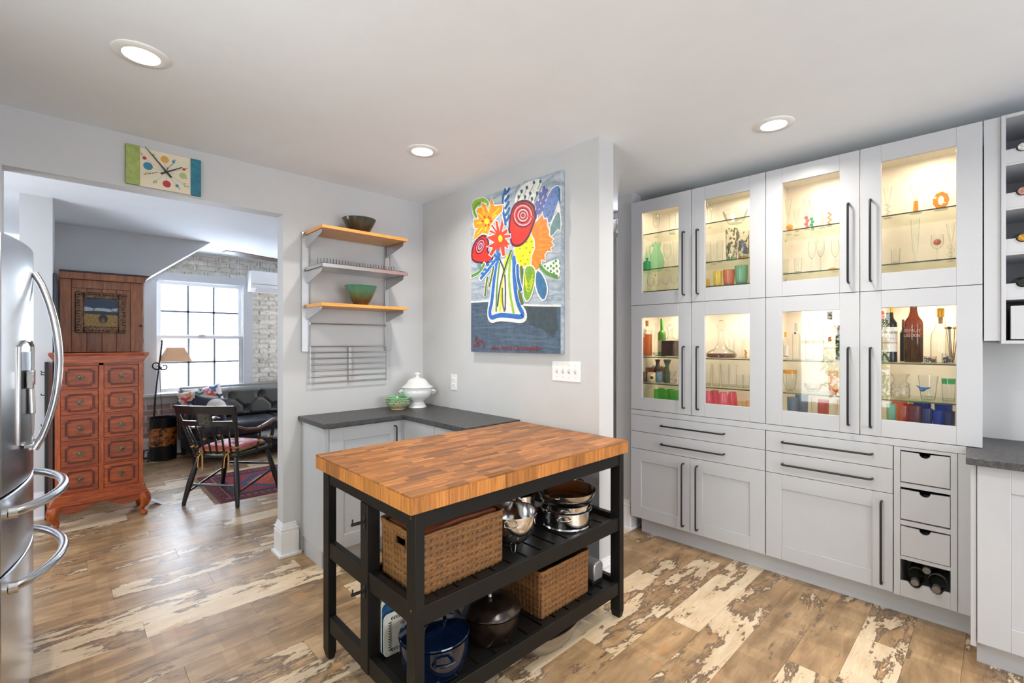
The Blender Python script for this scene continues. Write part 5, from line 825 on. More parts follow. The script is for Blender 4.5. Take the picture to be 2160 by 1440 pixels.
MB().lathe([(0,.149),(.009,.149),(.007,.16),(.012,.168),(.012,.173),(0,.176)],20).build('lid_knob',M_steel,t)
# placemats standing at the back of the lower shelf
def rounded(w_,h_,r_,n=5):
    p=[]
    for cx,cz,a0 in ((w_-r_,r_,-PI/2),(w_-r_,h_-r_,0),(r_,h_-r_,PI/2),(r_,r_,PI)): p+=[(cx+r_*math.cos(a0+PI/2*i/n),cz+r_*math.sin(a0+PI/2*i/n)) for i in range(n+1)]
    return p
M_matw=mat('placemat_white',s2l(232,228,218),.3); M_core=mat('placemat_edge',s2l(214,222,214),.5)
def placemat(i,y,w_,h_,label,art=None):
    t=thing('placemat',label,'placemat',(.888,y,.1745),0,'placemats stacked upright on the lower shelf')
    MB().prism(rounded(w_,h_,.02),0,.004,'y').build('board',M_core,t); MB().prism(rounded(w_,h_,.02),-.0004,.0,'y').build('printed_face',M_matw if art!='geo' else mat('placemat_blue',s2l(44,92,140),.3,var=.3,vscale=12),t)
    its=[]; cols={'g':s2l(40,66,40),'pk':s2l(190,150,168),'bl':s2l(60,150,190),'or':s2l(214,110,80),'wh':s2l(225,228,230)}
    if art=='leaf':
        def sprig(u,v,a):
            for q in (a+.8,a-.8): its.append(('s','g',.0028,[(u,v),(u+.009*math.cos(q),v+.009*math.sin(q))]))
        k=.02
        while k<h_-.03: sprig(.026,k,PI/2); its.append(('s','g',.001,[(.026,k),(.026,k+.011)])); k+=.0105
        k=.03
        while k<w_-.03: 
            for vv in (.022,h_-.022): sprig(k,vv,0); its.append(('s','g',.001,[(k,vv),(k+.0105,vv)]))
            k+=.0105
        for u,v,a,l in ((.1,.06,1.2,.05),(.09,.06,2.2,.03),(.11,.06,.3,.03),(.095,.05,2.7,.03)): its.append(('s','g',.012,[(u,v),(u+l*math.cos(a),v+l*math.sin(a))]))
        for u,v in ((.085,.105),(.1,.122),(.118,.11),(.075,.12)): its.append(('p','pk',[(u+.012*math.cos(a*PI/5),v+.009*math.sin(a*PI/5)) for a in range(10)],None,0)); its.append(('s','g',.002,[(u,v),(.1,.06)]))
    if art=='geo':
        for a in range(14): u=.01+random.random()*(w_-.05); v=.1+random.random()*(h_-.14); its.append(('p',random.choice(('bl','or','wh','bl')),[(u,v),(u+.03,v+.005),(u+.012,v+.03)],None,0))
    if its: film(MB(),its,list(cols),lambda u,v,w2:(u,-.0005-w2,v)).build('print',[mat('print_'+k,c,.4) for k,c in cols.items()],t)
for i in range(4): placemat(i,1.690-.0055*i,.38,.215,('white edged placemat farthest back in the upright stack','white edged placemat second from the back in the stack','white edged placemat third from the back in the stack','white edged placemat right behind the blue patterned one')[i])
placemat(5,1.666,.375,.20,'placemat with blue and coral triangles behind the botanical one','geo')
placemat(6,1.650,.372,.165,'front placemat with a leaf border and botanical flower print','leaf')
t=thing('toaster','small silver and black toaster at the end of the lower shelf','toaster',(1.955,1.50,.173))
MB().prism([(-.035,.02),(.035,.02),(.04,.09),(.03,.108),(-.03,.108),(-.04,.09)],-.085,.10,'y').build('steel_shell',mat('silver_shell',s2l(176,176,178),.3,.6),t,bevel=.008,seg=3)
MB().box(-.042,.042,-.08,.11,0,.022).box(-.03,.03,.10,.112,.02,.10).build('black_base',M_black,t,bevel=.003)
t=thing('roasting_pan','oval aluminium roasting pan on the floor under the island','pan',(1.63,1.50,0))
MB().lathe([(0,.003),(.6,.003),(.72,0),(.82,.012),(.93,.06),(.97,.085),(1.0,.088),(.97,.09),(.93,.088),(.80,.02),(.7,.008),(0,.008)],64,sy=.62).xf(Matrix.Diagonal((.225,.225,1,1))).build('pan_body',steel('dull_aluminium',(.5,.49,.46),.34,(6,6,6),.08),t)
ITEMS=[
('U1a', 1.694, 0.2, 0.158, 0.0239, 'goblet', 'clear', 'wine_glass', 'clear balloon wine glass on the top shelf of the first upper glass bay', 'glass', ''),
('U1a', 1.566, 0.2, 0.15, 0.0231, 'cut', 'clear', 'crystal_tumbler', 'cut crystal tumbler under the puck light in the first upper glass bay', 'glass', ''),
('U1b', 1.726, 0.12, 0.095, 0.0272, 'jar_bottle', 'green', 'glass_bottle', 'small emerald green glass bottle beside the pale green pitcher', 'bottle', ''),
('U1b', 1.69, 0.2, 0.215, 0.0563, 'pitcher', 'palegreen', 'pitcher', 'large pale green glass pitcher behind the small emerald bottle', 'pitcher', ''),
('U1b', 1.614, 0.22, 0.2, 0.0285, 'goblet', 'clear', 'wine_glass', 'clear wine glass with wide bowl standing right of the pale green pitcher', 'glass', ''),
('U1b', 1.511, 0.13, 0.19, 0.0176, 'flute', 'clear', 'champagne_flute', 'clear slim flute at the right edge of the first upper glass bay', 'glass', ''),
('U1c', 1.764, 0.2, 0.115, 0.0279, 'goblet', 'clear', 'sherbet_glass', 'short stemmed glass, leftmost on the lowest shelf of the first upper glass bay', 'glass', 'stemmed glasses on the lowest shelf of the first upper bay'),
('U1c', 1.69, 0.2, 0.115, 0.0272, 'goblet', 'clear', 'sherbet_glass', 'short stemmed glass, second on the lowest shelf of the first upper glass bay', 'glass', 'stemmed glasses on the lowest shelf of the first upper bay'),
('U1c', 1.618, 0.2, 0.115, 0.0267, 'goblet', 'clear', 'sherbet_glass', 'short stemmed glass, third on the lowest shelf of the first upper glass bay', 'glass', 'stemmed glasses on the lowest shelf of the first upper bay'),
('U1c', 1.552, 0.2, 0.115, 0.0263, 'goblet', 'clear', 'sherbet_glass', 'short stemmed glass, rightmost on the lowest shelf of the first upper glass bay', 'glass', 'stemmed glasses on the lowest shelf of the first upper bay'),
('U2a', 1.293, 0.2, 0.168, 0.0167, 'flute', 'clear', 'glass_vase', 'tall narrow clear vase at the left of the top shelf in the second upper bay', 'vase', ''),
('U2a', 1.124, 0.2, 0.085, 0.0771, 'cutbowl', 'clear', 'crystal_bowl', 'wide cut crystal bowl on the top shelf of the second upper glass bay', 'bowl', ''),
('U2b', 1.274, 0.12, 0.15, 0.0193, 'tumbler', 'clear', 'highball_glass', 'plain clear highball glass, leftmost of three beside the black and silver tumblers', 'glass', 'plain highball glasses in the second upper bay'),
('U2b', 1.273, 0.22, 0.15, 0.0196, 'tumbler', 'clear', 'highball_glass', 'plain clear highball glass, middle of three beside the black and silver tumblers', 'glass', 'plain highball glasses in the second upper bay'),
('U2b', 1.2, 0.14, 0.15, 0.0188, 'tumbler', 'clear', 'highball_glass', 'plain clear highball glass, rightmost of three beside the black and silver tumblers', 'glass', 'plain highball glasses in the second upper bay'),
('U2b', 1.119, 0.12, 0.208, 0.0351, 'tumbler', 'blackprint', 'patterned_tumbler', 'tall tumbler with black and silver torn pattern and greenish base', 'glass', ''),
('U2b', 1.046, 0.12, 0.186, 0.0342, 'tumbler', 'blackprint2', 'patterned_tumbler', 'tall tumbler with blue-black blotches and pink base at the right edge of the bay', 'glass', ''),
('U2c', 1.293, 0.16, 0.06, 0.0165, 'tumbler', 'gold', 'votive_glass', 'small amber glass cut off by the left edge of the second upper bay', 'glass', ''),
('U2c', 1.208, 0.12, 0.101, 0.029, 'tumbler', 'yellow', 'tumbler', 'yellow glass tumbler on the lowest shelf of the second upper bay', 'glass', ''),
('U2c', 1.136, 0.12, 0.103, 0.0367, 'tumbler', 'copper', 'tumbler', 'copper red patterned tumbler between the yellow and the green ones', 'glass', ''),
('U2c', 1.058, 0.12, 0.122, 0.0399, 'cut', 'tealglass', 'tumbler', 'large ribbed sea green tumbler right of the copper red one', 'glass', ''),
('U3a', 0.809, 0.2, 0.223, 0.0177, 'martini', 'amberball', 'martini_glass', 'clear glass with amber ball stem at the left of the third upper bay', 'glass', ''),
('U3a', 0.778, 0.25, 0.168, 0.0177, 'martini', 'peachball', 'martini_glass', 'clear glass with pale peach ball stem, second from left in the third upper bay', 'glass', ''),
('U3a', 0.692, 0.12, 0.183, 0.0166, 'martini', 'pinkball', 'martini_glass', 'clear glass on a stem of stacked pink balls', 'glass', ''),
('U3a', 0.674, 0.16, 0.174, 0.0154, 'martini', 'greenball', 'martini_glass', 'clear glass on a twisted green ball stem', 'glass', ''),
('U3a', 0.617, 0.14, 0.179, 0.0149, 'martini', 'clearball', 'martini_glass', 'clear glass with a clear bubble stem in the third upper bay', 'glass', ''),
('U3a', 0.579, 0.12, 0.172, 0.0157, 'zigzag', 'amber', 'martini_glass', 'clear glass on a zigzag amber stem', 'glass', ''),
('U3b', 0.815, 0.14, 0.1, 0.0213, 'cut', 'clear', 'crystal_glass', 'clear crystal glass, leftmost on the second shelf of the third upper bay', 'glass', 'crystal glasses on the second shelf of the third upper bay'),
('U3b', 0.745, 0.15, 0.1, 0.0207, 'cut', 'clear', 'crystal_glass', 'clear crystal glass, second from left on the second shelf of the third upper bay', 'glass', 'crystal glasses on the second shelf of the third upper bay'),
('U3b', 0.676, 0.16, 0.19, 0.0201, 'goblet', 'clear', 'crystal_glass', 'clear crystal glass, third from left on the second shelf of the third upper bay', 'glass', 'crystal glasses on the second shelf of the third upper bay'),
('U3b', 0.623, 0.12, 0.19, 0.0195, 'goblet', 'clear', 'crystal_glass', 'clear crystal glass, fourth from left on the second shelf of the third upper bay', 'glass', 'crystal glasses on the second shelf of the third upper bay'),
('U3b', 0.566, 0.2, 0.19, 0.0193, 'goblet', 'clear', 'crystal_glass', 'clear crystal glass, rightmost on the second shelf of the third upper bay', 'glass', 'crystal glasses on the second shelf of the third upper bay'),
('U3b', 0.565, 0.12, 0.06, 0.0134, 'ball', 'amber', 'glass_ball', 'amber glass ball lying near the right end of the second shelf, third upper bay', 'ornament', ''),
('U4a', 0.32, 0.14, 0.166, 0.0199, 'zigzag', 'clear', 'martini_glass', 'clear glass on a zigzag clear stem at the left of the last upper bay', 'glass', ''),
('U4a', 0.204, 0.12, 0.154, 0.026, 'martini', 'ambercyl', 'martini_glass', 'wide clear cocktail glass on a straight solid amber cylinder stem', 'glass', ''),
('U4a', 0.108, 0.12, 0.188, 0.0281, 'martini', 'amberring', 'martini_glass', 'wide clear cocktail glass on a big amber scalloped ring stem', 'glass', ''),
('U4b', 0.287, 0.14, 0.09, 0.0195, 'cut', 'clear', 'crystal_tumbler', 'small cut crystal tumbler on the second shelf of the last upper bay', 'glass', ''),
('U4b', 0.206, 0.12, 0.229, 0.0186, 'flute', 'clear', 'beer_flute', 'tall clear flared beer flute in the middle of the last upper bay', 'glass', ''),
('U4b', 0.122, 0.12, 0.132, 0.0248, 'goblet', 'clear', 'goblet', 'clear goblet holding a copper ball', 'glass', ''),
('U4b', 0.074, 0.2, 0.198, 0.0176, 'martini', 'clearball', 'martini_glass', 'clear glass with twisted stem at the right end of the last upper bay', 'glass', ''),
('L1a', 1.724, 0.12, 0.265, 0.0323, 'corkbottle', 'orange', 'spirit_bottle', 'square bottle of orange spirit closed with a cork', 'bottle', ''),
('L1a', 1.711, 0.24, 0.261, 0.0207, 'decanter_tall', 'clear', 'decanter', 'tall slim clear decanter between the orange bottle and the green bottle', 'decanter', ''),
('L1a', 1.638, 0.18, 0.278, 0.0285, 'wine', 'greenbottle', 'wine_bottle', 'green glass bottle with green capsule and pale label', 'bottle', ''),
('L1a', 1.634, 0.1, 0.03, 0.0313, 'cutbowl', 'clear', 'crystal_dish', 'low crystal dish in front of the green glass bottle', 'bowl', ''),
('L1a', 1.543, 0.12, 0.232, 0.0516, 'decanter_sq', 'brown', 'decanter', 'square crystal decanter filled with dark brown liquor', 'decanter', ''),
('L1a', 1.553, 0.24, 0.256, 0.0181, 'decanter_tall', 'clear', 'carafe', 'clear carafe with curved handle at the right edge of the first lower bay', 'carafe', ''),
('L1b', 1.739, 0.11, 0.074, 0.029, 'jar', 'umber', 'stoneware_jar', 'brown stoneware jar left of the cream jar', 'jar', ''),
('L1b', 1.677, 0.1, 0.074, 0.0317, 'jar', 'creamjar', 'stoneware_jar', 'cream stoneware jar with round black emblem', 'jar', ''),
('L1b', 1.716, 0.265, 0.163, 0.0365, 'vase', 'darkbrown', 'pottery_vase', 'dark brown pottery vase with narrow neck and small ears', 'vase', ''),
('L1b', 1.626, 0.12, 0.082, 0.0232, 'jar', 'bluejar', 'ceramic_mug', 'pale blue ceramic mug beside the cream jar', 'mug', ''),
('L1b', 1.744, 0.19, 0.103, 0.0276, 'bowl', 'rust', 'pottery_bowl', 'small rust coloured bowl left behind the cream jar', 'bowl', ''),
('L1b', 1.639, 0.21, 0.109, 0.0303, 'bowl', 'rust2', 'pottery_bowl', 'small tan bowl between the dark vase and the green vase', 'bowl', ''),
('L1b', 1.581, 0.15, 0.169, 0.0262, 'hourglass', 'moss', 'pottery_vase', 'tall mossy green ribbed vase with a pinched neck', 'vase', ''),
('L1b', 1.513, 0.12, 0.091, 0.0256, 'box', 'cream', 'card_box', 'small cream box with faint print at the right end of the shelf', 'box', ''),
('L1c', 1.758, 0.16, 0.12, 0.0224, 'tumbler', 'clear', 'tumbler', 'clear tumbler, leftmost on the lowest shelf of the first lower bay', 'glass', 'clear tumblers on the lowest shelf of the first lower bay'),
('L1c', 1.733, 0.2, 0.12, 0.0224, 'tumbler', 'clear', 'tumbler', 'clear tumbler, second from left on the lowest shelf of the first lower bay', 'glass', 'clear tumblers on the lowest shelf of the first lower bay'),
('L1c', 1.644, 0.12, 0.125, 0.0232, 'cut', 'leafgreen', 'tumbler', 'bright green ribbed tumbler, leftmost of five in the first lower bay', 'glass', 'bright green tumblers in the first lower bay'),
('L1c', 1.652, 0.2, 0.125, 0.0236, 'cut', 'leafgreen', 'tumbler', 'bright green ribbed tumbler, second of five in the first lower bay', 'glass', 'bright green tumblers in the first lower bay'),
('L1c', 1.574, 0.12, 0.125, 0.0228, 'cut', 'leafgreen', 'tumbler', 'bright green ribbed tumbler, third of five in the first lower bay', 'glass', 'bright green tumblers in the first lower bay'),
('L1c', 1.577, 0.2, 0.125, 0.0231, 'cut', 'leafgreen', 'tumbler', 'bright green ribbed tumbler, fourth of five in the first lower bay', 'glass', 'bright green tumblers in the first lower bay'),
('L1c', 1.502, 0.12, 0.125, 0.0223, 'cut', 'leafgreen', 'tumbler', 'bright green ribbed tumbler, rightmost of five in the first lower bay', 'glass', 'bright green tumblers in the first lower bay'),
('L2a', 1.205, 0.17, 0.256, 0.0935, 'decanter_ship', 'brownlow', 'ships_decanter', 'wide based cut crystal ships decanter with a little brown liquor', 'decanter', ''),
('L2a', 1.035, 0.13, 0.124, 0.0205, 'martini', 'amberbranch', 'martini_glass', 'small clear glass with an amber branching stem', 'glass', ''),
('L2a', 1.092, 0.24, 0.3, 0.0185, 'flute', 'clear', 'champagne_flute', 'tall clear flute behind the amber branching glass', 'glass', ''),
('L2a', 1.191, 0.32, 0.13, 0.0194, 'tumbler', 'clear', 'tumbler', 'clear tumbler right behind the ships decanter', 'glass', ''),
('L2b', 1.286, 0.14, 0.15, 0.0269, 'cut', 'clear', 'highball_glass', 'tall ribbed clear tumbler, leftmost on the middle shelf of the second lower bay', 'glass', 'tall ribbed tumblers in the second lower bay'),
('L2b', 1.225, 0.14, 0.15, 0.0263, 'cut', 'clear', 'highball_glass', 'tall ribbed clear tumbler, second from left on the middle shelf of the second lower bay', 'glass', 'tall ribbed tumblers in the second lower bay'),
('L2b', 1.161, 0.12, 0.15, 0.0257, 'cut', 'clear', 'highball_glass', 'tall ribbed clear tumbler, third from left on the middle shelf of the second lower bay', 'glass', 'tall ribbed tumblers in the second lower bay'),
('L2b', 1.118, 0.14, 0.15, 0.0254, 'cut', 'clear', 'highball_glass', 'tall ribbed clear tumbler, fourth from left on the middle shelf of the second lower bay', 'glass', 'tall ribbed tumblers in the second lower bay'),
('L2b', 1.066, 0.12, 0.085, 0.022, 'cut', 'clear', 'rocks_glass', 'low ribbed clear glass, left one of two beside the tall ribbed tumblers', 'glass', 'low ribbed glasses in the second lower bay'),
('L2b', 1.036, 0.14, 0.085, 0.0219, 'cut', 'clear', 'rocks_glass', 'low ribbed clear glass, right one of two beside the tall ribbed tumblers', 'glass', 'low ribbed glasses in the second lower bay'),
('L2c', 1.269, 0.1, 0.14, 0.0325, 'stemless', 'cranberry', 'stemless_glass', 'cranberry pink stemless glass, leftmost of four on the lowest shelf', 'glass', 'cranberry stemless glasses'),
('L2c', 1.25, 0.18, 0.14, 0.0327, 'stemless', 'cranberry', 'stemless_glass', 'cranberry pink stemless glass, second from left of four on the lowest shelf', 'glass', 'cranberry stemless glasses'),
('L2c', 1.164, 0.1, 0.14, 0.0313, 'stemless', 'cranberry', 'stemless_glass', 'cranberry pink stemless glass, third from left of four on the lowest shelf', 'glass', 'cranberry stemless glasses'),
('L2c', 1.135, 0.18, 0.14, 0.0314, 'stemless', 'cranberry', 'stemless_glass', 'cranberry pink stemless glass, rightmost of four on the lowest shelf', 'glass', 'cranberry stemless glasses'),
('L2c', 1.074, 0.1, 0.09, 0.0165, 'cut', 'peach', 'shot_glass', 'small clear peach tinted glass, left one of three beside the cranberry glasses', 'glass', 'small peach tinted glasses'),
('L2c', 1.04, 0.12, 0.09, 0.0164, 'cut', 'peach', 'shot_glass', 'small clear peach tinted glass, middle one of three beside the cranberry glasses', 'glass', 'small peach tinted glasses'),
('L2c', 1.038, 0.2, 0.09, 0.0166, 'cut', 'peach', 'shot_glass', 'small clear peach tinted glass, right one of three beside the cranberry glasses', 'glass', 'small peach tinted glasses'),
('L3a', 0.804, 0.12, 0.166, 0.0136, 'spirits', 'whitelabel', 'spirit_bottle', 'small bottle with yellow cap and white label at the left of the third lower bay', 'bottle', ''),
('L3a', 0.762, 0.18, 0.222, 0.021, 'spirits', 'clear', 'spirit_bottle', 'tall round shouldered clear bottle with a blue dot', 'bottle', ''),
('L3a', 0.695, 0.2, 0.246, 0.0217, 'spirits', 'clear2', 'spirit_bottle', 'clear bottle with turquoise lettering in the middle of the third lower bay', 'bottle', ''),
('L3a', 0.582, 0.14, 0.281, 0.0317, 'spirits', 'gin', 'spirit_bottle', 'large clear gin bottle with red lettering and dark cap', 'bottle', ''),
('L3a', 0.543, 0.16, 0.204, 0.0145, 'spirits', 'dark', 'spirit_bottle', 'dark bottle at the right edge of the third lower bay', 'bottle', ''),
('L3b', 0.786, 0.14, 0.127, 0.0371, 'glassbowl', 'orangerim', 'glass_bowl', 'clear glass bowl with a mottled orange rim', 'bowl', ''),
('L3b', 0.809, 0.25, 0.12, 0.0255, 'jar', 'clearjar', 'glass_jar', 'clear glass jar behind the bowl with orange rim', 'jar', ''),
('L3b', 0.673, 0.18, 0.05, 0.0475, 'cutbowl', 'clear', 'crystal_dish', 'wide shallow crystal dish in the middle of the third lower bay', 'bowl', ''),
('L3b', 0.566, 0.14, 0.131, 0.0247, 'tumbler', 'peachfrost', 'tumbler', 'frosted peach tumbler with speckled base', 'glass', ''),
('L3b', 0.551, 0.08, 0.03, 0.022, 'cutbowl', 'amber', 'glass_dish', 'small amber glass dish in front of the frosted peach tumbler', 'bowl', ''),
('L3c', 0.766, 0.12, 0.14, 0.0293, 'cut', 'steelblue', 'tumbler', 'slate blue tumbler, front one of the pair in the third lower bay', 'glass', ''),
('L3c', 0.737, 0.2, 0.15, 0.0344, 'cut', 'steelblue', 'tumbler', 'slate blue tumbler, rear one of the pair in the third lower bay', 'glass', ''),
('L3c', 0.614, 0.14, 0.135, 0.0287, 'cut', 'redmesh', 'tumbler', 'red netted tumbler standing inside clear glasses', 'glass', ''),
('L3c', 0.661, 0.2, 0.14, 0.0262, 'tumbler', 'clear', 'tumbler', 'clear tumbler left of the red netted tumbler', 'glass', ''),
('L3c', 0.576, 0.18, 0.14, 0.025, 'tumbler', 'clear', 'tumbler', 'clear tumbler right of the red netted tumbler', 'glass', ''),
('L4a', 0.308, 0.11, 0.32, 0.0314, 'wine', 'redwine', 'wine_bottle', 'dark red wine bottle with yellow capsule and white label', 'bottle', ''),
('L4a', 0.354, 0.26, 0.281, 0.0167, 'spirits', 'redcap', 'spirit_bottle', 'bottle with a red neck half hidden behind the wine bottle', 'bottle', ''),
('L4a', 0.212, 0.11, 0.314, 0.0381, 'swing', 'vermouth', 'vermouth_bottle', 'amber swing top bottle with bold white lettering', 'bottle', ''),
('L4a', 0.11, 0.14, 0.276, 0.0389, 'flask', 'goldcap', 'spirit_bottle', 'round clear bottle with gold cap and inner cork', 'bottle', ''),
('L4a', 0.07, 0.22, 0.157, 0.0248, 'jar', 'clearjar', 'glass_jar', 'clear jar of cocktail picks and metal stirrers', 'jar', ''),
('L4a', 0.146, 0.08, 0.035, 0.023, 'tray', 'beans', 'small_tray', 'clear tray of dark beans and corks in front of the gold capped bottle', 'tray', ''),
('L4a', 0.08, 0.08, 0.05, 0.0222, 'tray', 'beans', 'small_tray', 'clear tray heaped with dark beans at the right end of the bottle shelf', 'tray', ''),
('L4a', 0.267, 0.27, 0.23, 0.014, 'spirits', 'dark', 'spirit_bottle', 'dark bottle half hidden between wine and vermouth bottles', 'bottle', ''),
('L4b', 0.268, 0.14, 0.129, 0.0406, 'ruffle', 'clear', 'crystal_vase', 'bubbled clear crystal vase with flared ruffled rim', 'vase', ''),
('L4b', 0.157, 0.13, 0.125, 0.0398, 'ice', 'bluebird', 'glass_bucket', 'clear glass bucket with a blue glass bird on its side', 'bucket', ''),
('L4b', 0.08, 0.12, 0.118, 0.0259, 'cut', 'greenrim', 'crystal_tumbler', 'heavy clear tumbler with green and dark streaks at the right end', 'glass', ''),
('L4b', 0.348, 0.2, 0.14, 0.0102, 'flute', 'clear', 'champagne_flute', 'slim clear flute, left one of two left of the bubbled crystal vase', 'glass', 'slim flutes in the last lower bay'),
('L4b', 0.325, 0.12, 0.14, 0.0099, 'flute', 'clear', 'champagne_flute', 'slim clear flute, right one of two left of the bubbled crystal vase', 'glass', 'slim flutes in the last lower bay'),
('L4c', 0.3, 0.1, 0.145, 0.0214, 'cut', 'tealglass', 'tumbler', 'sea green tumbler at the left of the coloured row in the last lower bay', 'glass', ''),
('L4c', 0.277, 0.2, 0.158, 0.0335, 'cut', 'redorange', 'tumbler', 'orange red tumbler behind the sea green one', 'glass', ''),
('L4c', 0.25, 0.09, 0.14, 0.0189, 'cut', 'clear', 'tumbler', 'clear cut tumbler in the middle of the coloured row', 'glass', ''),
('L4c', 0.235, 0.16, 0.145, 0.021, 'cut', 'ruby', 'tumbler', 'ruby red tumbler in the coloured row', 'glass', ''),
('L4c', 0.207, 0.26, 0.158, 0.0347, 'cut', 'limeglass', 'tumbler', 'lime green tumbler at the back of the coloured row', 'glass', ''),
('L4c', 0.183, 0.18, 0.158, 0.0354, 'cut', 'cobalt', 'tumbler', 'cobalt blue tumbler behind the purple one', 'glass', ''),
('L4c', 0.203, 0.09, 0.145, 0.0239, 'cut', 'plum', 'tumbler', 'dark plum tumbler in front of the lime green one', 'glass', ''),
('L4c', 0.16, 0.09, 0.135, 0.0233, 'cut', 'navy', 'tumbler', 'navy blue tumbler at the front of the coloured row', 'glass', ''),
('L4c', 0.101, 0.18, 0.155, 0.0338, 'cut', 'cobalt', 'tumbler', 'wide cobalt blue tumbler at the right end of the coloured row', 'glass', ''),
('L4c', 0.115, 0.09, 0.13, 0.0227, 'cut', 'cobalt2', 'tumbler', 'low cobalt blue tumbler in front at the right', 'glass', ''),
('L4c', 0.076, 0.09, 0.13, 0.0205, 'cut', 'navy', 'tumbler', 'navy tumbler at the right end of the front row', 'glass', '')]
# ================================================================ glass, bottles and crockery in the cabinets
GC={'clear':((.975,.985,.975),(.30,.32,.30)),'green':((.12,.66,.40),(.01,.25,.12)),'palegreen':((.66,.93,.80),(.25,.6,.45)),'tealglass':((.42,.74,.60),(.1,.32,.22)),'leafgreen':((.22,.72,.16),(.05,.35,.05)),
'yellow':((.92,.80,.20),(.5,.36,.03)),'gold':((.92,.74,.25),(.5,.3,.03)),'copper':((.80,.36,.24),(.36,.1,.06)),'cranberry':((.92,.28,.40),(.55,.06,.14)),'peach':((.96,.86,.76),(.5,.36,.26)),'amber':((.96,.60,.16),(.6,.25,.02)),
'steelblue':((.34,.42,.54),(.1,.15,.25)),'redmesh':((.85,.30,.22),(.5,.08,.05)),'redorange':((.95,.36,.12),(.6,.12,.02)),'ruby':((.62,.06,.08),(.3,.01,.02)),'limeglass':((.56,.88,.16),(.25,.5,.03)),'cobalt':((.02,.10,.62),(.0,.02,.25)),'cobalt2':((.03,.12,.66),(.0,.02,.28)),
'plum':((.32,.12,.16),(.12,.02,.05)),'navy':((.08,.12,.36),(.02,.03,.14)),'peachfrost':((.95,.72,.58),(.7,.45,.34)),'pinkb':((.92,.42,.48),(.6,.15,.2)),'greenb':((.25,.72,.50),(.05,.4,.25)),'peachb':((.98,.82,.60),(.7,.5,.3)),'brownglass':((.42,.16,.03),(.12,.03,.0)),'whisky':((.80,.33,.07),(.5,.14,.01)),'darkliq':((.14,.06,.04),(.05,.02,.01)),'reddk':((.30,.10,.05),(.1,.02,.01)),
'greenbtl':((.20,.46,.10),(.05,.2,.03)),'blackwine':((.04,.035,.03),(.01,.01,.01)),'bluebirdc':((.08,.30,.62),(.02,.12,.4))}
def GM(k,body=0):
    a,b=GC[k]; return glass('glass_'+k+('_b' if body else ''),a,b,.03,1.0,body)
G0=GM('clear')
def tumblerprof(h,r,t=.55): return [(0,.004),(r*.74,.004),(r*.78,0),(r*.82,.004)]+[(r*(.82+.18*(k/5)**t),.004+(h-.004)*k/5) for k in range(1,6)]
def wavy(n,a): return lambda ang,z:a*math.cos(n*ang)
Z0={'U1a':2.186,'U1b':1.929,'U1c':1.769,'U2a':2.186,'U2b':1.929,'U2c':1.769,'U3a':2.060,'U3b':1.806,'U4a':2.060,'U4b':1.806}
def zbase(sh): return Z0.get(sh) or {'a':1.292,'b':1.101,'c':.927}[sh[2]]

def wraptext(body,size,r,z,name,m,parent,ang=-PI,**kw):
    """lettering bent round a cylinder facing the room (-x)"""
    mb=text_mb(body,size,depth=.0002,**kw); mb.v=[((r+.0006)*math.cos(ang+x/r),(r+.0006)*math.sin(ang+x/r),z+y) for x,y,_ in mb.v]; return mb.build(name,m,parent)
def band(r,z0,z1,a0,a1,n=20,e=.0004):
    b=MB(); V=[]
    for i in range(n+1):
        a=a0+(a1-a0)*i/n; V+=[((r+e)*math.cos(a),(r+e)*math.sin(a),z0),((r+e)*math.cos(a),(r+e)*math.sin(a),z1)]
    return b.add(V,[(2*i,2*i+2,2*i+3,2*i+1) for i in range(n)])
def bottle(t,h,r,m,cap,caph=.03,neck=.32,nr=.30,liq=None,liqh=.6,shoulder=.12):
    zs=h*(1-neck-shoulder)
    MB().lathe([(0,.003),(r*.85,.002),(r*.97,.0),(r,.006),(r,zs),(r*.97,zs+h*shoulder*.35),(r*.6,zs+h*shoulder*.8),(r*nr*1.1,zs+h*shoulder),(r*nr,h-caph)],28).build('bottle_body',m,t)
    MB().lathe([(0,h-caph),(r*nr*1.12,h-caph),(r*nr*1.15,h-caph+.002),(r*nr*1.15,h-.002),(r*nr*1.05,h),(0,h)],20).build('cap',cap,t)
    if liq: MB().lathe([(0,.006),(r*.93,.006),(r*.94,zs*liqh),(0,zs*liqh)],24).build('liquid',liq,t)
M_cork=mat('cork',s2l(196,146,100),.7,var=.2,vscale=80); M_gold=mat('gold_cap',s2l(222,176,60),.28,.7); M_lab=mat('paper_label',s2l(236,232,222),.6)
M_wtxt=mat('white_print',s2l(235,235,230),.5); M_rtxt=mat('red_print',s2l(180,40,40),.5); M_ktxt=mat('black_print',(.02,.02,.02),.5); M_bcap=mat('dark_cap',s2l(70,36,40),.3)
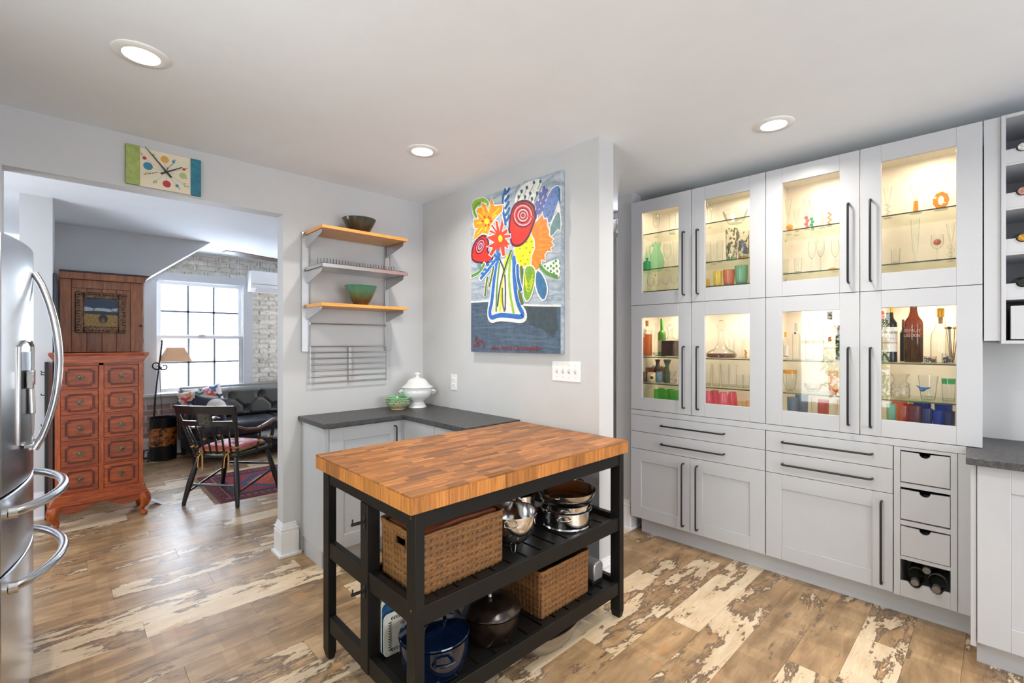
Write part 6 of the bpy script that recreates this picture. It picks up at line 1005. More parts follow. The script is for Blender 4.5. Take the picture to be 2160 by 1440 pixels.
for sh,s,off,h,r,kind,col,name,label,cat,group in ITEMS:
    lo,hi=(.902,1.768) if sh[1] in '12' else (-.018,.858); s=min(max(s,lo+r*1.08),hi-r*1.08)
    FACE=math.atan2(-(s+.105),-3.15)-th   # towards the middle of the room
    z=zbase(sh); t=thing(name,label,cat,CF(s,off,z),th,group or None)
    gk=col if col in GC else 'clear'; m=GM(gk)
    if kind=='tumbler':
        if col.startswith('blackprint'):
            mb=MB().lathe(tumblerprof(h,r,.3),28); mb.build('glass_wall',GM('clear'),t)
            mm,tt,b=nt('torn_print_'+col); out=tt.nodes['Material Output']; v=coords(tt,(1,1,.6)); n=noise(tt,v,32,4,.6,.3)
            tr=N(tt,'ShaderNodeBsdfTransparent'); tr.inputs[0].default_value=(.94,.93,.88,1); b.inputs['Base Color'].default_value=rgb(s2l(90,88,84) if col=='blackprint' else s2l(96,108,130)); b.inputs['Metallic'].default_value=.6; b.inputs['Roughness'].default_value=.3
            mx=N(tt,'ShaderNodeMixShader'); tt.links.new(ramp(tt,n,[(.53,0.0),(.56,.85)]),mx.inputs[0]); tt.links.new(tr.outputs[0],mx.inputs[1]); tt.links.new(b.outputs[0],mx.inputs[2]); tt.links.new(mx.outputs[0],out.inputs[0])
            MB().lathe([(p[0]+.0008,p[1]) for p in tumblerprof(h,r,.3)[3:]],28).build('pattern',mm,t)
            MB().lathe([(0,.005),(r*.78,.005),(r*.83,.02),(0,.024)],24).build('tinted_base',GM('palegreen') if col=='blackprint' else GM('peachfrost'),t)
        else:
            MB().lathe(tumblerprof(h,r,.5),28).build('glass_wall',GM(gk,.35 if col in('yellow','copper','gold','peachfrost') else 0),t)
            MB().lathe([(0,.004),(r*.78,.004),(r*.8,.012),(0,.012)],24).build('thick_base',m,t)
    elif kind=='cut':
        bd=.3 if col not in('clear','peach') else 0
        MB().lathe(tumblerprof(h,r,.6),36,wav=wavy(12,.025)).build('glass_wall',GM(gk,0 if gk=='clear' else bd),t); MB().lathe([(0,.005),(r*.74,.005),(r*.8,.016),(0,.018)],24).build('thick_base',m,t)
        if col=='redmesh': MB().lathe([(r*.85,.03),(r*.97,h-.01)],28,wav=wavy(9,.04)).build('red_net',mat('red_net',s2l(190,70,50),.5),t)
        if col=='greenrim': MB().lathe([(r*.98,h-.03),(r*1.01,h-.004)],28).build('rim_streak',GM('greenb'),t)
    elif kind=='goblet':
        MB().lathe([(0,.002),(r*.75,.001),(r*.78,.003),(r*.3,.008),(.0035,.016),(.003,h*.38),(.004,h*.44)],24).build('stem',G0,t)
        MB().lathe([(0,h*.44),(r*.55,h*.5),(r*.92,h*.62),(r,h*.76),(r*.9,h)],28).build('glass_bowl',G0,t)
        if 'copper ball' in label: MB().ball((0,0,h*.72),r*.62,16).build('copper_ball',GM('copper',.5),t)
    elif kind=='flute':
        MB().lathe([(0,.002),(r*.8,.001),(r*.82,.003),(.004,.012),(.004,h*.2),(r*.55,h*.26),(r*.8,h*.6),(r,h)],24).build('glass_wall',G0,t)
    elif kind in('martini','zigzag'):
        sh_=h*.42
        MB().lathe([(0,.002),(r*.95,.001),(r*.98,.003),(r*.2,.007),(.004,.012),(.003,sh_)],24).build('foot',G0,t)
        MB().lathe([(0,sh_),(r*.25,sh_+.01),(r*1.0,h)],28).build('glass_bowl',G0,t)
        bc={'amberball':'amber','peachball':'peachb','pinkball':'pinkb','greenball':'greenb','clearball':'clear','amberbranch':'amber','ambercyl':'amber','amberring':'amber'}.get(col,col)
        if col=='ambercyl': MB().lathe([(0,.006),(r*.42,.006),(r*.36,sh_),(0,sh_)],24).build('solid_stem',GM('amber',.4),t)
        elif col=='amberring':
            MB().tube([(0,r*.75*math.cos(a*PI/9),sh_*.62+sh_*.42*math.sin(a*PI/9)) for a in range(18)],[r*.30*(1+.25*(a%2)) for a in range(18)],8,closed=True).build('ring_stem',GM('amber',.4),t)
        elif kind=='zigzag':
            pts=[(0,(r*.5 if i%2 else -r*.5),.008+sh_*i/5) for i in range(6)]; MB().tube(pts,r*.30,8).build('zigzag_stem',GM(bc,.3 if bc!='clear' else 0),t)
        else:
            b=MB(); n_=1 if col in('amberball','peachball') else 4; rr=sh_*.2 if n_==1 else sh_*.135
            for i in range(n_): b.ball((0,(.35*rr if i%2 else -.35*rr),(.5*sh_ if n_==1 else rr+.006+i*rr*1.8)),rr if n_==1 else rr,12)
            b.build('beaded_stem',GM(bc,.3 if bc!='clear' else 0),t)
    elif kind=='cutbowl': MB().lathe([(0,.003),(r*.5,.002),(r*.55,.006),(r*.8,h*.4),(r,h),(r*.94,h),(r*.7,h*.4),(0,h*.18)],40,wav=wavy(16,.02)).build('bowl_wall',m,t)
    elif kind=='glassbowl':
        MB().lathe([(0,.003),(r*.5,.002),(r*.9,h*.35),(r,h*.7),(r*.98,h)],36).build('bowl_wall',G0,t); MB().lathe([(r*.99,h-.022),(r*1.03,h)],36).build('orange_rim',GM('amber',.5),t)
    elif kind=='pitcher':
        MB().lathe([(0,.003),(r*.6,.002),(r*.92,h*.12),(r,h*.3),(r*.85,h*.52),(r*.5,h*.72),(r*.44,h*.8),(r*.55,h*.95),(r*.6,h)],36).build('pitcher_body',m,t)
        MB().tube([(0,r*.5,h*.93),(0,r*.95,h*.9),(0,r*1.02,h*.7),(0,r*.86,h*.52)],.005,8).build('handle',m,t)
    elif kind=='jar_bottle': MB().lathe([(0,.003),(r*.95,.001),(r,.006),(r,h*.62),(r*.85,h*.72),(r*.32,h*.78),(r*.3,h*.92),(r*.45,h*.95),(r*.45,h)],28).build('bottle_body',GM('green',.2),t)
    elif kind=='corkbottle':
        MB().box(-r*.7,r*.7,-r,r,0,h*.72).box(-.011,.011,-.011,.011,h*.72,h*.86).build('bottle_body',G0,t,bevel=.006,seg=3); MB().box(-r*.62,r*.62,-r*.92,r*.92,.004,h*.62).build('liquid',GM('whisky',.25),t,bevel=.005)
        MB().lathe([(0,h*.84),(.0125,h*.84),(.0135,h),(0,h)],16).build('cork_stopper',M_cork,t); MB().tube([(-r*.72,.0,h*.74),(-r*.75,r*.5,h*.6)],.0012,5).build('tag_string',M_black,t); MB().box(-r*.76,-r*.72,r*.35,r*.75,h*.54,h*.62).build('tag',M_lab,t)
    elif kind=='decanter_tall':
        MB().lathe([(0,.003),(r*.8,.001),(r,.01),(r*.85,h*.5),(r*.4,h*.75),(r*.42,h*.85)],24).build('bottle_body',G0,t); MB().ball((0,0,h*.92),(r*.6,r*.6,h*.07),12).build('stopper',G0,t)
    elif kind=='decanter_sq':
        MB().box(-r*.9,r*.9,-r,r,0,h*.56).build('bottle_body',G0,t,bevel=.008,seg=3); MB().box(-r*.82,r*.82,-r*.92,r*.92,.006,h*.5).build('liquid',GM('darkliq',.3),t,bevel=.004)
        MB().lathe([(r*.6,h*.56),(r*.3,h*.62),(r*.34,h*.66),(r*.28,h*.7),(r*.34,h*.74),(r*.28,h*.78),(r*.42,h*.82)],24).build('neck',G0,t); MB().lathe([(0,h*.8),(r*.2,h*.82),(r*.5,h*.9),(r*.4,h*.98),(0,h)],8).build('stopper',G0,t)
    elif kind=='decanter_ship':
        MB().lathe([(0,.003),(r*.9,.001),(r,.012),(r*.97,.03),(r*.8,.045),(r*.45,.06),(r*.22,h*.4),(r*.17,h*.58),(r*.2,h*.62),(r*.17,h*.66),(r*.27,h*.74)],48,wav=lambda a,z:(.02*math.cos(24*a) if z<.04 else 0)).build('bottle_body',G0,t)
        MB().lathe([(0,.004),(r*.93,.004),(r*.95,.014),(r*.9,.028),(0,.028)],40).build('liquid',GM('reddk',.2),t); MB().lathe([(0,h*.72),(r*.12,h*.74),(r*.34,h*.86),(r*.2,h*.97),(0,h)],8).build('stopper',G0,t)
    elif kind=='wine':
        if col=='greenbottle': bottle(t,h,r,GM('greenbtl',.3),mat('green_foil',s2l(70,150,50),.3,.3),h*.3,.30,.34); band(r,h*.12,h*.42,FACE-1.2,FACE+1.2).build('label',mat('pale_green_label',s2l(216,220,186),.5),t); wraptext('X',.05,r,h*.3,'emblem',mat('brown_print',s2l(120,90,50),.5),t,FACE)
        else:
            bottle(t,h,r,GM('blackwine',.3),mat('yellow_foil',s2l(232,196,48),.3,.2),.058,.26,.46,shoulder=.14); band(r,.055,.185,FACE-1.25,FACE+1.25).build('label',M_lab,t)
            wraptext('VIÑA ARANA',.0165,r+.0006,.155,'lettering',M_ktxt,t,FACE); band(r+.0006,.100,.103,FACE-1.2,FACE+1.2).build('label_line',M_rtxt,t); wraptext('~ n m n ~',.016,r+.0006,.125,'vignette',mat('grey_print',s2l(130,130,130),.6),t,FACE)
    elif kind=='spirits':
        cap={'gin':M_bcap,'whitelabel':M_gold,'redcap':mat('red_cap',s2l(206,52,36),.3),'dark':M_bcap}.get(col,M_steel)
        body={'dark':GM('blackwine',.3),'redcap':GM('blackwine',.2)}.get(col,G0); bottle(t,h,r,body,cap,.03 if h<.2 else .045,.24,.36)
        if col=='gin':
            wraptext('BEEFEATER',.016,r,.195,'lettering',M_rtxt,t,FACE); wraptext('LONDON',.014,r,.07,'lettering',M_rtxt,t,FACE); band(r,.11,.135,FACE-.25,FACE+.25).build('label',M_rtxt,t)
        if col=='whitelabel': band(r,.02,.085,FACE-1.3,FACE+1.3).build('label',M_lab,t); band(r+.0004,.018,.022,FACE-1.3,FACE+1.3).build('label_line',M_ktxt,t)
        if col=='clear2': wraptext('~%~',.02,r,.15,'lettering',mat('turquoise_print',s2l(30,150,150),.5),t,FACE)
        if col=='clear': MB().ball((-r,0,.16),(.002,.006,.006),10).build('blue_dot',mat('blue_print',s2l(40,60,180),.5),t); band(r,.03,.10,FACE-1,FACE+1).build('label',G0,t)
    elif kind=='swing':
        MB().lathe([(0,.003),(r*.9,.001),(r,.006),(r,h*.62),(r*.94,h*.68),(r*.55,h*.76),(r*.40,h*.84),(r*.36,h*.95),(r*.42,h*.965),(r*.42,h*.98)],32).build('bottle_body',GM('brownglass',.12),t)
        MB().lathe([(0,.006),(r*.92,.006),(r*.92,h*.42),(0,h*.42)],28).build('liquid',GM('darkliq'),t); MB().lathe([(0,h*.98),(r*.35,h*.98),(r*.3,h),(0,h)],20).build('stopper',M_lab,t)
        MB().tube([(-r*.42,-.004,h*.9),(-r*.5,0,h*.95),(-r*.3,.004,h*.985)],.0012,5).build('wire_clasp',M_steel,t)
        wraptext('VERMUT',.0225,r,h*.52,'lettering',M_wtxt,t,FACE-.33); wraptext('LUIS XIV',.0225,r,h*.44,'lettering',M_wtxt,t,FACE-.33)
    elif kind=='flask':
        MB().lathe([(0,.003),(r*.9,.001),(r,.01),(r,h*.42),(r*.92,h*.54),(r*.6,h*.62),(r*.5,h*.7),(r*.34,h*.86),(r*.33,h*.9)],36).build('bottle_body',G0,t); MB().lathe([(0,h*.84),(r*.36,h*.84),(r*.38,h*.99),(r*.34,h),(0,h)],24).build('cap',M_gold,t); MB().lathe([(0,h*.72),(.008,h*.72),(.009,h*.84),(0,h*.84)],14).build('cork_stopper',M_cork,t)
    elif kind in('jar','vase','bowl','hourglass','box','ruffle','ice','stemless','ball','tray'):
        CM={'umber':s2l(110,84,62),'creamjar':s2l(226,206,164),'darkbrown':s2l(62,48,40),'bluejar':s2l(124,160,186),'rust':s2l(150,92,60),'rust2':s2l(176,128,88),'moss':s2l(88,108,84),'cream':s2l(232,220,198)}
        mm=mat('ceramic_'+col,CM[col],.35,coat=.2,var=.2,vscale=40) if col in CM else m
        if kind=='jar':
            if col=='clearjar':
                MB().lathe([(0,.003),(r*.9,.001),(r,.006),(r,h)],28).build('jar_wall',G0,t)
                if 'picks' in label:
                    for i in range(6): a=i*1.1; MB().tube([(r*.3*math.cos(a),r*.3*math.sin(a),.01),(r*.9*math.cos(a+.4),r*.9*math.sin(a+.4),h*1.12)],.0018,6).ball((r*.9*math.cos(a+.4),r*.9*math.sin(a+.4),h*1.14),.008,10).build('cocktail_pick',M_gold if i%2 else M_brown,t)
            else:
                MB().lathe([(0,.002),(r*.9,0),(r,.006),(r,h*.86),(r*.93,h*.9),(r*.97,h),(r*.85,h),(r*.82,h*.5),(0,.01)],28).build('jar_wall',mm,t)
                if col=='creamjar': disc_=MB().lathe([(0,.0005),(.012,.0005)],20).xf(Matrix.Rotation(FACE,4,'Z')@Matrix.Translation((r,0,h*.5))@Matrix.Rotation(PI/2,4,'Y')); disc_.build('emblem',M_ktxt,t)
        elif kind=='vase':
            MB().lathe([(0,.002),(r*.6,0),(r*.8,h*.15),(r,h*.45),(r*.85,h*.6),(r*.42,h*.72),(r*.38,h*.86),(r*.58,h),(r*.5,h)],32).build('vase_body',mm,t)
            for sg in (-1,1): MB().tube([(0,sg*r*.9,h*.58),(0,sg*r*1.12,h*.66),(0,sg*r*.8,h*.7)],.004,8).build('ear',mm,t)
        elif kind=='bowl': MB().lathe([(0,.002),(r*.5,0),(r*.55,.006),(r*.9,h*.6),(r,h),(r*.93,h),(r*.8,h*.6),(0,.01)],28).build('bowl_wall',mm,t)
        elif kind=='hourglass':
            MB().lathe([(0,.002),(r*.8,0),(r*.95,h*.1),(r*.8,h*.4),(r*.45,h*.68),(r*.5,h*.74),(r*1.0,h*.96),(r*.95,h),(r*.85,h)],32,wav=wavy(14,.04)).build('vase_body',mm,t); MB().tube([(0,r*.5,h*.7),(0,r*.9,h*.62),(0,r*.7,h*.5)],.0025,6).build('cord',M_brass,t)
        elif kind=='box':
            MB().box(-.012,.012,-r,r,0,h).build('box_body',mm,t,bevel=.002); MB().box(-.0124,-.012,-r*.6,r*.6,h*.55,h*.57).box(-.0124,-.012,-r*.5,r*.5,h*.45,h*.465).box(-.0124,-.012,-r*.55,r*.55,h*.65,h*.665).build('faint_print',mat('grey_print',s2l(150,150,150),.6),t)
        elif kind=='ruffle':
            MB().lathe([(0,.004),(r*.9,.001),(r*.95,.01),(r,h*.25),(r*.92,h*.55),(r*.62,h*.72),(r*.7,h*.85),(r*.98,h)],48,wav=lambda a,z:(.05*math.sin(7*a) if z>h*.8 else .012*math.sin(16*a+z*300))).build('vase_body',G0,t)
            b=MB()
            for i in range(26): a=i*2.4; b.ball((r*.93*math.cos(a),r*.93*math.sin(a),.012+h*.55*(i/26)),.006,8)
            b.build('glass_bubbles',G0,t)['kind']='stuff'
        elif kind=='ice':
            MB().lathe([(0,.004),(r*.66,.001),(r*.7,.008),(r,h)],36).build('bucket_wall',G0,t); MB().lathe([(0,.005),(r*.66,.005),(r*.72,.02),(0,.022)],28).build('thick_base',G0,t)
            c=Vector((-r*.7,r*.5,h*.45)); b=MB(); b.ball(c,(.008,.013,.012),14).tube([c+Vector((0,.008,.006)),c+Vector((-.003,.024,.02))],[.006,.001],8).tube([c+Vector((0,-.01,.004)),c+Vector((0,-.03,.010))],[.007,.003],8); b.build('glass_bird',GM('bluebirdc',.6),t)
        elif kind=='stemless': MB().lathe([(0,0),(r*.4,.002),(r*.8,h*.14),(r,h*.42),(r*.9,h*.75),(r*.72,h)],28).build('glass_wall',GM('cranberry',.35),t)
        elif kind=='ball': MB().ball((0,0,r*.62),(r*1.3,r*1.6,r*.62),14).build('ball_body',GM('amber',.5),t)
        elif kind=='tray':
            MB().box(-r,r,-r,r,0,.002).box(-r,-r+.0015,-r,r,0,h).box(r-.0015,r,-r,r,0,h).box(-r,r,-r,-r+.0015,0,h).box(-r,r,r-.0015,r,0,h).build('tray_body',G0,t)
            b=MB()
            for i in range(40): b.ball((random.uniform(-r,r)*.75,random.uniform(-r,r)*.75,.006+random.random()*h*.55),(.005,.0045,.004),6)
            b.build('beans',mat('dark_beans',(.03,.018,.012),.5),t)['kind']='stuff'
            MB().lathe([(0,0),(.009,0),(.009,.018),(0,.018)],12).xf(Matrix.Translation((0,-r*.2,h*.45))@Matrix.Rotation(1.3,4,'X')).build('cork_stopper',M_cork,t)
# ================================================================ living room beyond the opening
M_chest=wood('red_teak',(s2l(104,40,14),s2l(154,66,24),s2l(186,94,36)),(2.5,20,20),3,.42,.08,.18,.06)
M_chestv=wood('red_teak_upright',(s2l(112,44,15),s2l(166,76,27),s2l(194,104,42)),(20,20,2.5),3,.42,.08,.12,.06)
cx0,cx1,cy0,cy1=-.062,.452,4.82,5.14
t=thing('apothecary_chest','reddish wooden chest with ten carved small drawers on curved feet','chest',((cx0+cx1)/2,cy0,0))
hw=(cx1-cx0)/2
MB().box(-hw,-hw+.03,0,.32,.25,1.24).box(hw-.03,hw,0,.32,.25,1.24).box(-.0155,.0155,0,.3,.25,1.24).box(-hw+.03,hw-.03,.30,.32,.25,1.24).build('carcass',M_chestv,t,bevel=.0015)
zr=[(.268,.448),(.462,.642),(.655,.838),(.850,1.028),(1.040,1.218)]
for z0,z1 in zr:
    for a_,c_ in ((-hw+.03,-.0155),(.0155,hw-.03)): MB().box(a_,c_,.0,.3,z0-.013,z0-.001).build('drawer_rail',M_chest,t)
MB().box(-hw+.03,hw-.03,0,.3,1.219,1.24).build('top_rail',M_chest,t)
def oct_(u0,u1,v0,v1,c): return [(u0+c,v0),(u1-c,v0),(u1-c,v0+c),(u1,v0+c),(u1,v1-c),(u1-c,v1-c),(u1-c,v1),(u0+c,v1),(u0+c,v1-c),(u0,v1-c),(u0,v0+c),(u0+c,v0+c)]
hb=MB()
for i in range(10):
    a=2*PI*i/10; hb.tube([(0,-.004,0),(.021*math.cos(a),-.004,.021*math.sin(a))],[.004,.0022],6)
hb.ball((0,-.006,0),(.007,.006,.007),10)
for z0,z1 in zr:
    for u0,u1 in ((-hw+.032,-.0175),(.0175,hw-.032)):
        d=MB().box(u0,u1,-.004,.012,z0+.001,z1-.001)
        w_=u1-u0; o=d.build('drawer',M_chest,t,bevel=.002)
        o2=oct_(u0+.024,u1-.024,z0+.026,z1-.026,.014); i2=oct_(u0+.032,u1-.032,z0+.034,z1-.034,.014)
        fr=MB().tube([(u,-.006,v) for u,v in o2],.0038,6,closed=True).tube([(u,-.005,v) for u,v in i2],.0022,6,closed=True); fr.build('carved_moulding',mat('dark_carving',s2l(96,38,22),.4),o)
        pk=hb.build('star_pull',M_brass,o,loc=((u0+u1)/2,-.004,(z0+z1)/2+.004)) if 'PK' not in globals() else inst(PK,o,((u0+u1)/2,-.004,(z0+z1)/2+.004))
        globals().setdefault('PK',pk)
        a=random.uniform(-.9,.5); c=Vector(((u0+u1)/2+.012*math.sin(a),-.013,(z0+z1)/2-.012))
        MB().tube([(c.x+.014*math.cos(q),c.y,c.z+.014*math.sin(q)) for q in [2*PI*k/14 for k in range(14)]],.0018,6,closed=True).build('ring',M_brass,o)
MB().prism([(-.035,1.315),(-.035,1.30),(-.012,1.262),(-.004,1.238),(.325,1.238),(.335,1.315)],-hw-.0,hw+.0,'x').prism([(-hw-.035,1.315),(-hw-.035,1.30),(-hw-.01,1.262),(-hw,1.238),(hw,1.238),(hw+.01,1.262),(hw+.035,1.30),(hw+.035,1.315)],-.030,.33,'y').build('top_moulding',M_chest,t)
MB().prism([(-hw,.255),(-hw-.012,.23),(-hw-.03,.19),(-hw-.035,.178),(hw+.035,.178),(hw+.03,.19),(hw+.012,.23),(hw,.255)],-.03,.335,'y').build('base_moulding',M_chest,t,bevel=.003)
ap=[(-hw-.02,.18)]+[(-hw-.02+(2*hw+.04)*i/24, .135-.028*math.cos(2*PI*i/24*1.0)*-1*0+.02*math.cos(4*PI*i/24)-.012*math.cos(2*PI*i/24)) for i in range(25)]+[(hw+.02,.18)]
MB().prism(ap,-.018,-.004,'y').build('scalloped_apron',M_chest,t,bevel=.002)
def cab(x,y,sx,sy):
    pts=[(x,y,.178),(x+sx*.012,y+sy*.012,.15),(x+sx*.020,y+sy*.020,.12),(x+sx*.012,y+sy*.012,.085),(x-sx*.004,y-sy*.004,.05),(x,y,.03),(x+sx*.014,y+sy*.014,.014),(x+sx*.018,y+sy*.018,.004)]
    return MB().tube(pts,[.040,.042,.038,.028,.019,.019,.024,.020],12)
for x,y,sx,sy in ((-hw+.005,.012,-1,-1),(hw-.005,.012,1,-1),(-hw+.005,.30,-1,1),(hw-.005,.30,1,1)):
    l=cab(x,y,sx,sy).build('cabriole_leg',M_chestv,t)
    if sy<0:
        for k in (-1,0,1): MB().tube([(x+sx*.022+k*.014,y-.034,.165),(x+sx*.026+k*.016,y-.048,.14),(x+sx*.02+k*.010,y-.042,.108)],.0028,6).build('carved_flute',mat('dark_carving',s2l(96,38,22)),l)
# tall panelled cupboard behind the chest
M_pine=wood('brown_pine',(s2l(104,54,25),s2l(156,90,44),s2l(178,112,60)),(16,16,1.4),3,.45,.1,.16,.05)
t=thing('panelled_cupboard','tall brown pine cupboard with vertical boards and dark cornice behind the chest','cupboard',(-.045,5.98,0))
MB().box(0,.078,0,.02,.0,1.985).box(.507,.605,0,.02,0,1.985).box(.078,.507,0,.02,1.905,1.985).box(.078,.507,0,.02,0,.2).build('frame',M_pine,t,bevel=.003)
for i in range(4): MB().box(.078+.1073*i+.002,.078+.1073*(i+1)-.002,.008,.018,.2,1.905).build('board',M_pine,t,bevel=.002)
MB().box(0,.605,.021,.31,0,1.985).build('cupboard_body',M_pine,t)
MB().prism([(0,1.985),(-.0,2.0),(-.002,2.05),(.645,2.05),(.63,2.03),(.61,1.99),(.605,1.985)],-.035,.30,'y').build('cornice',M_pine,t,bevel=.003)
MB().box(-.004,.655,-.045,.30,2.05,2.063).build('cornice_top',mat('dark_cornice',s2l(52,50,56),.5),t,bevel=.002)
for z,x in ((1.56,.585),(1.28,.58)): MB().lathe([(0,.001),(.012,.0)],14).xf(Matrix.Translation((x,-.0005,z))@Matrix.Rotation(PI/2,4,'X')).build('wood_knot',mat('knot',s2l(46,24,14),.6),t)
# framed landscape hanging on the cupboard
t=thing('landscape_picture','small landscape painting in an ornate carved bronze frame','picture',(.06,5.955,1.485))
W_,H_=.365,.382
m,tt,b=nt('carved_bronze'); v=coords(tt,(1,1,1)); n=noise(tt,v,60,3,.6); tt.links.new(ramp(tt,n,[(.35,s2l(48,28,18)),(.6,s2l(120,84,56))]),b.inputs['Base Color']); b.inputs['Roughness'].default_value=.35; b.inputs['Metallic'].default_value=.4; bump(tt,b,n,.6,.006)
b2=MB(); f=.058
for x0,x1,z0,z1 in ((0,f,0,H_),(W_-f,W_,0,H_),(f,W_-f,0,f),(f,W_-f,H_-f,H_)): b2.box(x0,x1,-.012,.018,z0,z1)
fo=b2.build('frame',m,t,bevel=.006,seg=3)
b2=MB()
for i in range(60):
    k=i/60*4; s_=int(k); q=k-s_; c=[(q*W_,.02+.0),(W_-.02,q*H_),(W_-q*W_,H_-.02),(.02,H_-q*H_)][s_]
    b2.tube([(c[0]-.008,-.014,c[1]-.006),(c[0],-.018,c[1]+.006),(c[0]+.008,-.014,c[1]-.004)],.0035,6)
b2.build('carved_scrolls',m,fo)['kind']='stuff'
MB().tube([(f,-.012,f),(W_-f,-.012,f),(W_-f,-.012,H_-f),(f,-.012,H_-f)],.005,6,closed=True).build('inner_bead',m,fo)
MB().box(f-.004,W_-f+.004,-.002,.012,f-.004,H_-f+.004).build('canvas',mat('field_gold',s2l(178,142,84),.6,var=.25,vscale=70),t)
its=[('p','sky',[(f,.19),(W_-f,.185),(W_-f,H_-f),(f,H_-f)],None,0),('p','cloud',[(f,.205),(.14,.21),(.2,.2),(W_-f,.21),(W_-f,.245),(.25,.23),(.15,.24),(f,.245)],None,0),
('p','tree',[(f,.25),(.12,.235),(.2,.245),(.26,.232),(W_-f,.245),(W_-f,.31),(f,.318)],None,0),('p','hedge',[(f,.18),(W_-f,.17),(W_-f,.195),(.2,.208),(f,.205)],None,0),
('s','bark',.006,[(.125,.20),(.13,.235),(.17,.25)]),('s','bark',.005,[(.29,.2),(.26,.215),(.24,.245)]),('s','bark',.004,[(.29,.2),(.3,.22)]),
('p','bark',[(.16+.034*math.cos(a*PI/7)+.035,.135+.042*math.sin(a*PI/7)) for a in range(14)],None,0),('p','fur',[(.195+.014*math.cos(a*PI/5),.118+.022*math.sin(a*PI/5)) for a in range(10)],None,0)]
lc={'sky':s2l(62,104,140),'cloud':s2l(190,200,214),'tree':s2l(44,66,92),'hedge':s2l(34,54,56),'bark':s2l(44,36,28),'fur':s2l(120,108,80)}
film(MB(),its,list(lc),lambda u,v_,w_:(u,-.0022-w_,v_)).build('landscape_paint',[paint('land_'+k,c) for k,c in lc.items()],t)
# tall dark framed mirror on the column side, and narrow black rack
t=thing('standing_mirror','tall dark framed mirror seen edge on left of the cupboard','mirror',(-.078,5.262,0))
MB().box(0,.022,0,.022,0,1.95).box(0,.022,.60,.622,0,1.95).box(0,.022,.022,.60,0,.03).box(0,.022,.022,.60,1.92,1.95).build('frame',mat('mirror_frame',s2l(26,32,52),.3),t,bevel=.002)
MB().box(.006,.010,.022,.60,.03,1.92).build('mirror_glass',mat('mirror_silver',s2l(190,205,225),.04,1),t)
t=thing('coat_rack','narrow black upright rack with small hooks left of the chest','rack',(-.116,5.178,0))
MB().box(-.008,.012,0,.06,0,1.24).build('upright',M_black,t)
for z in (1.16,1.14,.98,.74): MB().tube([(-.006,.02,z),(-.025,.02,z),(-.028,.02,z+.012)],.004,6).build('hook',M_black,t)
tag(MB().box(0,.09,0,.13,0,.0025).build('paper_sheet',mat('white_paper',s2l(226,230,240),.6),loc=(.52,4.99,.052),rot=(R(0),R(35),R(0))),'white paper sheet leaning against the right side of the chest','paper')
# air conditioner
t=thing('air_conditioner','white split air conditioner high on the brick wall','air conditioner',(1.80,7.195,2.085))
MB().prism([(0,0),(-.12,0),(-.20,.05),(-.205,.27),(-.17,.285),(0,.285)],0,.85,'x').build('housing',M_white,t,bevel=.008,seg=3)
MB().box(.02,.83,-.2065,-.2045,.098,.102).build('panel_gap',mat('gap_grey',s2l(120,120,120),.6),t)
MB().prism([(-.125,.005),(-.2,.052),(-.203,.05),(-.128,.0)],.07,.80,'x').build('louvre',mat('louvre_grey',s2l(200,200,204),.4),t)
MB().tube([(.44,-.205,.24),(.47,-.21,.27),(.50,-.205,.26),(.505,-.205,.22)],.0025,6).build('cable',M_white,t)
# ceiling fan
t=thing('ceiling_fan','brown ceiling fan with only one blade tip showing','ceiling fan',(1.95,5.9,2.30))
MB().lathe([(0,0),(.07,.005),(.09,.04),(.08,.09),(.02,.1),(.018,.25)],28).build('motor_housing',mat('fan_bronze',s2l(70,50,40),.4,.5),t)
for a in (200,320,80):
    bl=MB().prism([(.08,-.03),(.2,-.055),(.72,-.062),(.8,-.03),(.8,.03),(.72,.06),(.2,.055),(.08,.03)],.045,.052,'z').xf(Matrix.Rotation(R(a),4,'Z')@Matrix.Rotation(R(8),4,'X')); bl.build('blade',wood('walnut_blade',(s2l(70,38,24),s2l(100,58,38)),(1,20,20)),t,bevel=.001)
# sofa
m,tt,b=nt('dark_leather'); v=coords(tt,(1,1,1)); n=noise(tt,v,120,3,.6); b.inputs['Base Color'].default_value=rgb(s2l(104,104,100)); b.inputs['Roughness'].default_value=.42; bump(tt,b,n,.15,.002); M_lea=m
m,tt,b=nt('black_leather'); b.inputs['Base Color'].default_value=rgb(s2l(36,38,46)); b.inputs['Roughness'].default_value=.28; M_lea2=m
t=thing('leather_sofa','dark grey button tufted leather sofa under the window','sofa',(1.0,6.2,0))
def puff(nx,nz,w_,h_,d_,fn,y0):
    V=[];F=[]
    for j in range(nz+1):
        for i in range(nx+1):
            u=w_*i/nx; v_=h_*j/nz; V.append((u,y0-d_*fn(u,v_),v_))
    for j in range(nz):
        for i in range(nx): F.append((j*(nx+1)+i,j*(nx+1)+i+1,(j+1)*(nx+1)+i+1,(j+1)*(nx+1)+i))
    return V,F
btn=[(.20+.34*i+(.17 if j%2 else 0),.27-.17*j) for j in range(2) for i in range(6 if j==0 else 5)]
def tuft(u,v_):
    e=min(1,u/.03,(1.9-u)/.03,v_/.05,max(0,(.40-v_))/.06)**.5
    d=1.0
    for a,c in btn: d=min(d,.18+1.0*min(1,math.hypot(u-a,(v_-c))/.09)**.6)
    g=abs(((u-.20)/.34+ (v_-.27)/.34)%1-.5)*2; g2=abs(((u-.20)/.34-(v_-.27)/.34)%1-.5)*2
    cr=1-.28*max(0,1-(1-g)/.1)-.28*max(0,1-(1-g2)/.1) if v_<.27 else 1-.2*max(0,1-abs(((u-.20)/.34+.5)%1-.5)/.04)
    return e*d*cr
V,F=puff(150,34,1.9,.40,.10,tuft,.74); 
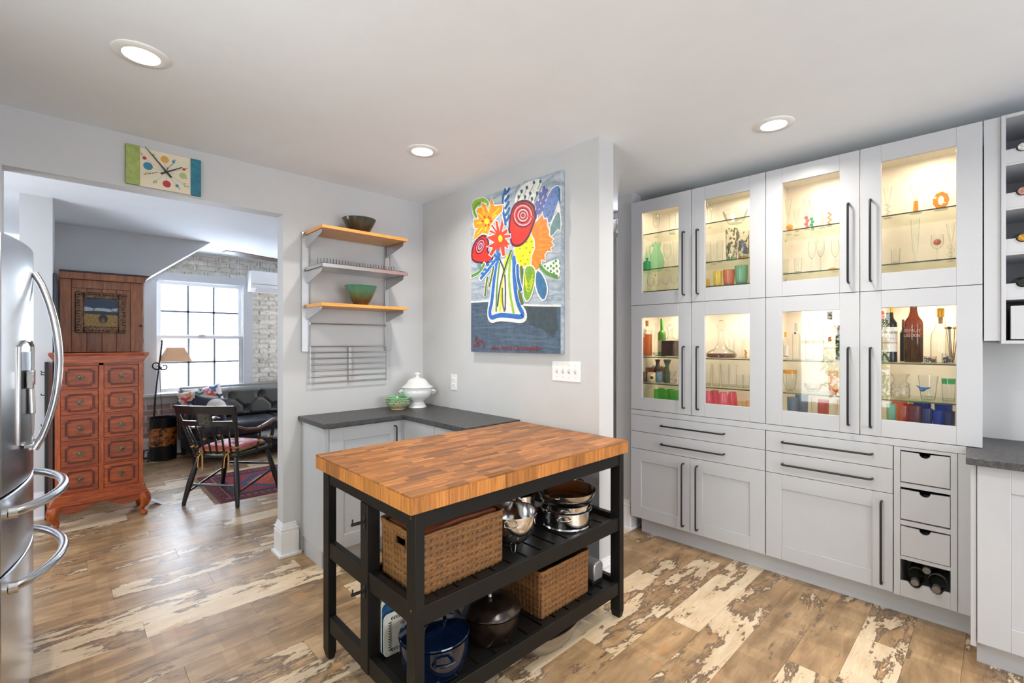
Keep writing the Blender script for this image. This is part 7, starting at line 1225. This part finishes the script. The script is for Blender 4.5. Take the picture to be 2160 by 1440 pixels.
MB().add([(x,y,z+.43) for x,y,z in V],F).box(0,1.9,.739,.86,.2,.80).tube([(0,.755,.80),(1.9,.755,.80)],.05,12).build('tufted_backrest',M_lea,t,angle=75)
for u,v_ in btn: MB().ball((u,.74-.03,.43+v_),(.012,.008,.012),10).build('button',M_lea,t)
for i in range(2):
    a=.06+.91*i; MB().prism([(.03,.29),(.0,.33),(-.01,.38),(.01,.435),(.06,.455),(.64,.445),(.66,.30)],a,a+.895,'x').build('seat_cushion',M_lea2,t,bevel=.025,seg=4,angle=60)
MB().box(.02,1.88,.03,.74,.12,.29).build('seat_base',M_lea2,t,bevel=.01)
MB().box(.012,.055,.30,.76,.12,.62).tube([(.02,.30,.60),(.02,.75,.66)],.045,12).build('arm',M_lea2,t,bevel=.012)
for x,y in ((.05,.08),(1.85,.08),(.05,.8),(1.85,.8)): MB().lathe([(0,0),(.02,0),(.028,.12),(0,.12)],14,(x,y,0)).build('leg',mat('sofa_leg',s2l(60,36,24),.4),t)
def pillow(name,label,loc,w_,h_,th_,rot,m,cat='cushion'):
    t=thing(name,label,cat,loc); n=20; V=[];F=[]
    for sgn in (-1,1):
        b0=len(V)
        for j in range(n+1):
            for i in range(n+1):
                u=2*i/n-1; v_=2*j/n-1; k=max(0,(1-u*u)*(1-v_*v_))**.45; s_=1-.06*(1-abs(u))*0
                V.append((u*w_/2*(1-.05*(1-v_*v_)*(-1)) if False else u*w_/2*(.94+.06*v_*v_),sgn*th_*.5*k,v_*h_/2*(.94+.06*u*u)))
        for j in range(n):
            for i in range(n): F.append((b0+j*(n+1)+i,b0+j*(n+1)+i+1,b0+(j+1)*(n+1)+i+1,b0+(j+1)*(n+1)+i))
    return t,MB().add(V,F),rot,V
pc={'pw':s2l(222,210,204),'pr':s2l(206,74,60),'pb':s2l(54,110,168),'pn':s2l(54,58,82),'pg':s2l(70,132,120),'pp':s2l(214,110,130),'po':s2l(226,150,90),'py':s2l(210,196,120)}
t,mb,rot,V=pillow('patterned_pillow','square pillow with bright coral, blue and green abstract shapes',(1.20,6.67,.67),.46,.36,.15,None,None)
rotm=Matrix.Rotation(R(16),4,'Y')*1; Mx=Matrix.Rotation(R(-14),4,'X')@Matrix.Rotation(R(-13),4,'Y')
mb.xf(Mx); mb.build('pillow_body',mat('pillow_white',pc['pw'],.85,sheen=.3),t,angle=80)
def pz(u,v_):
    a=u/.23; c=v_/.18; k=max(0,(1-a*a)*(1-c*c))**.45; return -.075*k
its=[]
def blob(c,u,v_,s_,a0): 
    for q in (0,2.1,4.2): its.append(('s','pw' if False else c,s_*.62,[(u,v_),(u+s_*math.cos(a0+q),v_+s_*math.sin(a0+q)*.9)]))
for c,u,v_,s_,a0 in (('pr',-.17,.08,.045,.3),('po',-.12,.13,.035,1),('pn',-.12,.03,.045,.8),('pg',-.03,.10,.042,.1),('pp',.05,.11,.036,.5),('pr',.10,.07,.044,1.2),('pb',.14,.13,.045,0.5),('py',.03,.03,.038,.9),('pn',.17,.02,.04,.2),('pr',-.05,-.02,.045,.4),('pb',.06,-.06,.05,1),('pg',-.15,-.07,.045,.1),('po',-.04,-.11,.045,.7),('pr',.15,-.09,.04,.5),('pn',.0,.155,.02,.2),('pb',-.19,.0,.03,.2)): blob(c,u,v_,s_,a0)
film(MB(),its,list(pc),lambda u,v_,w_:tuple(Mx@Vector((u,pz(u,v_)-.004-w_,v_))),.00006).build('embroidery',[mat('embroid_'+k,c,.85) for k,c in pc.items()],t)
t,mb,rot,V=pillow('navy_pillow','small navy pillow with a large white oval, in front of the patterned one',(1.235,6.47,.605),.36,.30,.13,None,None)
Mx2=Matrix.Rotation(R(-18),4,'X')@Matrix.Rotation(R(12),4,'Y'); mb.xf(Mx2); mb.build('pillow_body',mat('pillow_navy',s2l(38,40,52),.85,sheen=.3),t,angle=80)
def pz2(u,v_):
    a=min(1,abs(u/.18)); c=min(1,abs(v_/.15)); return -.065*max(0,(1-a*a)*(1-c*c))**.45
b=MB(); b.lathe([(0,0)]+[(i/10,0) for i in range(1,11)],28); b.v=[tuple(Mx2@Vector((x*.105+.05,pz2(x*.105+.05,y*.10+.02)-.0045-.012*(1-x*x-y*y),y*.10+.02))) for x,y,z in b.v]
b.build('white_oval',mat('fluffy_white',s2l(230,224,218),.9,sheen=.5,bmp=.4,bscale=90),t,angle=80)
# floor lamp
t=thing('floor_lamp','black wrought iron floor lamp with scroll arm and beige square shade','lamp',(.735,6.95,0))
MB().tube([(0,0,.11),(.03,0,.75),(.095,0,1.385)],.009,10).lathe([(0,0),(.006,0),(.012,.02),(0,.05)],10,(.095,0,1.385)).build('pole',M_black,t)
for dx,dy in ((-.05,-.12),(.14,.03),(-.07,.08)): MB().tube([(0,0,.115),(dx*.5,dy*.5,.12),(dx,dy,.11),(dx*1.1,dy*1.1,.004)],.008,8).build('foot',M_black,t)
MB().ball((0,0,.08),(.03,.03,.035),12).build('base_boss',M_black,t)
def scroll(cx_,cz,r,a0,turns,dirn): return [(cx_+r*(1-.75*k/20)*math.cos(a0+dirn*turns*2*PI*k/20),-.005,cz+r*(1-.75*k/20)*math.sin(a0+dirn*turns*2*PI*k/20)) for k in range(21)]
MB().tube(scroll(.045,1.12,.055,-.5,1.1,-1),.009,8).tube(scroll(.115,1.10,.045,PI*.9,1.0,1),.008,8).tube([(.07,0,1.165),(.24,0,1.165)],.005,8).build('scroll_arm',M_black,t)
s0,s1=.15,.078; b=MB(); zb,zt=1.165,1.335; cx_=.225
V=[]
for s_,z in ((s0,zb),(s1,zt),(s1-.003,zt),(s0-.003,zb)): V+=[(cx_-s_,-s_,z),(cx_+s_,-s_,z),(cx_+s_,s_,z),(cx_-s_,s_,z)]
F=[]
for q in range(3):
    for i in range(4): F.append((q*4+i,q*4+(i+1)%4,(q+1)*4+(i+1)%4,(q+1)*4+i))
m,tt,bb=nt('linen_shade'); n=noise(tt,coords(tt,(80,80,80)),3,3); tt.links.new(ramp(tt,n,[(.3,s2l(196,172,150)),(.7,s2l(218,198,176))]),bb.inputs['Base Color']); bb.inputs['Roughness'].default_value=.9
tl=N(tt,'ShaderNodeBsdfTranslucent'); tl.inputs[0].default_value=rgb(s2l(222,196,168)); mx=N(tt,'ShaderNodeMixShader'); mx.inputs[0].default_value=.45; tt.links.new(bb.outputs[0],mx.inputs[1]); tt.links.new(tl.outputs[0],mx.inputs[2]); tt.links.new(mx.outputs[0],tt.nodes['Material Output'].inputs[0])
MB().add(V,F).build('lamp_shade',m,t)
MB().tube([(.07,.01,1.1),(.085,.03,.8),(.10,.05,.52)],.003,6).build('cord',M_black,t)
# waste bin with orange scene
t=thing('painted_bin','black cylindrical bin with an orange painted landscape band','bin',(.838,6.93,0))
MB().lathe([(0,.004),(.126,.003),(.131,0),(.134,.01),(.134,.495),(.136,.50),(.130,.50),(.129,.01),(0,.01)],40).build('bin_wall',mat('bin_black',s2l(22,28,36),.3),t)
m,tt,b=nt('orange_band'); n=noise(tt,coords(tt,(1,1,1.6),False),14,4,.65,.4); tt.links.new(ramp(tt,n,[(.42,s2l(30,20,14)),(.5,s2l(150,92,40)),(.62,s2l(196,128,60))]),b.inputs['Base Color']); b.inputs['Roughness'].default_value=.4
MB().lathe([(.1346,.17),(.1346,.385)],40).build('painted_band',m,t)
MB().tube([(.135*math.cos(q),.135*math.sin(q),z) for q,z in ((-2.0,.19),(-1.98,.25),(-1.9,.3),(-2.0,.36))],.004,6).tube([(.135*math.cos(q),.135*math.sin(q),z) for q,z in ((-2.2,.26),(-1.95,.245),(-1.75,.27))],.003,6).build('tree_motif',M_black,t)
# rug
m,tt,b=nt('rug_border'); b.inputs['Base Color'].default_value=rgb(s2l(92,26,38)); b.inputs['Roughness'].default_value=.95; n=noise(tt,coords(tt,(60,60,1),False),3,3); tt.links.new(ramp(tt,n,[(.35,s2l(62,18,30)),(.65,s2l(124,36,46))]),b.inputs['Base Color']); bump(tt,b,n,.4,.004)
t=thing('persian_rug','dark red patterned rug with an orange medallion under the armchair','rug',(.965,4.665,0))
MB().box(0,1.35,0,1.05,.0005,.0035).build('rug_pile',m,t)
rc={'rn':s2l(40,38,64),'ro':s2l(186,72,44),'rw':s2l(190,168,150),'rr':s2l(140,36,44),'rb':s2l(56,64,96)}
its=[('p','rn',[(.14,.14),(1.21,.14),(1.21,.91),(.14,.91)],None,0),('p','rr',[(.19,.19),(1.16,.19),(1.16,.86),(.19,.86)],None,0),('p','rb',[(.25,.5),(.45,.24),(.9,.24),(1.1,.5),(.9,.8),(.45,.8)],None,0),('p','ro',[(.32,.5),(.42,.40),(.5,.30),(.68,.27),(.85,.30),(.95,.40),(1.03,.5),(.95,.62),(.85,.72),(.68,.76),(.5,.72),(.42,.62)],None,0),('p','rn',[(.6,.5),(.67,.44),(.75,.5),(.67,.57)],None,0)]
for i in range(22): a=.06+i*.057; its+= [('s','rw',.008,[(a,.10),(a+.03,.10)]),('s','rw',.008,[(a,.95),(a+.03,.95)]),('s','ro' if i%2 else 'rb',.014,[(a,.06),(a+.02,.06)]),('s','ro' if i%2 else 'rb',.014,[(a,.99),(a+.02,.99)])]
for i in range(16): a=.08+i*.057; its+= [('s','rw',.008,[(.10,a),(.10,a+.03)]),('s','ro' if i%2 else 'rn',.014,[(.05,a),(.05,a+.02)])]
for i in range(26): its.append(('s',random.choice(('rn','rw','rr')),.007,[(u:=random.uniform(.35,1.0),v_:=random.uniform(.3,.72)),(u+.02,v_+.015)]))
film(MB(),its,list(rc),lambda u,v_,w_:(u,v_,.0036+w_),.00002).build('woven_pattern',[mat('rug_'+k,c,.95,var=.2,vscale=80) for k,c in rc.items()],t)
b=MB()
for i in range(70): v_=.01+i*.0148; b.box(-.045+random.uniform(0,.01),0,v_,v_+.004,.0005,.003)
b.build('fringe',mat('fringe',s2l(176,156,132),.9),t)['kind']='stuff'
# small round table
t=thing('round_side_table','small black round pedestal table with carved tray top behind the chair arm','table',(1.66,5.02,.006))
MB().lathe([(0,.455),(.28,.455),(.30,.45),(.305,.465),(.30,.475),(.285,.468),(.27,.460),(0,.46)],48).build('tray_top',mat('table_black',s2l(30,32,40),.22,coat=.3),t)
MB().lathe([(0,.05),(.035,.06),(.05,.12),(.03,.2),(.045,.3),(.03,.4),(.09,.44),(.12,.455),(0,.455)],28).build('pedestal',mat('table_black',s2l(30,32,40)),t)
for a in (0,2.09,4.19): MB().tube([(0,0,.09),(.12*math.cos(a),.12*math.sin(a),.07),(.22*math.cos(a),.22*math.sin(a),.012)],[.03,.024,.014],8).build('foot',mat('table_black',s2l(30,32,40)),t)
b=MB()
for k in range(3): b.tube([((.08+.06*k+.008*math.sin(9*q))*math.cos(q),(.08+.06*k+.008*math.sin(9*q))*math.sin(q),.4605) for q in [2*PI*i/60 for i in range(60)]],.0025,5,closed=True)
b.build('carved_relief',mat('relief_grey',s2l(84,92,110),.3),t)
# spindle back armchair
t=thing('spindle_armchair','black spindle back armchair with gold rings and brown curved arms','chair',(1.077,4.80,.004),R(-49.3))
M_ch=mat('chair_black',s2l(22,23,26),.26,coat=.4,var=.1); M_gr=mat('gold_ring',s2l(186,146,84),.4,.3); M_arm=wood('arm_brown',(s2l(92,50,28),s2l(130,76,46)),(10,10,10),2,.3,.4)
# local: x right, y forward; rear feet at y=-.25
rf=[(-.245,-.255),(.245,-.255)]; ff=[(-.285,.262),(.285,.262)]
seat=[(-.20,-.20),(0,-.225),(.20,-.20),(.25,.0),(.265,.20),(.2,.245),(0,.255),(-.2,.245),(-.265,.20),(-.25,.0)]
MB().prism(seat,.405,.44,'z').build('seat',M_ch,t,bevel=.012,seg=3)
def leg(p,q,r): return MB().tube([(p[0],p[1],.0),(p[0]*.97+q[0]*.03,p[1]*.97+q[1]*.03,.03),(p[0]*.6+q[0]*.4,p[1]*.6+q[1]*.4,.19),(q[0],q[1],.41)],[r*.72,r*.8,r*1.15,r*.8],12)
for p,q in ((rf[0],(-.17,-.17)),(rf[1],(.17,-.17)),(ff[0],(-.2,.2)),(ff[1],(.2,.2))): leg(p,q,.021).build('leg',M_ch,t)
def lp(p,q,z): k=z/.41; return (p[0]+(q[0]-p[0])*k,p[1]+(q[1]-p[1])*k,z)
A=lp(rf[0],(-.17,-.17),.17); B=lp(rf[1],(.17,-.17),.17); C_=lp(ff[0],(-.2,.2),.14); D_=lp(ff[1],(.2,.2),.14)
for p,q in ((A,B),(lp(rf[0],(-.17,-.17),.11),lp(ff[0],(-.2,.2),.2)),(lp(rf[1],(.17,-.17),.11),lp(ff[1],(.2,.2),.2)),(lp(ff[0],(-.2,.2),.25),lp(ff[1],(.2,.2),.25))):
    m_=[(p[i]+q[i])/2 for i in range(3)]; MB().tube([p,m_,q],[.008,.012,.008],10).build('stretcher',M_ch,t)
# back posts and crest rail, curved back
def bp(x): return -.20-.05*(1-(x/.26)**2)
for sg in (-1,1):
    o=MB().tube([(sg*.195,-.185,.43),(sg*.215,-.225,.56),(sg*.245,-.275,.72),(sg*.272,-.325,.865)],[.015,.014,.014,.011],10).build('back_post',M_ch,t)
    MB().lathe([(.0165,-.01),(.0165,.01)],12,(sg*.206,-.205,.50)).build('gold_ring',M_gr,o)
def crest(z0,z1,x0,x1,dep):
    b=MB(); n=20; V=[]
    for i in range(n+1):
        x=x0+(x1-x0)*i/n
        for z in (z0,z1):
            kk=(z-.44)/.43; y=-.205-.12*kk-.035*(1-(x/.27)**2)
            V+=[(x*(1+.10*(kk-.8)),y-dep/2,z),(x*(1+.10*(kk-.8)),y+dep/2,z)]
    F=[]
    for i in range(n):
        a=i*4; c=a+4; F+=[(a,c,c+2,a+2),(a+1,a+3,c+3,c+1),(a,a+1,c+1,c),(a+2,c+2,c+3,a+3)]
    F+=[(0,2,3,1),(n*4,n*4+1,n*4+3,n*4+2)]
    return b.add(V,F)
cr=MB().join(crest(.79,.865,-.27,.27,.016)).join(crest(.69,.735,-.255,.255,.016)).join(crest(.735,.79,-.27,-.235,.016)).join(crest(.735,.79,.235,.27,.016)).join(crest(.735,.79,-.07,.07,.016))
cr.build('crest_rail',M_ch,t,bevel=.002); crest(.70,.80,-.05,.05,.0172).build('painted_panel',mat('faded_gold',s2l(74,74,66),.4,var=.4,vscale=60),t)
for i in range(6):
    x=-.15+.06*i; x2=x*1.2
    o=MB().tube([(x,-.195-.02*(1-(x/.2)**2),.435),(x*1.06,-.235,.55),(x2*1.02,-.29,.695)],[.008,.0085,.006],8).build('spindle',M_ch,t)
    MB().lathe([(.0105,-.008),(.0105,.008)],10,(x*1.03,-.218,.50)).build('gold_ring',M_gr,o)
for sg in (-1,1):
    MB().tube([(sg*.235,-.265,.685),(sg*.265,-.16,.645),(sg*.285,-.04,.63),(sg*.295,.08,.655),(sg*.30,.17,.68),(sg*.30,.225,.665)],[.018,.022,.024,.025,.027,.022],12,flat=.5).build('arm',M_arm,t)
    for y,r_ in ((.0,.009),(.19,.014)):
        o=MB().tube([(sg*.245,y*.95,.44),(sg*.27,y,.55),(sg*.292,y,.655)],[r_,r_*1.1,r_*.8],8).build('arm_spindle',M_ch,t)
        MB().lathe([(r_*1.25,-.009),(r_*1.25,.009)],10,(sg*.262,y*.98,.515)).build('gold_ring',M_gr,o)
# seat cushion lying on the chair
t=thing('seat_cushion','red tufted seat cushion with tan edge and bow ties on the armchair','cushion',(1.093,4.814,.446),R(-49.3))
V=[];F=[]; n=36
tf=[(-.09,-.08),(.09,-.08),(0,.04),(-.1,.12),(.1,.12)]
def ch(u,v_):
    e=max(0,(1-abs(u)**3)*(1-abs(v_)**3))**.4; x,y=u*.20,v_*.20; d=1
    for a,c in tf: d=min(d,.25+.75*min(1,math.hypot(x-a,y-c)/.06)**.6)
    return .02+.045*e*d
for j in range(n+1):
    for i in range(n+1):
        u=2*i/n-1; v_=2*j/n-1; V.append((u*.19*(1-.05*abs(v_)),v_*.19,ch(u,v_)))
for j in range(n):
    for i in range(n): F.append((j*(n+1)+i,j*(n+1)+i+1,(j+1)*(n+1)+i+1,(j+1)*(n+1)+i))
MB().add(V,F).build('cushion_top',mat('cushion_red',s2l(192,52,62),.55,sheen=.5,var=.2,vscale=30),t,angle=80)
MB().prism([(-.19,-.18),(-.175,-.19),(.175,-.19),(.19,-.18),(.19,.185),(.175,.195),(-.175,.195),(-.19,.185)],.001,.024,'z').build('tan_boxing',mat('tan_cloth',s2l(176,132,72),.8,var=.15,vscale=60),t,bevel=.006)
for x in (-.12,.12):
    b=MB(); b.tube([(x,-.2,.012),(x,-.232,.0),(x-.01,-.25,-.03),(x-.015,-.255,-.12)],.006,6,flat=.35).tube([(x,-.2,.012),(x+.01,-.235,.0),(x+.025,-.25,-.03),(x+.03,-.255,-.14)],.006,6,flat=.35)
    b.tube([(x,-.24,0),(x+.022,-.25,.015),(x+.03,-.25,-.01),(x,-.245,-.004)],.004,6,flat=.4).tube([(x,-.24,0),(x-.02,-.25,.012),(x-.028,-.25,-.012),(x,-.245,-.004)],.004,6,flat=.4)
    b.build('bow_tie',mat('tie_ochre',s2l(190,140,70),.8),t)
# hall spot lamp
t=thing('spot_lamp','small bright track spot lamp seen through the gap beside the cabinets','lamp',(3.42,2.29,2.36))
MB().box(-.02,.02,-.2,.2,.10,.14).tube([(0,0,.10),(0,0,.04)],.008,8).build('track_mount',M_white,t)
MB().lathe([(0,.05),(.03,.04),(.036,-.02),(.032,-.02)],20).xf(Matrix.Rotation(R(25),4,'X')).build('spot_head',M_steel,t); MB().lathe([(0,-.015),(.03,-.015)],20).xf(Matrix.Rotation(R(25),4,'X')).build('spot_lens',mat('lit_spot',(1,.98,.95),.5,emit=25),t)
l=bpy.data.lights.new('spot_glow','POINT'); l.energy=6; l.shadow_soft_size=.03; o=bpy.data.objects.new('spot_glow',l); COL.objects.link(o); o.parent=t; o.location=(0,0,-.06)
